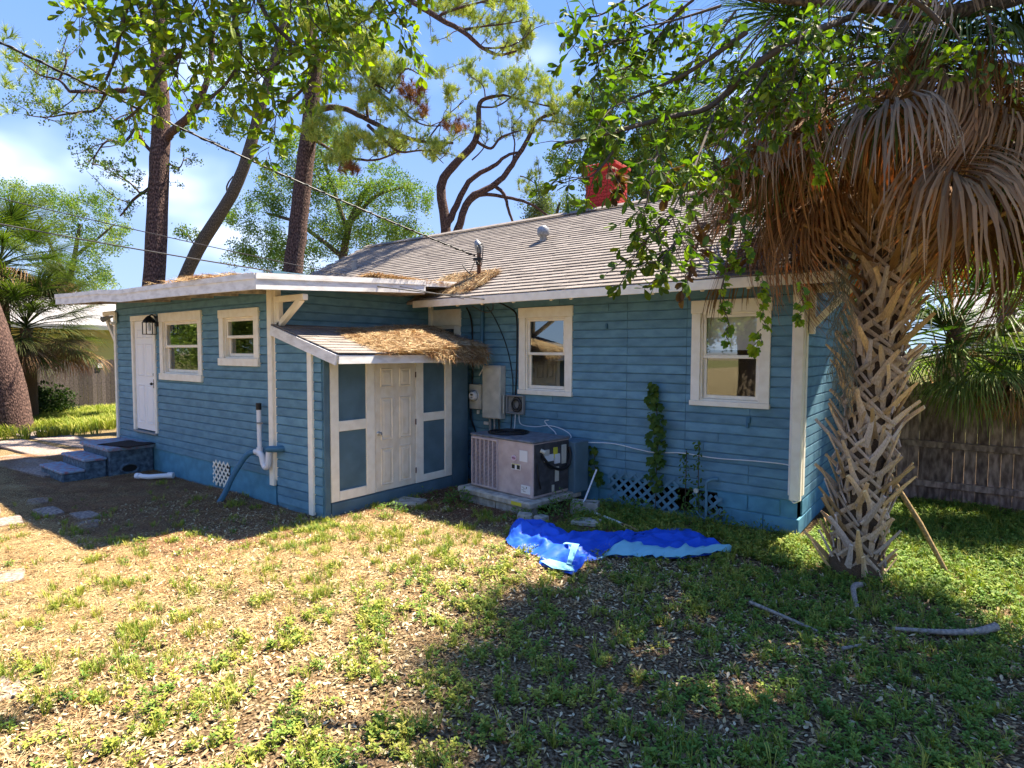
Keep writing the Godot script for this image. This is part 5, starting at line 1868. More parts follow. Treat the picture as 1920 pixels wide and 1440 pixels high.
const PINE_NEEDLES := [
	[-13.54, 12.03, -3.66, 0.97, 0.73, 130],
	[-13.13, 11.22, -3.93, 0.73, 0.65, 110],
	[-13.76, 10.73, -3.42, 0.65, 0.49, 70],
	[-14.34, 12.68, -3.1, 0.73, 0.49, 80],
	[-12.72, 10.66, -4.2, 0.49, 0.41, 45],
	[-14.34, 9.03, -2.86, 0.42, 0.32, 45],
	[-13.56, 8.76, -3.44, 0.81, 0.36, 80],
	[-12.65, 8.66, -4.12, 0.73, 0.36, 70],
	[-13.66, 8.14, -3.31, 0.57, 0.29, 40],
	[-11.42, 8.43, -5.05, 0.42, 0.29, 30],
	[-12.22, 10.98, -4.61, 0.36, 0.23, 20],
	[-11.5, 10.83, -5.15, 0.36, 0.19, 16],
	[-10.61, 12.82, -5.96, 0.65, 0.26, 50],
	[-9.83, 12.76, -6.55, 0.65, 0.29, 55],
	[-9.32, 12.02, -6.9, 0.21, 0.49, 36],
	[-10.07, 12.18, -6.33, 0.62, 0.21, 30],
	[-11.25, 12.88, -5.47, 0.57, 0.29, 36],
	[-12.95, 9.76, -3.97, 0.45, 0.36, 40],
	[-13.09, 10.25, -3.89, 0.41, 0.36, 30],
	[-11.03, 10.13, -5.46, 0.32, 0.23, 16],
	[-9.66, 11.6, -6.61, 0.45, 0.16, 22],
	[-12.37, 9.77, -4.41, 0.41, 0.26, 20],
	[-13.97, 9.52, -3.17, 0.41, 0.32, 30],
	[-14.85, 12.67, -2.7, 0.57, 0.65, 40],
]
const PINE_DEAD := [
	[-12.04, 10.22, -4.7, 0.45, 0.39, 34],
	[-10.99, 9.16, -5.43, 0.49, 0.16, 18],
	[-11.79, 9.69, -4.85, 0.32, 0.23, 12],
	[-13.46, 7.85, -3.45, 0.32, 0.16, 12],
]
const TWISTED_LIMBS := [
	[0.22, 0.05, [-14.56, 4.39, -8.68, -14.59, 7.09, -8.84, -14.8, 8.74, -8.79, -14.45, 9.57, -9.12, -13.9, 10.3, -9.59, -13.72, 11.03, -9.77, -13.74, 11.85, -9.81, -13.55, 12.17, -9.97, -12.98, 12.31, -10.42]],
	[0.14, 0.04, [-14.56, 7.19, -8.87, -14.24, 8.23, -9.19, -13.85, 9.06, -9.54, -13.21, 9.54, -10.06, -12.81, 9.95, -10.39, -12.41, 10.1, -10.71]],
	[0.16, 0.05, [-14.27, 6.88, -9.07, -13.91, 8.23, -9.44, -13.1, 8.85, -10.1, -12.64, 9.58, -10.5, -12.18, 10.62, -10.92, -11.88, 11.35, -11.2, -11.31, 11.62, -11.65]],
	[0.09, 0.04, [-13.9, 8.17, -9.44, -13.5, 8.44, -9.76, -12.76, 8.34, -10.33, -11.92, 8.03, -10.95, -11.16, 7.27, -11.48]],
	[0.08, 0.04, [-13.1, 8.75, -10.09, -12.84, 8.44, -10.27, -12.65, 7.72, -10.37, -12.45, 7.14, -10.48]],
	[0.07, 0.03, [-13.74, 10.51, -9.72, -13.32, 10.24, -10.02, -13, 10.66, -10.29, -12.44, 10.93, -10.74]],
	[0.04, 0.02, [-12.98, 12.31, -10.42, -12.23, 12.07, -10.98, -11.4, 11.87, -11.6, -10.75, 12.08, -12.11]],
	[0.04, 0.01, [-13.74, 11.85, -9.81, -13.21, 11.86, -10.21, -12.73, 12.27, -10.61, -12.34, 12.9, -10.95, -12.27, 13.31, -11.03]],
	[0.03, 0.01, [-13.55, 12.17, -9.97, -13.65, 12.68, -9.93, -14.08, 13.09, -9.63, -14.22, 13.47, -9.55]],
	[0.04, 0.01, [-12.64, 9.58, -10.5, -12.58, 10.41, -10.6, -12.69, 11.03, -10.56, -12.38, 11.55, -10.83]],
	[0.04, 0.01, [-11.88, 11.35, -11.2, -11.21, 11.24, -11.7, -10.63, 11.04, -12.14]],
	[0.03, 0.01, [-12.38, 9.17, -10.68, -12.12, 9.07, -10.86, -11.78, 8.76, -11.1]],
	[0.03, 0.01, [-13.88, 9.78, -9.56, -13.56, 10.2, -9.83, -13.42, 10.82, -9.98, -13.6, 11.34, -9.88]],
]
const TWISTED_NEEDLES := [
	[-14.15, 13.34, -9.59, 0.33, 0.25, 24],
	[-13.66, 12.93, -9.94, 0.62, 0.25, 40],
	[-12.79, 13.06, -10.61, 0.58, 0.33, 40],
	[-12.23, 12.9, -11.04, 0.71, 0.41, 60],
	[-11.59, 12.59, -11.5, 0.62, 0.33, 40],
	[-12.73, 12.27, -10.61, 0.83, 0.27, 40],
	[-11.89, 11.9, -11.22, 0.93, 0.37, 70],
	[-11.06, 11.66, -11.85, 0.79, 0.46, 70],
	[-11.21, 11.04, -11.69, 0.66, 0.37, 40],
	[-12.66, 11.11, -10.59, 0.46, 0.21, 18],
	[-10.67, 12.08, -12.18, 0.52, 0.41, 36],
	[-13.24, 12.58, -10.24, 0.46, 0.25, 20],
	[-11.86, 11.03, -11.19, 0.62, 0.29, 24],
	[-12.2, 8.75, -10.78, 0.33, 0.29, 14],
	[-11.96, 9.17, -10.99, 0.33, 0.21, 12],
	[-14.03, 11.75, -9.58, 0.29, 0.21, 8],
]
const MIDDLE_LIMBS := [
	[0.28, 0.1, [-21.02, 2.8, -8.68, -21.12, 5.71, -8.79, -20.92, 8.14, -9.11, -20.3, 9.85, -9.7]],
	[0.12, 0.05, [-20.92, 8.14, -9.11, -20.09, 9.36, -9.83, -18.95, 9.86, -10.73]],
	[0.12, 0.05, [-21.16, 6.68, -8.83, -22.75, 8.14, -7.71, -23.93, 8.62, -6.84]],
	[0.12, 0.05, [-21, 7.9, -9.03, -21.66, 10.09, -8.67, -22.1, 11.54, -8.43]],
]
const MIDDLE_LEAVES := [
	[-24.32, 8.61, -6.54, 1.22, 0.88, 90],
	[-23.59, 9.83, -7.18, 1.1, 1.1, 110],
	[-22.06, 10.33, -8.38, 1.34, 0.88, 110],
	[-22.87, 11.54, -7.84, 0.97, 0.85, 90],
	[-21.05, 9.12, -9.08, 1.83, 1.1, 190],
	[-19.72, 9.85, -10.14, 1.46, 0.88, 130],
	[-18.45, 9.37, -11.08, 0.73, 0.78, 60],
	[-20.03, 7.78, -9.76, 1.7, 0.78, 150],
	[-21.95, 7.41, -8.27, 1.46, 0.93, 150],
	[-23.88, 7.16, -6.78, 1.22, 0.88, 120],
	[-21.72, 11.79, -8.74, 1.34, 0.85, 110],
	[-23.08, 6.31, -7.34, 1.46, 0.68, 120],
	[-24.83, 6.67, -6.02, 0.73, 0.61, 50],
	[-18.87, 7.67, -10.65, 1.22, 0.61, 80],
	[-25.27, 8.37, -5.79, 0.34, 0.29, 14],
]
const LEFT_LIMBS := [
	[0.22, 0.08, [-39.54, 2.86, -3.33, -39.51, 5.31, -3.52, -39.23, 7.76, -3.9, -39.05, 9.6, -4.15]],
	[0.1, 0.04, [-39.23, 7.76, -3.9, -38.29, 8.69, -4.68, -37.47, 9.61, -5.37]],
	[0.1, 0.04, [-39.55, 6.54, -3.57, -40.48, 8.67, -3, -41.02, 10.2, -2.69]],
]
const LEFT_LEAVES := [
	[-41.29, 11.12, -2.54, 1.47, 0.8, 80],
	[-40.07, 11.06, -3.47, 0.92, 0.67, 50],
	[-38.84, 10.46, -4.37, 1.38, 0.74, 70],
	[-37.71, 9.45, -5.17, 1.1, 0.61, 50],
	[-39.77, 9.29, -3.58, 1.16, 0.8, 60],
	[-38.04, 8.53, -4.86, 1.38, 0.61, 60],
	[-38.96, 7.15, -4.06, 1.69, 1.04, 120],
	[-40.15, 6.38, -3.1, 1.53, 0.92, 90],
	[-38.39, 5.93, -4.42, 1.29, 1.04, 100],
	[-41.2, 8.37, -2.43, 1.23, 1.1, 80],
	[-38.14, 11.29, -4.97, 0.92, 0.31, 20],
	[-41.97, 9.59, -1.92, 1.23, 1.23, 80],
	[-42.28, 11.42, -1.8, 0.92, 0.61, 30],
]
const PALE_LIMBS := [
	[0.15, 0.06, [-13.81, 4.87, -15.6, -14.03, 8.15, -15.65, -13.87, 9.41, -15.85]],
]
const PALE_LEAVES := [
	[-14.87, 9.2, -15.08, 0.71, 0.66, 50],
	[-14.16, 9.2, -15.61, 0.96, 0.76, 80],
	[-13.35, 8.86, -16.21, 0.91, 0.66, 70],
	[-14.69, 9.91, -15.26, 0.5, 0.35, 20],
]
const BACK_LIMBS := [
	[0.35, 0.12, [-7.95, 2.77, -13.64, -8.17, 6.5, -13.72, -8.39, 8.15, -13.66, -8.86, 9.81, -13.41]],
	[0.15, 0.06, [-8.39, 8.15, -13.66, -7.53, 9.4, -14.4, -6.91, 10.64, -14.96]],
	[0.12, 0.05, [-8.67, 9.19, -13.51, -9.7, 10.22, -12.8, -10.23, 11.46, -12.47]],
]
const BACK_LEAVES := [
	[-10.08, 11.87, -12.61, 0.93, 0.79, 110],
	[-10.2, 10.63, -12.43, 0.95, 0.87, 120],
	[-9.03, 10.12, -13.3, 1.35, 1.14, 210],
	[-7.85, 9.19, -14.14, 1.56, 1.14, 230],
	[-9.65, 8.87, -12.74, 1.14, 0.95, 150],
	[-8.17, 11.36, -14.04, 1.35, 1.14, 200],
	[-6.68, 8.78, -15.01, 1.24, 1.14, 170],
	[-8.55, 8.05, -13.53, 1.24, 0.73, 120],
	[-11, 9.8, -11.77, 0.62, 0.62, 50],
	[-10.42, 7.31, -12.05, 0.83, 0.41, 60],
	[-7.09, 11.06, -14.85, 1.24, 1.24, 170],
	[-9.13, 12.91, -13.41, 1.04, 0.93, 120],
]
const RIGHT_LIMBS := [
	[0.27, 0.2, [2.77, 2.02, -19.27, 2.71, 3.53, -19.33, 2.78, 4.67, -19.46, 2.79, 5.99, -19.56, 2.8, 9.21, -19.77]],
	[0.1, 0.05, [2.75, 5.42, -19.49, 2.06, 6.74, -19.04, 1.28, 7.69, -18.51]],
]
const RIGHT_LEAVES := [
	[-0.29, 5.03, -17.13, 0.68, 0.8, 80],
	[0.44, 5.79, -17.74, 0.76, 0.68, 90],
	[2.61, 5.99, -19.42, 0.95, 0.95, 130],
	[1.79, 5.99, -18.78, 0.76, 0.68, 90],
	[1.01, 6.74, -18.24, 1.14, 0.76, 120],
	[2.97, 4.29, -19.58, 0.57, 0.76, 60],
	[-0.2, 6.92, -17.32, 1.14, 0.95, 130],
	[-1.7, 6.91, -16.17, 1.14, 0.95, 120],
	[-3.23, 7.66, -15.05, 1.14, 0.95, 110],
	[2.03, 7.69, -19.08, 1.51, 0.95, 150],
	[-0.28, 9.19, -17.41, 1.7, 1.14, 160],
	[-3.3, 9.55, -15.13, 1.51, 1.14, 130],
]
const SHRUB_LEAVES := [
	[2.17, 1.94, -11.24, 0.74, 0.24, 90],
	[1.41, 1.96, -10.67, 0.54, 0.22, 60],
	[2.58, 2.51, -11.59, 0.41, 0.24, 40],
]
const NEAR_LEFT := [
	[0.22, 0.05, [-13.53, 1.93, 7.72, -11.55, 6.56, 7.15, -8.38, 7.32, 6.56, -5.87, 6.56, 5.96, -4.12, 5.71, 5.68, -3.11, 5.5, 5.17, -2.25, 5.48, 4.52, -1.89, 5.82, 3.97]],
	[0.02, 0.01, [-4.42, 5.78, 5.78, -3.99, 5.21, 5.99, -4.03, 4.94, 6.04, -4.06, 4.72, 6.08, -4.11, 4.54, 6.13]],
	[0.01, 0, [-4.97, 6.11, 5.93, -4.63, 5.43, 6.09, -4.3, 5.09, 6.24, -4.21, 5.03, 6.17, -4.13, 5.04, 6.11]],
	[0.02, 0.01, [-4.12, 5.71, 5.68, -3.67, 5.12, 5.75, -3.61, 4.81, 5.73, -3.76, 4.59, 5.86, -3.88, 4.32, 5.97, -3.97, 4.21, 6.05]],
	[0.01, 0, [-3.61, 4.81, 5.73, -3.65, 4.59, 5.78, -3.71, 4.41, 5.84]],
	[0.02, 0.01, [-3.37, 5.47, 5.5, -3.28, 5.03, 5.46, -3.23, 4.77, 5.44, -3.3, 4.55, 5.51, -3.42, 4.39, 5.61]],
	[0.01, 0, [-3.23, 4.77, 5.44, -3.09, 4.59, 5.35, -2.98, 4.42, 5.27, -2.99, 4.2, 5.29, -3.03, 3.89, 5.35]],
	[0.02, 0.01, [-3.19, 5.43, 5.37, -3.07, 5.08, 5.3, -2.85, 4.81, 5.15, -2.73, 4.64, 5.07, -2.82, 4.46, 5.15, -2.91, 4.37, 5.22]],
	[0.01, 0, [-2.85, 4.81, 5.15, -2.99, 4.68, 5.26, -3.16, 4.5, 5.4, -3.25, 4.31, 5.49]],
	[0.01, 0, [-2.73, 5.43, 5.02, -2.64, 4.99, 4.98, -2.69, 4.73, 5.03, -2.63, 4.55, 5]],
	[0.01, 0, [-2.59, 5.43, 4.91, -2.53, 5.08, 4.88, -2.4, 4.99, 4.79]],
	[0.01, 0, [-2.38, 5.43, 4.75, -2.25, 5.15, 4.67, -2.13, 4.95, 4.59, -2.11, 4.83, 4.58]],
	[0.01, 0, [-2.1, 5.48, 4.53, -2.11, 5.22, 4.56, -2.16, 5.08, 4.6]],
	[0.01, 0, [-3.58, 5.47, 5.66, -3.48, 5.16, 5.61, -3.42, 4.94, 5.57, -3.48, 4.72, 5.64, -3.54, 4.59, 5.69]],
	[0.01, 0, [-2.94, 5.43, 5.18, -2.91, 5.12, 5.18, -2.96, 4.95, 5.22, -3.06, 4.84, 5.31]],
	[0.01, 0, [-4.07, 5.56, 6.03, -3.91, 5.12, 5.94, -3.82, 4.88, 5.89, -3.87, 4.72, 5.93]],
	[0.01, 0, [-3.75, 5.52, 5.79, -3.85, 5.16, 5.89, -3.91, 4.99, 5.95]],
	[0.01, 0, [-3.44, 5.47, 5.55, -3.6, 5.08, 5.7, -3.73, 4.94, 5.82]],
	[0.01, 0, [-3.15, 5.43, 5.34, -3.18, 5.12, 5.38, -3.38, 4.86, 5.55]],
	[0.01, 0, [-2.8, 5.43, 5.07, -2.79, 5.08, 5.08, -2.57, 4.82, 4.93, -2.53, 4.73, 4.91]],
]
const NEAR_RIGHT := [
	[0.1, 0.03, [3.75, 3.33, -2.31, 3.29, 5.26, -1.43, 2.44, 5.8, 0.27, 1.84, 5.31, 1.41, 1.46, 5.08, 1.94, 1.11, 5.09, 2.2, 0.66, 5.16, 2.54, 0.05, 5.32, 2.78, -0.74, 5.52, 3.16]],
	[0.03, 0.01, [0.8, 5.05, 2.44, 0.63, 4.35, 3.78, 0.41, 4.14, 3.96, 0.2, 3.95, 4.05, 0.02, 3.84, 4.32, -0.09, 3.62, 4.84, -0.27, 3.52, 5.1]],
	[0.01, 0, [0.25, 3.97, 4.02, 0.29, 3.51, 4.46, 0.31, 3.3, 4.67, 0.28, 3.09, 4.82, 0.32, 2.91, 4.8, 0.24, 2.73, 4.88]],
	[0.01, 0, [0.28, 3.09, 4.82, 0.24, 2.98, 4.96, 0.17, 2.87, 5.02, 0.14, 2.76, 5.05]],
	[0.01, 0, [0.32, 2.97, 4.8, 0.29, 2.85, 4.93, 0.24, 2.79, 4.98]],
	[0.01, 0, [-0.17, 4.7, 4.36, -0.41, 4.55, 4.49, -0.53, 4.54, 4.69]],
	[0.01, 0, [0.12, 4.63, 4.15, -0.13, 4.45, 4.27, -0.25, 4.22, 4.71, -0.33, 4.22, 4.89]],
	[0.01, 0, [0.06, 4.59, 4.19, -0.18, 4.27, 4.32, -0.21, 4.04, 4.69, -0.26, 3.88, 4.85]],
	[0.02, 0, [0.4, 4.42, 3.94, 0.13, 4.17, 4.17, -0.07, 4.02, 4.37, -0.14, 3.8, 4.76, -0.13, 3.59, 4.99]],
	[0.01, 0, [0.55, 4.24, 3.84, 0.37, 3.82, 4.01, 0.26, 3.61, 4.11, 0.29, 3.36, 4.1]],
	[0.01, 0, [0.02, 3.76, 4.32, 0.14, 3.36, 4.8, 0.16, 3.14, 4.91, 0.15, 2.96, 5.03]],
	[0.01, 0, [0.68, 4.42, 3.73, 0.64, 4.03, 3.79, 0.48, 3.79, 3.93, 0.43, 3.58, 3.98]],
	[0.01, 0, [0.34, 4.56, 3.98, 0.24, 4.35, 4.08, 0.14, 4.1, 4.17, 0.03, 3.92, 4.26]],
	[0.01, 0, [0.26, 4.59, 4.04, 0.01, 4.49, 4.24, -0.21, 4.42, 4.42, -0.37, 4.27, 4.55]],
	[0.01, 0, [0.54, 4.52, 3.83, 0.41, 4.31, 3.95, 0.33, 4.1, 4.02, 0.23, 3.79, 4.12]],
	[0.01, 0, [-0.02, 4.66, 4.26, -0.21, 4.52, 4.41, -0.29, 4.34, 4.48, -0.46, 4.24, 4.61]],
	[0.01, 0, [0.79, 4.53, 3.64, 0.69, 4.24, 3.74, 0.61, 4.14, 3.81, 0.53, 3.93, 3.88]],
	[0.01, 0, [-0.09, 3.5, 4.85, -0.14, 3.33, 5.01, -0.21, 3.3, 5.18]],
	[0.01, 0, [1.01, 4.53, 3.47, 0.97, 4.32, 3.52, 0.91, 4.18, 3.57]],
	[0.01, 0, [1.24, 4.48, 3.3, 1.13, 4.25, 3.4, 1.03, 4.11, 3.49]],
	[0.02, 0.01, [1.41, 4.48, 3.17, 1.35, 4.56, 3.21, 1.23, 4.67, 3.29, 1.12, 4.77, 3.38]],
	[0.01, 0, [1.66, 4.53, 2.98, 1.72, 4.32, 2.94, 1.82, 4.2, 2.87]],
	[0.01, 0, [1.46, 4.48, 3.13, 1.52, 4.35, 3.09, 1.44, 4.18, 3.16]],
]
const NEAR_BROWN := [
	[0.01, 0, [0.05, 3.31, 3.91, 0.1, 3.14, 3.89, 0.04, 2.92, 3.94, 0.01, 2.75, 3.98]],
	[0, 0, [-0.14, 3.56, 4.04, -0.06, 3.58, 3.98, -0.04, 3.5, 3.97]],
	[0, 0, [-0.41, 3.67, 4.24, -0.39, 3.56, 4.23, -0.37, 3.48, 4.22]],
]
const NEAR_VINES := [
	[0.01, 0, [0.21, 3.34, 3.54, 0.19, 2.95, 3.58, 0.16, 2.71, 3.61, 0.21, 2.55, 3.58, 0.2, 2.39, 3.6]],
	[0.01, 0, [0.28, 3.26, 3.48, 0.3, 3.07, 3.48, 0.26, 2.95, 3.52]],
	[0, 0, [0.39, 2.95, 3.42, 0.4, 2.77, 3.43, 0.42, 2.59, 3.42, 0.39, 2.33, 3.47]],
	[0.01, 0, [0.72, 4.69, 3.05, 0.68, 4.38, 3.1, 0.67, 4.14, 3.13, 0.65, 3.86, 3.16, 0.72, 3.6, 3.13]],
	[0, 0, [0.59, 4.34, 3.18, 0.58, 4.18, 3.2, 0.62, 3.98, 3.18]],
	[0, 0, [0.63, 2.87, 3.25, 0.65, 2.71, 3.24, 0.64, 2.55, 3.25]],
	[0, 0, [0.39, 4.18, 3.34, 0.43, 4.02, 3.32, 0.47, 3.9, 3.3]],
]

# ---------------------------------------------------------------- trees
func pv(a: Array) -> Array:
	var out := []
	for i in range(0, a.size() - 2, 3):
		out.append(Vector3(a[i], a[i + 1], a[i + 2]))
	return out

# one leaf: a pointed or rounded blade folded a little along its rib, root at the origin, along +y
func leaf_shape(b: B, xf: Transform3D, l: float, w: float, fold := 0.25, droop := 0.12) -> void:
	var prof := [0.0, 0.55, 1.0, 0.72, 0.0]
	var ys := [0.0, 0.28, 0.60, 0.86, 1.0]
	var pl := []
	var pc := []
	var pr := []
	for i in 5:
		var hw: float = prof[i] * w * 0.5
		var z: float = -droop * l * ys[i] * ys[i]
		pl.append(xf * Vector3(-hw, ys[i] * l, z + hw * fold))
		pc.append(xf * Vector3(0, ys[i] * l, z))
		pr.append(xf * Vector3(hw, ys[i] * l, z + hw * fold))
	for i in 4:
		if i == 0:
			b.tri(pc[0], pl[1], pc[1])
			b.tri(pc[0], pc[1], pr[1])
		elif i == 3:
			b.tri(pl[3], pc[4], pc[3])
			b.tri(pc[3], pc[4], pr[3])
		else:
			b.quad(pl[i], pl[i + 1], pc[i + 1], pc[i])
			b.quad(pc[i], pc[i + 1], pr[i + 1], pr[i])

func rand_basis() -> Basis:
	return Basis(Vector3.UP, rf(0, TAU)) * Basis(Vector3.RIGHT, rf(-1.2, 1.2)) * Basis(Vector3.BACK, rf(-1.2, 1.2))

# a spray of small leaves, for crowns at a distance
func clump_mesh(n: int, radius: float, l: float, w: float, m: Material) -> ArrayMesh:
	var b := B.new()
	for i in n:
		var d := Vector3(rf(-1, 1), rf(-1, 1), rf(-1, 1))
		if d.length() > 1.0:
			d = d.normalized() * rf(0.3, 1.0)
		var g := rf(0.75, 1.25)
		b.col = Color(g, g, g)
		var s := rf(0.7, 1.2)
		var o := d * radius
		var bs := rand_basis()
		var x := bs.x * w * s * 0.5
		var y := bs.y * l * s
		var mid := o + y * 0.55 + bs.z * w * 0.12
		b.tri(o, o + y * 0.5 - x, mid)
		b.tri(o, mid, o + y * 0.5 + x)
		b.tri(o + y * 0.5 - x, o + y, mid)
		b.tri(mid, o + y, o + y * 0.5 + x)
	return b.mesh(m)

# a shoot with a brush of long needles
func needle_mesh(n: int, l: float, w: float, m: Material) -> ArrayMesh:
	var b := B.new()
	for i in n:
		var a := rf(0, TAU)
		var e := rf(0.15, 1.25)
		var d := Vector3(cos(a) * sin(e), cos(e), sin(a) * sin(e))
		var g := rf(0.7, 1.25)
		b.col = Color(g, g, g)
		var o := Vector3(0, rf(-0.10, 0.06), 0)
		var s := d.cross(Vector3(rf(-1, 1), rf(-1, 1), rf(-1, 1))).normalized() * w * 0.5
		var len := l * rf(0.7, 1.1)
		b.tri(o - s, o + d * len + Vector3.DOWN * len * 0.12, o + s)
	return b.mesh(m)

func wood(t: Node3D, limbs: Array, m: Material, ground := true, sides := 9) -> void:
	for i in limbs.size():
		var p := pv(limbs[i][2])
		var b := B.new()
		var r0: float = limbs[i][0]
		var r1: float = limbs[i][1]
		var c: Array
		var r: Array
		if i == 0 and ground:
			var g := Vector3(p[0].x, -0.25, p[0].z)
			c = curve([g] + p, 3)
			r = taper(c.size(), r0 * 1.12, r1)
			for k in 3:
				r[k] *= 1.3 - 0.1 * k
		else:
			c = curve(p, 5)
			r = taper(c.size(), r0, r1)
		for k in c.size():
			var q: Vector3 = c[k]
			if k > 0 and k < c.size() - 1:
				c[k] = q + Vector3(rf(-1, 1), rf(-1, 1), rf(-1, 1)) * r[k] * (0.05 if i == 0 else 0.2)
			r[k] = r[k] * rf(0.96, 1.04)
		b.tube(c, r, sides if i == 0 else 7)
		for k in c.size():
			c[k] = c[k] - t.position
		var moved := B.new()
		moved.v = b.v.duplicate()
		moved.n = b.n
		moved.c = b.c
		moved.t = b.t
		for k in moved.v.size():
			moved.v[k] = moved.v[k] - t.position
		put(moved, "trunk" if i == 0 and ground else "limb", m, t)

# crown: sprays spread through the leaf masses, thinner in the middle, with gaps
func crown(t: Node3D, masses: Array, meshes: Array, cols: Array, scale := 1.0, more := 1.0, called := "crown", up := false) -> void:
	var xfs := [[], []]
	var cc := [PackedColorArray(), PackedColorArray()]
	var n := FastNoiseLite.new()
	n.seed = rng.randi() % 1000
	n.frequency = 0.9
	for ms in masses:
		var o := Vector3(ms[0], ms[1], ms[2])
		var todo := int(ms[5] * more)
		var guard := 0
		while todo > 0 and guard < 4000:
			guard += 1
			var d := Vector3(rf(-1, 1), rf(-1, 1), rf(-1, 1))
			var len := d.length()
			if len > 1.0 or len < 0.05:
				continue
			var p := o + Vector3(d.x * ms[3], d.y * ms[4], d.z * ms[3])
			if n.get_noise_3dv(p) < -0.18 + 0.25 * (1.0 - len):
				continue
			todo -= 1
			var k := rng.randi() % meshes.size()
			var bs := rand_basis() if not up else Basis(Vector3.UP, rf(0, TAU)) * Basis(Vector3.RIGHT, rf(-0.9, 0.9))
			xfs[k].append(Transform3D(bs.scaled(Vector3.ONE * rf(0.7, 1.25) * scale), p - t.position))
			var c: Color = cols[rng.randi() % cols.size()]
			var g := rf(0.8, 1.2)
			cc[k].append(Color(c.r * g, c.g * g, c.b * g))
	for k in meshes.size():
		if xfs[k].size():
			scatter(meshes[k], xfs[k], cc[k], called, t)

# fine crooked twigs along the limbs with sprays at their ends
func twiggery(t: Node3D, limbs: Array, from: int, gap: float, len: float, m: Material, meshes: Array, cols: Array, per: int, scale: float, droop := 0.0, called := "spray") -> void:
	var b := B.new()
	var xfs := [[], []]
	var cc := [PackedColorArray(), PackedColorArray()]
	for i in range(from, limbs.size()):
		var p := curve(pv(limbs[i][2]), 6)
		var n := p.size() - 1
		var acc := 0.0
		for k in n:
			if float(k) / n < 0.25:
				continue
			acc += p[k].distance_to(p[k + 1])
			if acc < gap * rf(0.6, 1.4):
				continue
			acc = 0.0
			var d: Vector3 = (p[k + 1] - p[k]).normalized()
			var q: Vector3 = p[k]
			var dir := (d * rf(0.3, 0.9) + Vector3(rf(-1, 1), rf(-0.6, 0.9) - droop, rf(-1, 1))).normalized()
			var l := len * rf(0.4, 1.2)
			var pts := [q]
			for s in 4:
				dir = (dir + Vector3(rf(-1, 1), rf(-0.8, 0.9), rf(-1, 1)) * 0.45).normalized()
				q += dir * l / 4.0
				pts.append(q)
				if s > 0:
					for e in per:
						var w := rng.randi() % meshes.size()
						var o := q + Vector3(rf(-1, 1), rf(-0.7, 0.8), rf(-1, 1)) * 0.13
						xfs[w].append(Transform3D((Basis(Vector3.UP, rf(0, TAU)) * Basis(Vector3.RIGHT, rf(-0.9, 0.9))).scaled(Vector3.ONE * rf(0.6, 1.15) * scale), o - t.position))
						var c: Color = cols[rng.randi() % cols.size()]
						var g := rf(0.75, 1.25)
						cc[w].append(Color(c.r * g, c.g * g, c.b * g))
			for s in pts.size():
				pts[s] -= t.position
			b.tube(pts, [0.017, 0.014, 0.011, 0.008, 0.005], 4, false)
	kind(put(b, "twigs", m, t), "stuff")
	for k in meshes.size():
		if xfs[k].size():
			scatter(meshes[k], xfs[k], cc[k], called, t)

func base_of(limbs: Array) -> Vector3:
	var p := pv(limbs[0][2])
	return Vector3(p[0].x, 0, p[0].z)

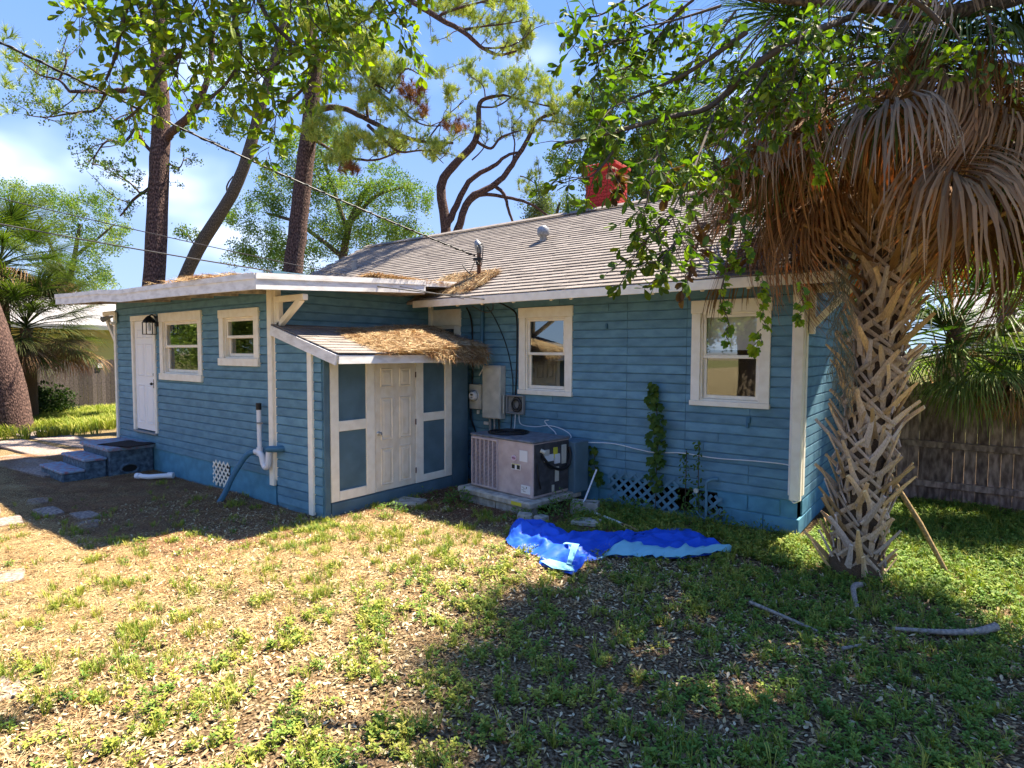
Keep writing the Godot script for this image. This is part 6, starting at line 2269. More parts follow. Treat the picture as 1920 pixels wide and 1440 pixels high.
func make_far_trees() -> void:
	var lf: Material = M.leaf_far
	var small := [clump_mesh(34, 0.20, 0.075, 0.045, lf), clump_mesh(28, 0.22, 0.08, 0.045, lf)]
	var mid := [clump_mesh(42, 0.36, 0.12, 0.07, lf), clump_mesh(38, 0.40, 0.13, 0.07, lf)]
	var nd := [needle_mesh(40, 0.25, 0.014, M.needle), needle_mesh(32, 0.23, 0.014, M.needle)]
	var green := [Color(0.13, 0.19, 0.04), Color(0.17, 0.235, 0.045), Color(0.10, 0.16, 0.035), Color(0.21, 0.26, 0.05)]
	var bright := [Color(0.19, 0.27, 0.05), Color(0.25, 0.32, 0.06), Color(0.13, 0.21, 0.045), Color(0.29, 0.34, 0.08)]
	var pine := [Color(0.36, 0.44, 0.08), Color(0.46, 0.52, 0.10), Color(0.24, 0.33, 0.07), Color(0.56, 0.58, 0.13)]
	var dead := [Color(0.26, 0.10, 0.045), Color(0.20, 0.08, 0.04), Color(0.32, 0.15, 0.06)]
	var pale := [Color(0.20, 0.22, 0.13), Color(0.16, 0.19, 0.10), Color(0.25, 0.26, 0.16)]
	var t: Node3D
	t = thing("tall_tree", "tall reddish brown straight trunk with sparse crooked leafy limbs reaching left", "tree", base_of(OAKISH_LIMBS))
	wood(t, OAKISH_LIMBS, M.bark_pine)
	var tiny := [clump_mesh(16, 0.13, 0.075, 0.04, lf), clump_mesh(12, 0.12, 0.075, 0.04, lf)]
	twiggery(t, OAKISH_LIMBS, 1, 0.20, 1.15, M.twig, tiny, green, 2, 1.0)
	crown(t, OAKISH_LEAVES, tiny, green, 0.95, 0.42)
	t = thing("leaning_tree", "slender dark trunk leaning right between the two straight pines", "tree", base_of(LEANING_LIMBS))
	wood(t, LEANING_LIMBS, M.bark_oak)
	crown(t, LEANING_LEAVES, small, green, 1.1, 0.8)
	t = thing("pine_tree", "tall pine with thick red brown trunk and yellow green needle tufts, behind roof", "pine tree", base_of(PINE_LIMBS))
	wood(t, PINE_LIMBS, M.bark_pine)
	twiggery(t, PINE_LIMBS, 1, 0.22, 1.0, M.twig, nd, pine, 2, 0.9, -0.2, "needle_tufts")
	crown(t, PINE_NEEDLES, nd, pine, 1.0, 1.7, "needles", true)
	crown(t, PINE_DEAD, nd, dead, 0.9, 2.2, "dead_needles", true)
	t = thing("twisted_pine", "low forked pine with bare snaking limbs and flat needle tufts behind ridge", "pine tree", base_of(TWISTED_LIMBS))
	wood(t, TWISTED_LIMBS, M.bark_pine)
	twiggery(t, TWISTED_LIMBS, 5, 0.22, 1.1, M.twig, nd, pine, 2, 0.95, -0.3, "needle_tufts")
	crown(t, TWISTED_NEEDLES, nd, pine, 1.0, 1.2, "needles", true)
	t = thing("broadleaf_tree", "round sunlit green tree behind the pine trunk and wing roof", "tree", base_of(MIDDLE_LIMBS))
	wood(t, MIDDLE_LIMBS, M.bark_oak)
	crown(t, MIDDLE_LEAVES, mid, bright, 0.8, 0.85)
	t = thing("broadleaf_tree", "clumpy oak at far left above the yellow house", "tree", base_of(LEFT_LIMBS))
	wood(t, LEFT_LIMBS, M.bark_oak)
	crown(t, LEFT_LEAVES, mid, bright, 0.9, 0.85)
	t = thing("broadleaf_tree", "pale grey green mossy tree showing above the roof ridge", "tree", base_of(PALE_LIMBS))
	wood(t, PALE_LIMBS, M.bark_oak)
	crown(t, PALE_LEAVES, mid, pale, 0.8, 1.1)
	t = thing("broadleaf_tree", "big sunlit oak behind the red chimney", "tree", base_of(BACK_LIMBS))
	wood(t, BACK_LIMBS, M.bark_oak)
	crown(t, BACK_LEAVES, mid, bright, 0.8, 0.9)
	t = thing("broadleaf_tree", "tree with bare grey trunk beyond the right fence", "tree", base_of(RIGHT_LIMBS))
	wood(t, RIGHT_LIMBS, M.bark_oak)
	crown(t, RIGHT_LEAVES, mid, bright, 0.85, 0.9)
	t = thing("hedge_shrub", "bright yellow green shrubs just above the right board fence", "shrub", Vector3(SHRUB_LEAVES[0][0], 0, SHRUB_LEAVES[0][2]))
	crown(t, SHRUB_LEAVES, small, [Color(0.20, 0.25, 0.03), Color(0.26, 0.28, 0.04)], 1.2, 1.4)
	# trees of the rear yard, behind the camera, mirrored in the panes
	var k := 0
	for p in [Vector3(-21.0, 0, 9.6), Vector3(-4.6, 0, 13.5), Vector3(8.5, 0, 17.5), Vector3(-31.0, 0, 14.0)]:
		t = thing("yard_tree", ["broad tree at left behind the viewer, mirrored in wing windows", "middle tree behind the viewer, mirrored in panes", "tree at right behind the viewer, mirrored in right window", "farthest left tree behind the viewer, mirrored in panes"][k], "tree", p)
		var b := B.new()
		b.tube(curve([Vector3(0, -0.2, 0), Vector3(0.1, 2.0, 0), Vector3(-0.2, 5.0, 0.1)]), [0.3], 9)
		put(b, "trunk", M.bark_oak, t)
		var ms := []
		for i in 9:
			ms.append([p.x + rf(-3.2, 3.2), rf(2.2, 6.4), p.z + rf(-2.0, 2.0), rf(1.3, 2.0), rf(0.9, 1.5), 90])
		crown(t, ms, mid, bright, 1.3, 1.0)
		k += 1
	# pine trunk at the left edge of the yard
	t = thing("pine_tree", "thick pink brown pine trunk at the left edge of the photo", "pine tree", Vector3(-19.42, 0, 3.5))
	var b := B.new()
	var c := curve([Vector3(0, -0.3, 0), Vector3(-0.02, 0.3, 0), Vector3(-0.2, 1.7, 0.12), Vector3(-0.62, 3.85, 0.5), Vector3(-1.2, 6.2, 1.0), Vector3(-1.9, 10.5, 1.7)], 8)
	b.tube(c, taper(c.size(), 0.52, 0.36), 18)
	var rn := FastNoiseLite.new()
	rn.frequency = 2.6
	rn.noise_type = FastNoiseLite.TYPE_CELLULAR
	for i in b.v.size():
		b.v[i] += b.n[i] * 0.05 * rn.get_noise_3d(b.v[i].x * 1.6, b.v[i].y * 0.8, b.v[i].z * 1.6)
	put(b, "trunk", M.bark_pine, t)
	crown(t, [[-20.3, 10.0, 3.5, 2.4, 1.2, 90]], nd, pine, 1.2, 1.6, "needles", true)
	# small plants by the left fence
	k = 0
	for p in [Vector3(-22.6, 0, 3.0), Vector3(-23.2, 0, 1.7)]:
		t = thing("vine_bush", ["dark ivy bush between the left pine and the fence", "low shrub at the picket fence foot"][k], "bush", p)
		crown(t, [[p.x, 1.1 - 0.6 * k, p.z, 0.8, 1.2 - 0.7 * k, 120 - 50 * k], [p.x + 0.5, 0.5, p.z + 0.5, 0.9, 0.5, 60]], small, [Color(0.03, 0.055, 0.018), Color(0.05, 0.085, 0.02)], 1.4, 1.2)
		k += 1

# ---------------------------------------------------------------- oak boughs overhead, near the camera
var near_leaves := []

func near_bough(t: Node3D, limbs: Array, leaf_l: float, gap: float, twig_l: float, cols: Array, wood_m: Material, ground: bool, from := 1, per := 5) -> void:
	var tw := B.new()
	var first := true
	for i in limbs.size():
		var p := curve(pv(limbs[i][2]), 6)
		if i == 0 and from == 1:
			var b := B.new()
			b.tube(p, taper(p.size(), limbs[i][0], limbs[i][1]), 10)
			put(b, "limb", wood_m, t)
			continue
		var b2 := B.new()
		b2.tube(p, taper(p.size(), limbs[i][0], limbs[i][1]), 6)
		put(b2, "branch", M.twig, t)
		var acc := rf(0, gap)
		for k in p.size() - 1:
			var a: Vector3 = p[k]
			var d: Vector3 = p[k + 1] - a
			var sl := d.length()
			d = d / sl
			while acc < sl:
				var o := a + d * acc
				acc += gap * rf(0.6, 1.4)
				var side := d.cross(Vector3(rf(-1, 1), rf(-1, 1), rf(-1, 1))).normalized()
				var dir := (side * 0.9 + d * rf(0.2, 0.8) + Vector3.DOWN * rf(0.0, 0.5)).normalized()
				var l := twig_l * rf(0.35, 1.2)
				var e := o + dir * l + Vector3.DOWN * l * 0.15
				tw.tube([o, o.lerp(e, 0.5) + Vector3.UP * l * 0.05, e], [0.0035, 0.0025, 0.0015], 4, false)
				# leaves along the twig, a rosette at its end
				var n := per + rng.randi() % 4
				for q in n:
					var f := 1.0 if q > 2 else rf(0.35, 0.95)
					var at := o.lerp(e, f)
					var out := (dir * rf(0.2, 1.1) + Vector3(rf(-1, 1), rf(-0.9, 0.6), rf(-1, 1)) * 0.9).normalized()
					near_leaves.append([t, at, out, leaf_l * rf(0.5, 1.25), cols[rng.randi() % cols.size()]])
			acc -= sl
		# leaves at the tip of the branch
		var tip: Vector3 = p[p.size() - 1]
		var td: Vector3 = (tip - p[p.size() - 3]).normalized()
		for q in 6:
			near_leaves.append([t, tip, (td + Vector3(rf(-1, 1), rf(-1, 0.6), rf(-1, 1)) * 0.8).normalized(), leaf_l * rf(0.7, 1.1), cols[rng.randi() % cols.size()]])
	kind(put(tw, "twigs", M.twig, t), "stuff")

func hang_leaves(t: Node3D, shapes: Array, single: int) -> void:
	var mine := []
	for l in near_leaves:
		if l[0] == t:
			mine.append(l)
	mine.sort_custom(func(a, b): return a[1].distance_to(EYE) < b[1].distance_to(EYE))
	var xfs := [[], [], []]
	var cc := [PackedColorArray(), PackedColorArray(), PackedColorArray()]
	for i in mine.size():
		var l = mine[i]
		var y: Vector3 = l[2]
		var ref := Vector3(rf(-1, 1), rf(0.2, 1.2), rf(-1, 1)).normalized()
		var x := y.cross(ref).normalized()
		var bs := Basis(x, y, x.cross(y)).scaled_local(Vector3.ONE * l[3])
		var xf := Transform3D(bs, l[1])
		var k := rng.randi() % 3
		if i < single:
			put_mesh(shapes[k][rng.randi() % (shapes[k].size() - 1)], "leaf", t, xf)
		else:
			xfs[k].append(xf)
			var c: Color = l[4]
			var g := rf(0.8, 1.2)
			cc[k].append(Color(c.r * g, c.g * g, c.b * g))
	for k in 3:
		if xfs[k].size():
			scatter(shapes[k][0] if single == 0 else shapes[k][shapes[k].size() - 1], xfs[k], cc[k], "foliage", t)

# [leaf in colour a, leaf in colour b, plain leaf for the copies] for three shapes
func leaf_set(cols: Array, w: float, m: Material, lobes := false) -> Array:
	var out := []
	for k in 3:
		var set_ := []
		for c in cols + [Color.WHITE]:
			var b := B.new()
			b.col = c
			if lobes:
				for a in [-1.1, -0.55, 0.0, 0.55, 1.1]:
					leaf_shape(b, Transform3D(Basis(Vector3.BACK, a), Vector3.ZERO), 1.0 - 0.35 * absf(a), w, 0.2, 0.15 + 0.1 * k)
			else:
				leaf_shape(b, Transform3D(), 1.0, w * [1.0, 0.85, 1.12][k], 0.28, [0.08, 0.2, -0.05][k])
			set_.append(b.mesh(m))
		out.append(set_)
	return out

func make_overhead_oaks() -> void:
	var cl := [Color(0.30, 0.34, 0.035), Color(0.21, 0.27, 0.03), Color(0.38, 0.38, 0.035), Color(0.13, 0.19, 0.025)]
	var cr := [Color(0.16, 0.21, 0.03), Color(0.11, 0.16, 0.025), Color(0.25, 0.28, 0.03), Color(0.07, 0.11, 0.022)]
	var br := [Color(0.17, 0.075, 0.035), Color(0.22, 0.10, 0.045), Color(0.12, 0.055, 0.03)]
	var vi := [Color(0.25, 0.34, 0.03), Color(0.32, 0.38, 0.03), Color(0.12, 0.21, 0.03)]
	var t := thing("overhanging_oak", "yellow green oak bough hanging into the top left of the picture", "tree bough", Vector3.ZERO)
	var tr := B.new()
	var p0 := pv(NEAR_LEFT[0][2])[0] as Vector3
	tr.tube(curve([Vector3(p0.x - 0.6, -0.3, p0.z + 0.5), Vector3(p0.x - 0.3, 1.4, p0.z + 0.3), p0, p0 + Vector3(0.2, 3.0, 0.3)]), [0.4, 0.34, 0.3, 0.24], 12)
	put(tr, "trunk", M.bark_oak, t)
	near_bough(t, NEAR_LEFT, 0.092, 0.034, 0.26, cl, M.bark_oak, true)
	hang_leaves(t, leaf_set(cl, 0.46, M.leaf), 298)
	t = thing("overhanging_oak", "large oak bough hanging over the palm and the roof at right", "tree bough", Vector3.ZERO)
	tr = B.new()
	p0 = pv(NEAR_RIGHT[0][2])[0]
	tr.tube(curve([Vector3(p0.x + 0.2, -0.3, p0.z + 0.2), Vector3(p0.x + 0.1, 1.4, p0.z), p0, p0 + Vector3(0.4, 3.0, 0.6)]), [0.42, 0.36, 0.32, 0.24], 12)
	put(tr, "trunk", M.bark_oak, t)
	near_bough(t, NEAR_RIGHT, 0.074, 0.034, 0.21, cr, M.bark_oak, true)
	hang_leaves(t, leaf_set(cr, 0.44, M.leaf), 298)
	t = thing("dead_sprig", "sprig of dead brown leaves hanging from the right oak bough", "dead leaves", Vector3.ZERO)
	near_bough(t, NEAR_BROWN, 0.10, 0.035, 0.09, br, M.twig, false, 0, 2)
	hang_leaves(t, leaf_set(br, 0.5, M.leaf), 200)
	t = thing("hanging_vine", "bright lobed vine trails hanging before the right window", "vine", Vector3.ZERO)
	near_bough(t, NEAR_VINES, 0.056, 0.032, 0.06, vi, M.twig, false, 0, 1)
	hang_leaves(t, leaf_set(vi, 0.42, M.leaf, true), 298)

# ---------------------------------------------------------------- palms
# a fan frond: stalk along +y from the origin, fan of folded strips that droop; gravity points to -z of the frond
func frond(b: B, stalk: float, size: float, n: int, spread: float, droop: float, base: Color, tip: Color, curl := 0.0, sd := 1) -> void:
	var r := RandomNumberGenerator.new()
	r.seed = sd
	b.col = base.lerp(tip, 0.3)
	var hub := Vector3(0, stalk, -0.10 * stalk * stalk)
	b.tube([Vector3(0, 0, 0), Vector3(0, stalk * 0.5, 0.01), hub, hub + Vector3(0, size * 0.35, -0.05 - droop * 0.06)], [0.018, 0.014, 0.011, 0.004], 5, false)
	for i in n:
		var a := spread * (float(i) / (n - 1) * 2.0 - 1.0)
		var cost := 1.0 - absf(a) / spread
		var o := hub + Vector3(0, size * 0.30 * cost, -droop * 0.05 * cost)
		var d := Vector3(sin(a), cos(a), r.randf_range(-0.10, 0.10)).normalized()
		var len := size * (0.78 + 0.22 * cost) * r.randf_range(0.85, 1.08)
		var w := 0.0058 * size * r.randf_range(0.6, 1.4) + 0.002
		var tone := r.randf_range(0.55, 1.3)
		var side := Vector3(cos(a), -sin(a), 0)
		var dp := droop * r.randf_range(0.75, 1.25)
		var pts := []
		var prev := o
		for k in 7:
			var f := k / 6.0
			pts.append(prev)
			var dir := (d + Vector3(0, 0, -1) * dp * f * f * 1.6 + side * curl * f * r.randf_range(-1, 1)).normalized()
			prev = prev + dir * len / 6.0
		for k in 6:
			var f0 := k / 6.0
			var f1 := (k + 1) / 6.0
			var w0 := w * (0.45 + 0.55 * minf(1.0, f0 * 4.0)) * (1.0 - pow(f0, 2.5)) + 0.0015
			var w1 := w * (0.45 + 0.55 * minf(1.0, f1 * 4.0)) * (1.0 - pow(f1, 2.5)) + 0.0015
			b.col = base.lerp(tip, clampf(f0 * 1.1, 0, 1)) * tone
			var up := Vector3(0, 0, 0.35 * w0)
			b.quad(pts[k] - side * w0 + up, pts[k + 1] - side * w1 + up, pts[k + 1], pts[k])
			b.quad(pts[k], pts[k + 1], pts[k + 1] + side * w1 + up, pts[k] + side * w0 + up)

func frond_meshes(n: int, stalk: float, size: float, blades: int, spread: float, droop: float, base: Color, tip: Color, m: Material, curl := 0.0) -> Array:
	var out := []
	for i in n:
		var b := B.new()
		var g := rf(0.85, 1.15)
		frond(b, stalk * rf(0.85, 1.1), size * rf(0.88, 1.1), blades, spread * rf(0.85, 1.1), droop * rf(0.8, 1.2), Color(base.r * g, base.g * g, base.b * g), Color(tip.r * g, tip.g * g, tip.b * g), curl, 100 + i + int(size * 100))
		out.append(b.mesh(m))
	return out

# frond axes from compass angle and rise over the horizon
func frond_axes(az: float, rise: float, roll := 0.0) -> Basis:
	var out := Vector3(cos(az), 0, sin(az))
	var y := (out * cos(rise) + Vector3.UP * sin(rise)).normalized()
	var x := y.cross(Vector3.UP if absf(rise) < 1.45 else out).normalized()
	var z := x.cross(y)
	if z.y < 0.0 and absf(rise) < 1.4:
		z = -z
		x = -x
	return Basis(x, y, z) * Basis(Vector3.UP, roll)

func boot_mesh(sd: int) -> ArrayMesh:
	# a split leaf base: two flat legs that clasp the trunk and one cut stub that leans outwards
	var r := RandomNumberGenerator.new()
	r.seed = sd
	var b := B.new()
	var len := r.randf_range(0.28, 0.50)
	var tan_ := Color(0.66, 0.45, 0.22)
	var grey := Color(0.58, 0.49, 0.41)
	var tone := r.randf_range(0.75, 1.35)
	# frame: y up the trunk, z outwards, x round it; trunk surface at z = 0
	for s in [-1.0, 1.0]:
		var pts := [Vector3(s * 0.165, -0.28, -0.055), Vector3(s * 0.115, -0.13, 0.006), Vector3(s * 0.05, 0.01, 0.035), Vector3(s * 0.012, 0.09, 0.055)]
		var ws := [0.022, 0.027, 0.031, 0.028]
		strap(b, pts, ws, 0.010, grey * tone, tan_ * tone * 0.9)
	var lean := r.randf_range(0.28, 0.55)
	var tw := r.randf_range(-0.06, 0.06)
	var p2 := []
	var w2 := []
	for k in 5:
		var f := k / 4.0
		p2.append(Vector3(tw * f * f, 0.03 + len * f * cos(lean), 0.045 + len * f * sin(lean)))
		w2.append(lerpf(0.044, r.randf_range(0.014, 0.024), f))
	strap(b, p2, w2, 0.013, (grey if sd % 3 else tan_ * 0.7) * tone, (tan_ if sd % 4 else grey) * tone * 1.15)
	return b.mesh(M.boot)

func strap(b: B, p: Array, w: Array, th: float, c0: Color, c1: Color) -> void:
	var prev := []
	for k in p.size():
		var d: Vector3 = (p[mini(k + 1, p.size() - 1)] - p[maxi(k - 1, 0)]).normalized()
		var x := Vector3.RIGHT
		x = (x - d * x.dot(d)).normalized()
		var z := x.cross(d)
		var t := th * lerpf(1.0, 0.7, float(k) / p.size())
		var ring := [p[k] - x * w[k] + z * t * 0.2, p[k] + z * t, p[k] + x * w[k] + z * t * 0.2, p[k] + x * w[k] * 0.7 - z * t, p[k] - x * w[k] * 0.7 - z * t]
		if prev.size():
			b.col = c0.lerp(c1, float(k) / p.size())
			for i in 5:
				var j := (i + 1) % 5
				var mid: Vector3 = (ring[i] + ring[j]) * 0.5 - p[k]
				b.face([prev[i], prev[j], ring[j], ring[i]], mid)
		prev = ring
		if k == p.size() - 1:
			b.col = c1 * 1.15
			for i in range(1, 4):
				var q := [ring[0], ring[i], ring[i + 1]]
				if (q[2] - q[0]).cross(q[1] - q[0]).dot(d) > 0:
					b.tri(q[0], q[1], q[2])
				else:
					b.tri(q[0], q[2], q[1])

func make_palms() -> void:
	# ---- the big cabbage palm at the right corner of the house
	var base := Vector3(0.80, 0, 1.10)
	var t := thing("cabbage_palm", "large cabbage palm with criss-cross leaf bases and brown skirt at right house corner", "palm tree", base)
	var axis := curve([Vector3(0, -0.2, 0), Vector3(0.0, 0.5, -0.02), Vector3(0.08, 2.0, -0.12), Vector3(0.16, 3.2, -0.22), Vector3(0.22, 4.2, -0.32), Vector3(0.26, 5.2, -0.40), Vector3(0.28, 6.3, -0.46)], 8)
	var b := B.new()
	var rad := []
	for p in axis:
		rad.append(lerpf(0.20, 0.17, clampf(p.y / 3.0, 0, 1)) + (0.05 if p.y < 0.15 else 0.0))
	b.tube(axis, rad, 18)
	put(b, "trunk", M.palm_core, t)
	var at_height := func(y: float) -> Vector3:
		for i in axis.size() - 1:
			if axis[i + 1].y >= y:
				return axis[i].lerp(axis[i + 1], (y - axis[i].y) / (axis[i + 1].y - axis[i].y))
		return axis[axis.size() - 1]
	var boots := []
	for i in 10:
		boots.append(boot_mesh(i + 1))
	var y := -0.02
	var i := 0
	while y < 3.75:
		var a := i * 2.39996 + rf(-0.12, 0.12)
		var r := lerpf(0.19, 0.155, clampf(y / 3.0, 0, 1))
		var o: Vector3 = at_height.call(y)
		var z := Vector3(cos(a), 0, sin(a))
		var s := lerpf(0.82, 0.92, clampf(y / 1.6, 0, 1)) * rf(0.85, 1.12)
		var bs := Basis(Vector3.UP.cross(z), Vector3.UP, z) * Basis(Vector3.BACK, (0.46 if i % 2 else -0.46) + rf(-0.12, 0.12))
		put_mesh(boots[rng.randi() % 10], "leaf_base", t, Transform3D(bs.scaled_local(Vector3(1, 1, 1) * s), o + z * r * 0.97))
		y += 0.0185
		i += 1
	# old stalks that still carry dead fronds
	var brown := frond_meshes(7, 1.0, 1.1, 56, 0.85, 3.4, Color(0.30, 0.165, 0.07), Color(0.36, 0.235, 0.125), M.frond_dead, 0.4)
	brown += frond_meshes(2, 1.0, 1.0, 44, 0.8, 3.6, Color(0.30, 0.20, 0.11), Color(0.34, 0.25, 0.165), M.frond_dead, 0.6)
	var thatch := frond_meshes(7, 0.5, 1.2, 52, 0.7, 4.2, Color(0.21, 0.105, 0.045), Color(0.36, 0.21, 0.105), M.frond_dead, 0.3)
	var greens := frond_meshes(5, 1.0, 1.15, 66, 1.9, 0.8, Color(0.06, 0.105, 0.032), Color(0.10, 0.15, 0.036), M.frond_green, 0.1)
	var drooping := frond_meshes(5, 1.1, 1.2, 66, 1.7, 2.1, Color(0.055, 0.098, 0.032), Color(0.12, 0.15, 0.036), M.frond_green, 0.2)
	for k in 62:
		var az := k * 2.39996 + rf(-0.35, 0.35)
		var h := 3.95 + 1.5 * k / 62.0
		var rise := rf(-0.45, 0.2)
		if absf(wrapf(az - 1.45, -PI, PI)) < 0.6 and h < 4.5:
			continue
		var o2: Vector3 = at_height.call(h) + Vector3(cos(az), 0, sin(az)) * 0.16
		put_mesh(brown[rng.randi() % 9], "dead_frond", t, Transform3D(frond_axes(az, rise, rf(-0.5, 0.5)).scaled_local(Vector3.ONE * rf(0.65, 1.3)), o2))
	for k in 54:
		var az := k * 2.39996 * 1.7 + rf(-0.3, 0.3)
		var h := 3.9 + 1.5 * k / 54.0
		var rise := rf(-1.0, -0.2)
		# towards the lawn the skirt has come down and bares the stalks
		var open := absf(wrapf(az - 1.45, -PI, PI))
		if open < 0.65 and h < 4.6:
			continue
		var o3: Vector3 = at_height.call(h) + Vector3(cos(az), 0, sin(az)) * rf(0.2, 0.75) + Vector3.UP * rf(-0.1, 0.25)
		put_mesh(thatch[rng.randi() % 7], "dead_frond", t, Transform3D(frond_axes(az, rise, rf(-0.6, 0.6)).scaled_local(Vector3(1, 1, 1) * rf(0.65, 1.3)), o3))
	for k in 38:
		var az := k * 2.39996 + 0.7
		var h := 4.9 + 1.2 * k / 38.0
		var rise := lerpf(-0.55, 1.25, pow(k / 38.0, 1.1)) + rf(-0.15, 0.15)
		var o4: Vector3 = at_height.call(minf(h, 6.1)) + Vector3(cos(az), 0, sin(az)) * 0.12
		var ms: Array = drooping if rise < 0.45 else greens
		put_mesh(ms[rng.randi() % ms.size()], "green_frond", t, Transform3D(frond_axes(az, rise, rf(-0.3, 0.3)).scaled_local(Vector3.ONE * rf(0.78, 1.0)), o4))
	# green fans that hang down in front of the brown ones
	for q in [[1.25, 5.15, -0.05, 1.0], [0.75, 5.0, 0.1, 1.05], [0.35, 5.1, 0.0, 1.0], [1.75, 5.2, 0.05, 0.95], [2.3, 5.1, 0.1, 1.0], [2.9, 5.0, 0.15, 1.05], [0.95, 5.35, 0.25, 0.9], [3.3, 4.95, 0.0, 0.95], [2.0, 5.4, 0.3, 0.9]]:
		put_mesh(drooping[rng.randi() % 5], "green_frond", t, Transform3D(frond_axes(q[0], q[2], rf(-0.3, 0.3)).scaled_local(Vector3.ONE * q[3]), at_height.call(q[1])))
	# bare orange brown stalks that stand out below the skirt
	for k in 20:
		var az := k * 2.39996 + 0.4
		var z3 := Vector3(cos(az), 0, sin(az))
		var h3 := 3.0 + 0.75 * k / 20.0
		var sb := B.new()
		var l3 := rf(0.6, 1.0)
		var up3 := rf(0.45, 1.0)
		var st := []
		var sw := []
		for q in 6:
			var f := q / 5.0
			st.append(Vector3(0.0, f * l3 * up3 - 0.12 * f * f, f * l3))
			sw.append(lerpf(0.055, 0.018, sqrt(f)))
		strap(sb, st, sw, 0.02, Color(0.30, 0.17, 0.07), Color(0.42, 0.24, 0.10))
		put_mesh(sb.mesh(M.boot), "leaf_stalk", t, Transform3D(Basis(Vector3.UP.cross(z3), Vector3.UP, z3), at_height.call(h3) + z3 * 0.17))
	# grey moss hanging on the left side of the trunk
	var mo := thing("spanish_moss", "grey green hanging moss on the left side of the palm trunk", "moss", Vector3(0.58, 0, 1.36))
	b = B.new()
	for k in 260:
		var f := rf(0, 1)
		var g := rf(0.7, 1.2)
		b.col = Color(0.24 * g, 0.235 * g, 0.17 * g)
		var o5 := Vector3(rf(-0.10, 0.10) + 0.10 * f, lerpf(3.2, 1.85, f) + rf(-0.1, 0.1), rf(-0.08, 0.10))
		var pp := [o5]
		for q in 4:
			pp.append(pp[q] + Vector3(rf(-0.03, 0.03), rf(-0.07, -0.02), rf(-0.03, 0.03)))
		b.tube(pp, [0.004, 0.0035, 0.003, 0.002, 0.001], 3, false)
	kind(put(b, "moss_strands", M.moss, mo), "stuff")
	# ---- palmetto beyond the right fence
	var t2 := thing("palmetto", "young green palm standing behind the right board fence", "palm tree", Vector3(1.36, 0, -4.05))
	b = B.new()
	b.tube(curve([Vector3(-0.1, -0.2, 0), Vector3(-0.05, 1.2, 0), Vector3(0.1, 2.4, -0.1), Vector3(0.12, 2.9, -0.1)]), [0.2, 0.19, 0.17, 0.12], 12)
	put(b, "trunk", M.palm_core, t2)
	for k in 26:
		var az := k * 2.39996
		var z2 := Vector3(cos(az), 0, sin(az))
		put_mesh(boots[rng.randi() % 10], "leaf_base", t2, Transform3D(Basis(Vector3.UP.cross(z2), Vector3.UP, z2).scaled_local(Vector3.ONE * 0.8), Vector3(lerpf(-0.05, 0.1, k / 26.0), 1.2 + 1.2 * k / 26.0, 0) + z2 * 0.17))
	var g2 := frond_meshes(4, 1.05, 1.15, 60, 1.8, 1.2, Color(0.13, 0.22, 0.06), Color(0.24, 0.32, 0.08), M.frond_green, 0.08)
	for k in 44:
		var az := k * 2.39996 + 0.3
		var rise := lerpf(-0.35, 1.35, k / 44.0)
		put_mesh(g2[rng.randi() % 4], "green_frond", t2, Transform3D(frond_axes(az, rise, rf(-0.3, 0.3)), Vector3(0.08, 2.35 + 0.6 * k / 44.0, -0.08)))
	# long stalks arching over the fence towards the lawn
	for q in [[1.25, 0.35, 1.25], [0.9, 0.15, 1.15], [1.7, 0.5, 1.0], [0.55, 0.05, 1.1]]:
		put_mesh(drooping[rng.randi() % 4], "green_frond", t2, Transform3D(frond_axes(q[0], q[1], 0.2).scaled_local(Vector3.ONE * q[2]), Vector3(0.1, 2.25, -0.05)))
	# fronds that lean over the fence and hang before it, some turned brown
	var dg := frond_meshes(3, 1.5, 1.0, 60, 1.4, 2.3, Color(0.13, 0.21, 0.05), Color(0.24, 0.26, 0.06), M.frond_green, 0.15)
	var db := frond_meshes(3, 1.6, 1.0, 60, 1.3, 2.6, Color(0.22, 0.17, 0.06), Color(0.35, 0.17, 0.065), M.frond_dead, 0.3)
	for q in [[1.50, -0.05, 0, 1.0], [1.38, 0.05, 0, 1.05], [1.62, 0.1, 0, 0.9], [1.2, 0.0, 1, 1.1], [1.1, -0.05, 1, 1.05], [0.85, 0.12, 0, 1.15], [1.44, -0.15, 0, 0.95], [1.0, -0.08, 1, 1.15], [0.7, 0.0, 0, 1.15]]:
		put_mesh((db if q[2] else dg)[rng.randi() % 3], "dead_frond" if q[2] else "green_frond", t2, Transform3D(frond_axes(q[0], q[1], rf(-0.2, 0.2)).scaled_local(Vector3.ONE * q[3]), Vector3(0.08, 2.32, -0.05)))
	# ---- fan palms at left
	var lg := frond_meshes(4, 1.0, 1.0, 60, 1.8, 1.0, Color(0.065, 0.10, 0.03), Color(0.15, 0.17, 0.05), M.frond_green, 0.1)
	var lb := frond_meshes(3, 0.9, 1.0, 56, 1.5, 1.9, Color(0.20, 0.16, 0.06), Color(0.30, 0.17, 0.09), M.frond_dead, 0.3)
	var kk := 0
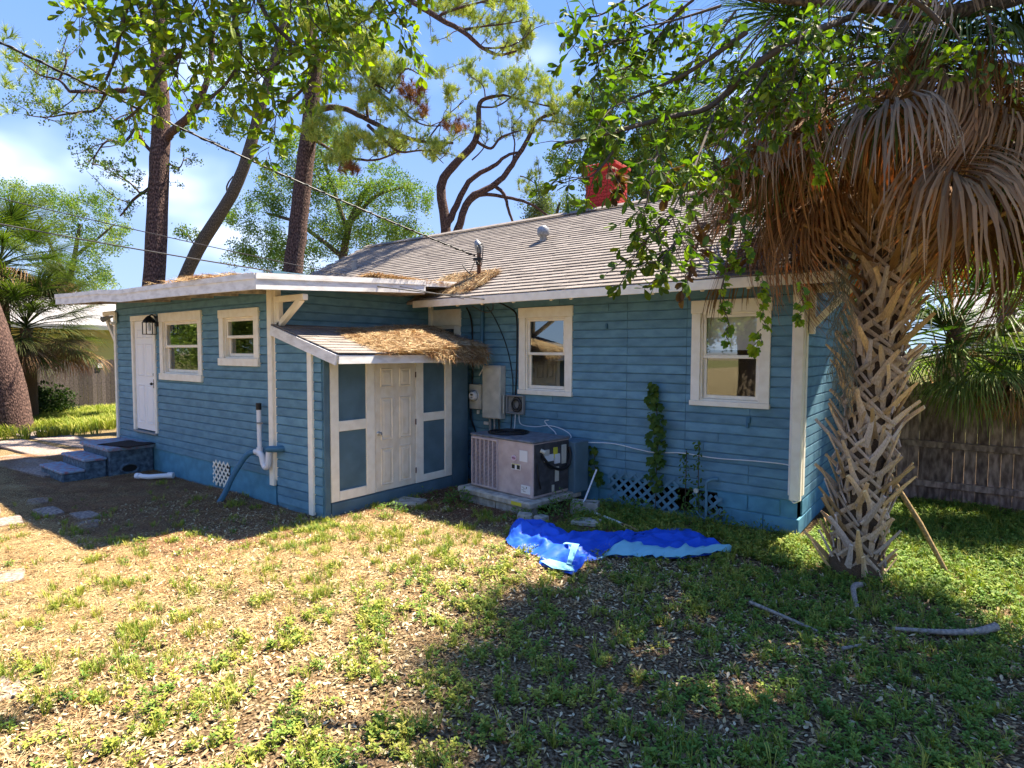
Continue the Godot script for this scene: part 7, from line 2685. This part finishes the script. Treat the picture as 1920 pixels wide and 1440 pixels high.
	for q in [[Vector3(-21.8, 0, 2.55), 3.0, 1.15], [Vector3(-22.9, 0, 2.9), 5.0, 1.25]]:
		var pt := thing("fan_palm", ["lower fan palm at left with brown drooping skirt", "taller fan palm at left edge behind the lower one"][kk], "palm tree", q[0])
		b = B.new()
		b.tube([Vector3(0, -0.2, 0), Vector3(0.05, q[1] * 0.5, 0), Vector3(0, q[1], 0)], [0.24, 0.22, 0.16], 12)
		put(b, "trunk", M.palm_core, pt)
		for k in 42:
			var az := k * 2.39996
			var rise := lerpf(-0.45, 1.3, k / 42.0)
			put_mesh(lg[rng.randi() % 4], "green_frond", pt, Transform3D(frond_axes(az, rise, rf(-0.3, 0.3)).scaled_local(Vector3.ONE * q[2]), Vector3(0, q[1] - 0.15 + 0.4 * k / 42.0, 0)))
		for k in 22:
			var az := k * 2.39996 + 1.0
			put_mesh(lb[rng.randi() % 3], "dead_frond", pt, Transform3D(frond_axes(az, rf(-0.5, 0.1), rf(-0.4, 0.4)).scaled_local(Vector3.ONE * q[2]), Vector3(0, q[1] - 0.3, 0)))
		kk += 1

# ---------------------------------------------------------------- litter, weeds, straw, wall vines
func make_ground_cover() -> void:
	var n := FastNoiseLite.new()
	n.seed = 31
	n.frequency = 0.45
	n.fractal_octaves = 3
	var n2 := FastNoiseLite.new()
	n2.seed = 77
	n2.frequency = 2.3
	n2.fractal_octaves = 2
	# fallen leaves
	var shapes := []
	for k in 3:
		var b := B.new()
		leaf_shape(b, Transform3D(Basis(Vector3.RIGHT, -PI / 2), Vector3.ZERO), 1.0, [0.42, 0.5, 0.34][k], [0.5, -0.35, 0.8][k], [-0.2, 0.15, -0.35][k])
		shapes.append(b.mesh(M.litter))
	var xfs := [[], [], []]
	var cc := [PackedColorArray(), PackedColorArray(), PackedColorArray()]
	var tones := [Color(0.52, 0.42, 0.25), Color(0.62, 0.52, 0.33), Color(0.42, 0.30, 0.155), Color(0.30, 0.19, 0.10), Color(0.58, 0.49, 0.32), Color(0.22, 0.13, 0.07), Color(0.48, 0.35, 0.165)]
	for i in 84000:
		var x := rf(-8.5, 4.2)
		var z := rf(0.7, 7.4)
		if rf(0, 1) > 0.35 and z > 5.8 and x < -4:
			z = rf(1.0, 6.0)
		var keep := 0.9 if x > -5.5 else clampf(1.0 + (x + 5.5) * 0.26, 0.10, 1.0)
		if z < 1.6 and x < -2:
			keep *= 0.25
		keep *= clampf(0.75 + n.get_noise_2d(x, z) * 1.1, 0.25, 1.0)
		if rf(0, 1) > keep or inside_things(x, z):
			continue
		var k := rng.randi() % 3
		var s := rf(0.024, 0.056)
		var bs := Basis(Vector3.UP, rf(0, TAU)) * Basis(Vector3.RIGHT, rf(-0.45, 0.45)) * Basis(Vector3.BACK, rf(-0.45, 0.45))
		xfs[k].append(Transform3D(bs.scaled_local(Vector3.ONE * s), Vector3(x, ground_y(x, z) + rf(0.004, 0.022), z)))
		var c: Color = tones[rng.randi() % tones.size()]
		if x > -1.5 and rf(0, 1) < clampf(0.35 + x * 0.15, 0.2, 0.8):
			c = tones[[2, 3, 6, 0][rng.randi() % 4]]
		var g := rf(0.85, 1.12)
		cc[k].append(Color(c.r * g, c.g * g, c.b * g))
	for k in 3:
		scatter(shapes[k], xfs[k], cc[k], "leaf_litter").set_meta("label", "dry tan and brown fallen oak leaves covering the lawn")
	# pine needles and small bits in the left part
	var nb := B.new()
	for i in 14:
		var g := rf(0.8, 1.2)
		nb.col = Color(g, g, g)
		var o := Vector3(rf(-0.07, 0.07), rf(0.002, 0.02), rf(-0.07, 0.07))
		var a := rf(0, TAU)
		var d := Vector3(cos(a), rf(-0.06, 0.12), sin(a)) * rf(0.05, 0.10)
		var s := Vector3(-sin(a), 0, cos(a)) * 0.0016
		nb.tri(o - s, o + d, o + s)
	var nm := nb.mesh(M.straw)
	var nx := []
	var nc := PackedColorArray()
	for i in 30000:
		var x := rf(-15.0, -1.0)
		var z := rf(0.5, 7.4)
		if x < -12.0 and z < 3.3 and rf(0, 1) < 0.3:
			continue
		var w := clampf((-x - 1.5) / 4.0, 0.1, 1.0)
		if z < 2.0 and x > -5.2:
			w = 0.9
		if rf(0, 1) > w or inside_things(x, z):
			continue
		nx.append(Transform3D(Basis(Vector3.UP, rf(0, TAU)).scaled_local(Vector3.ONE * rf(0.8, 1.5)), Vector3(x, ground_y(x, z) + 0.006, z)))
		var c: Color = [Color(0.52, 0.37, 0.18), Color(0.40, 0.24, 0.10), Color(0.32, 0.18, 0.08), Color(0.58, 0.45, 0.23)][rng.randi() % 4]
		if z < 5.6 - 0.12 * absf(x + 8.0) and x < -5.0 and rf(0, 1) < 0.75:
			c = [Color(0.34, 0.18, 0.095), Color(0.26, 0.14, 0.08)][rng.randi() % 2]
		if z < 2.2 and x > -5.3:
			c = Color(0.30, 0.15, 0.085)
		nc.append(c)
	scatter(nm, nx, nc, "pine_needle_litter").set_meta("label", "fallen pine needles scattered over dirt at left")
	# weeds: broad leaved sprigs and grass tufts
	var weed := []
	for k in 3:
		var b := B.new()
		for i in 11:
			var g := rf(0.75, 1.25)
			b.col = Color(g, g, g)
			var a := i * 2.4 + rf(-0.3, 0.3)
			var h := rf(0.01, 0.075)
			var bs := Basis(Vector3.UP, a) * Basis(Vector3.RIGHT, -rf(0.5, 1.35))
			leaf_shape(b, Transform3D(bs, Vector3(0, h, 0)), rf(0.025, 0.05), rf(0.014, 0.024), 0.3, 0.3)
		b.col = Color(0.8, 0.8, 0.6)
		b.tube([Vector3.ZERO, Vector3(0.005, 0.08, 0.0)], [0.0025, 0.0015], 3, false)
		weed.append(b.mesh(M.weed))
	var tuft := []
	for k in 2:
		var b := B.new()
		for i in 16:
			var g := rf(0.75, 1.25)
			b.col = Color(g, g, g)
			var a := rf(0, TAU)
			var d := Vector3(cos(a), 0, sin(a))
			var s := Vector3(-sin(a), 0, cos(a)) * rf(0.002, 0.0035)
			var h := rf(0.05, 0.13)
			var sp := rf(0.2, 0.9) * h
			var o := d * rf(0, 0.03)
			var m := o + d * sp * 0.45 + Vector3.UP * h * 0.7
			b.quad(o - s, m - s, m + s, o + s)
			b.tri(m - s, o + d * sp + Vector3.UP * h, m + s)
		tuft.append(b.mesh(M.weed))
	var wx := [[], [], [], [], []]
	var wc := [PackedColorArray(), PackedColorArray(), PackedColorArray(), PackedColorArray(), PackedColorArray()]
	var meshes := weed + tuft
	var deep := [Color(0.15, 0.245, 0.042), Color(0.11, 0.20, 0.036), Color(0.20, 0.29, 0.05), Color(0.24, 0.31, 0.05)]
	var light := [Color(0.27, 0.30, 0.045), Color(0.35, 0.36, 0.06), Color(0.20, 0.26, 0.04), Color(0.40, 0.38, 0.08)]
	for i in 170000:
		var x := rf(-9.5, 4.8)
		var z := rf(-3.0, 7.3)
		if x < 0.15 and z < 0.15 or inside_things(x, z):
			continue
		var v := n.get_noise_2d(x * 1.3 + 40.0, z * 1.3) * 0.38 + n2.get_noise_2d(x, z) * 0.85
		# greener towards the right foreground and under the palm, sparse in the sunny middle
		var bias := -0.22 + 0.085 * clampf(x + 4.0, -4.0, 5.5)
		if z < 2.6 and x > -0.6:
			bias += 0.22
		if z < 1.3 and x > -2.7 and x < 0.2:
			bias += 0.55
		if z > 3.0 and z < 4.6 and x > -5.4 and x < -4.3:
			bias += 0.2
		if x > -0.6 and z > 3.0:
			bias -= 0.04
		if x > 0.9 and z > 3.2:
			bias -= 0.2
		if z < 1.6 and x < -2.8 and x > -5.3:
			bias -= 0.5
		if x < -5.5 and z < 4.2:
			bias -= 0.05
		if v + bias < 0.17 + rf(-0.42, 0.42) or rf(0, 1) < 0.3:
			continue
		var grass := rf(0, 1) < (0.75 if x < -3.0 else 0.22)
		var k := 3 + rng.randi() % 2 if grass else rng.randi() % 3
		var s := rf(0.40, 0.92) * (1.3 if z < 1.4 and x > -2.8 else 1.0)
		wx[k].append(Transform3D((Basis(Vector3.UP, rf(0, TAU)) * Basis(Vector3.RIGHT, rf(-0.2, 0.2))).scaled_local(Vector3.ONE * s), Vector3(x, ground_y(x, z), z)))
		var c: Color = light[rng.randi() % 4] if (grass and rf(0, 1) < 0.8) or (x < 0.0 and rf(0, 1) < 0.6) else deep[rng.randi() % 4]
		wc[k].append(c)
	for k in 5:
		scatter(meshes[k], wx[k], wc[k], "weeds" if k < 3 else "grass_tufts").set_meta("label", "patchy green weeds in the lawn" if k < 3 else "thin grass tufts in the lawn")
	# grass at the left fence
	var gx := []
	var gc := PackedColorArray()
	for i in 9000:
		var x := rf(-24.2, -17.5)
		var z := rf(-2.0, 4.6)
		if n.get_noise_2d(x, z) + rf(-0.3, 0.3) + (-x - 20.0) * 0.12 < 0.0:
			continue
		gx.append(Transform3D(Basis(Vector3.UP, rf(0, TAU)).scaled_local(Vector3.ONE * rf(1.4, 3.0)), Vector3(x, 0, z)))
		gc.append(light[rng.randi() % 4])
	scatter(tuft[0], gx, gc, "fence_grass").set_meta("label", "longer sunlit grass along the left fence")
	# ---- pine straw lying on the roofs
	var st := B.new()
	for i in 14:
		var g := rf(0.45, 1.35)
		st.col = Color(g, g, g)
		var o := Vector3(rf(-0.05, 0.05), rf(-0.01, 0.03), rf(-0.05, 0.05))
		var a := rf(0, TAU)
		var d := Vector3(cos(a), rf(-0.30, 0.30), sin(a)) * rf(0.09, 0.22)
		var s := d.cross(Vector3(rf(-1, 1), 1, rf(-1, 1))).normalized() * 0.0042
		st.tri(o - s, o + d, o + s)
	var sm := st.mesh(M.straw)
	var heap := []
	var hc := PackedColorArray()
	var gold := [Color(0.56, 0.40, 0.22), Color(0.66, 0.51, 0.30), Color(0.46, 0.29, 0.14), Color(0.34, 0.18, 0.085)]
	for i in 3600:
		var z := rf(0.30, 2.9)
		var x := rf(-6.2, -4.86)
		# thickest at the far end, nothing on the near top corner
		var thick := clampf((2.75 - z) * 0.09, 0.0, 0.14) * clampf((x + 6.55 + (2.2 - z) * 0.3) * 1.1, 0.0, 1.0)
		if thick < 0.012 + rf(0, 0.03):
			continue
		var y := 2.71 - (x + 6.5) * 0.27
		heap.append(Transform3D(Basis(Vector3.BACK, -0.26) * Basis(Vector3.UP, rf(0, TAU)), Vector3(x, y + thick * sqrt(rf(0, 1)), z)))
		hc.append(gold[rng.randi() % 4])
	for i in 260:
		# the shaggy lip that hangs over the eave
		var z := rf(0.34, 1.7)
		var f := rf(0, 1)
		heap.append(Transform3D(Basis(Vector3.BACK, -rf(0.6, 1.5)) * Basis(Vector3.UP, rf(0, TAU)), Vector3(-4.88 + 0.05 * sin(f * 3.0), 2.31 - f * 0.11 * clampf((2.0 - z), 0.2, 1.2), z)))
		hc.append(gold[1 + rng.randi() % 3])
	scatter(sm, heap, hc, "pine_straw_heap").set_meta("label", "heap of golden pine straw on the shed roof spilling over its eave")
	var bed := B.new()
	var rr := []
	for i in 12:
		var z := lerpf(2.7, 0.32, i / 11.0)
		var ln := []
		for j in 9:
			var x := lerpf(-6.3, -4.87, j / 8.0)
			var thick := clampf((2.75 - z) * 0.09, 0.0, 0.14) * clampf((x + 6.55 + (2.2 - z) * 0.3) * 1.1, 0.0, 1.0)
			ln.append(Vector3(x, 2.70 - (x + 6.5) * 0.27 + thick * 0.5, z))
		rr.append(ln)
	bed.rows(rr)
	bed.col = Color.WHITE
	var bm := tinted("straw_bed", 1.0)
	bm.albedo_color = lin(0.15, 0.085, 0.04)
	kind(put(bed, "pine_straw_bed", bm), "stuff").set_meta("label", "matted underside of the pine straw heap on the shed roof")
	var w2 := []
	var w2c := PackedColorArray()
	for i in 420:
		var x := -7.1 + rf(-1.0, 1.0) * rf(0, 1) * 1.5
		var z := 3.95 - absf(rf(-1, 1) * rf(0, 1)) * 2.2
		w2.append(Transform3D(Basis(Vector3.UP, rf(0, TAU)), Vector3(x - 0.4, wing_top(x, z) + rf(0.0, 0.05), z)))
		w2c.append(gold[rng.randi() % 4])
	for i in 500:
		var x := rf(-5.85, -5.7) - rf(0, 0.3)
		w2.append(Transform3D(Basis(Vector3.UP, rf(0, TAU)), Vector3(x, wing_top(-5.7, 1.4) + rf(0.0, 0.03), rf(0.3, 2.0))))
		w2c.append(gold[rng.randi() % 4])
	for i in 700:
		var x := -5.6 + rf(-0.75, 0.55)
		var z := 0.1 + rf(-0.4, 0.38)
		w2.append(Transform3D(Basis(Vector3.RIGHT, 0.49) * Basis(Vector3.UP, rf(0, TAU)), Vector3(x, roof_y(z) + rf(0.015, 0.05), z)))
		w2c.append(gold[rng.randi() % 4])
	scatter(sm, w2, w2c, "roof_pine_straw").set_meta("label", "loose pine straw along the wing roof edge and round the service mast")
	# ---- vines climbing the wall and plants at its foot
	var leafy := leaf_set([Color(0.085, 0.15, 0.028), Color(0.06, 0.115, 0.025), Color(0.12, 0.18, 0.03)], 0.42, M.leaf, true)
	var plain := leaf_set([Color(0.085, 0.15, 0.028), Color(0.06, 0.115, 0.025), Color(0.12, 0.18, 0.03)], 0.46, M.leaf)
	wall_vine("climbing_vine", "tall green vine climbing the blue wall between the two windows", [Vector3(-1.86, 0.0, 0.10), Vector3(-1.86, 0.7, 0.08), Vector3(-1.84, 1.2, 0.08), Vector3(-1.9, 1.6, 0.07), Vector3(-1.95, 1.86, 0.06)], [0.05, 0.12, 0.11, 0.13, 0.03], 150, 0.085, leafy)
	wall_vine("climbing_vine", "left of the two short vines below the right window", [Vector3(-1.42, 0.0, 0.10), Vector3(-1.42, 0.5, 0.09), Vector3(-1.43, 0.94, 0.06)], [0.08, 0.09, 0.02], 60, 0.06, plain)
	wall_vine("climbing_vine", "right of the two short vines below the right window", [Vector3(-1.22, 0.1, 0.11), Vector3(-1.24, 0.55, 0.10), Vector3(-1.25, 1.08, 0.06)], [0.12, 0.10, 0.02], 80, 0.06, plain)
	wall_vine("climbing_vine", "thin light green vine between the AC duct and the lattice", [Vector3(-2.68, 0.3, 0.12), Vector3(-2.86, 0.55, 0.10), Vector3(-2.88, 0.86, 0.07)], [0.10, 0.10, 0.05], 42, 0.075, leafy)
	bushy("weed_bush", "small grey green bush at the left corner of the AC pad", Vector3(-4.42, 0.0, 1.52), 0.20, 0.28, 240, 0.05, plain)
	bushy("weed_bush", "low weed bush in front of the AC pad right end", Vector3(-3.18, 0.0, 1.62), 0.2, 0.18, 140, 0.045, plain)
	bushy("weed_bush", "leafy weeds with pale flecks right of the AC pad", Vector3(-2.72, 0.0, 1.22), 0.34, 0.32, 380, 0.05, plain)
	bushy("weed_bush", "dark sprawling weeds at the right side of the AC unit", Vector3(-2.95, 0.0, 0.95), 0.22, 0.34, 120, 0.045, plain)
	bushy("weed_bush", "weeds at the foot of the wide blue lattice", Vector3(-2.15, 0.0, 0.55), 0.5, 0.26, 420, 0.055, plain)
	bushy("weed_bush", "weeds round the standing water pipe", Vector3(-1.05, 0.0, 0.38), 0.4, 0.28, 320, 0.05, plain)
	bushy("weed_bush", "weeds against the block foundation left of the house corner", Vector3(-0.35, 0.0, 0.30), 0.30, 0.2, 130, 0.04, plain)
	bushy("weed_bush", "green grass clump lit by sun at the shed front corner shadow edge", Vector3(-4.75, 0.0, 2.55), 0.22, 0.2, 120, 0.045, plain)
	bushy("weed_bush", "weeds beside the single paver at the shed door", Vector3(-5.1, 0.0, 1.55), 0.22, 0.16, 90, 0.035, plain)
	bushy("weed_bush", "weeds at the foot of the palm trunk", Vector3(1.0, 0.0, 1.36), 0.20, 0.16, 80, 0.035, plain)

func wall_vine(called: String, label: String, path: Array, wid: Array, n: int, l: float, shapes: Array) -> void:
	var t := thing(called, label, "vine", Vector3.ZERO)
	var p := curve(path, 6)
	var b := B.new()
	b.tube(p, [0.007], 5)
	put(b, "stem", M.twig, t)
	for i in n:
		var f := rf(0.12, 1.0) * (p.size() - 1)
		var k := mini(int(f), p.size() - 2)
		var o: Vector3 = p[k].lerp(p[k + 1], f - k)
		var g := f / (p.size() - 1) * (wid.size() - 1)
		var w := lerpf(wid[mini(int(g), wid.size() - 1)], wid[mini(int(g) + 1, wid.size() - 1)], g - int(g))
		o += Vector3(rf(-w, w), rf(-0.04, 0.04), rf(0.0, 0.09))
		var y := Vector3(rf(-0.7, 0.7), rf(-1.0, 0.1), rf(0.2, 0.7)).normalized()
		var x := y.cross(Vector3(rf(-0.4, 0.4), 0.5, 1.0)).normalized()
		var sh: Array = shapes[rng.randi() % 3]
		put_mesh(sh[rng.randi() % (sh.size() - 1)], "leaf", t, Transform3D(Basis(x, y, x.cross(y)).scaled_local(Vector3.ONE * l * rf(0.6, 1.2)), o))

func bushy(called: String, label: String, at: Vector3, r: float, h: float, n: int, l: float, shapes: Array) -> void:
	var t := thing(called, label, "weeds", at)
	var b := B.new()
	for i in 9:
		var a := rf(0, TAU)
		b.tube([Vector3(cos(a), 0, sin(a)) * r * 0.3, Vector3(cos(a) * r * rf(0.4, 0.9), h * rf(0.5, 0.9), sin(a) * r * rf(0.4, 0.9))], [0.003, 0.0015], 3, false)
	kind(put(b, "stems", M.twig, t), "stuff")
	var xfs := []
	var cc := PackedColorArray()
	for i in n:
		var a := rf(0, TAU)
		var q := sqrt(rf(0, 1))
		var o := Vector3(cos(a) * r * q, h * rf(0.1, 1.0) * (1.0 - 0.6 * q * q), sin(a) * r * q)
		var y := Vector3(cos(a) + rf(-0.6, 0.6), rf(-0.2, 1.2), sin(a) + rf(-0.6, 0.6)).normalized()
		var x := y.cross(Vector3(rf(-1, 1), 1, rf(-1, 1))).normalized()
		xfs.append(Transform3D(Basis(x, y, x.cross(y)).scaled_local(Vector3.ONE * l * rf(0.6, 1.3)), o))
		var g := rf(0.7, 1.3)
		cc.append(Color(0.15 * g, 0.235 * g, 0.06 * g))
	scatter(shapes[0][shapes[0].size() - 1], xfs, cc, "foliage", t)

# true where something already stands on the ground
func inside_things(x: float, z: float) -> bool:
	if x > -12.6 and x < -6.5 and z < 3.26:
		return true
	if x > -6.5 and x < -5.28 and z < 3.27:
		return true
	if x < 0.02 and z < 0.02:
		return true
	if x > -12.3 and x < -10.72 and z < 4.75:
		return true
	if x > -4.7 and x < -3.0 and z > 0.1 and z < 1.36:
		return true
	if Vector2(x - 0.8, z - 1.1).length() < 0.26:
		return true
	# under the tarp
	var mid := 2.3 - (x + 2.7) * 0.55
	return x > -2.85 and x < -0.6 and absf(z - mid) < 0.36
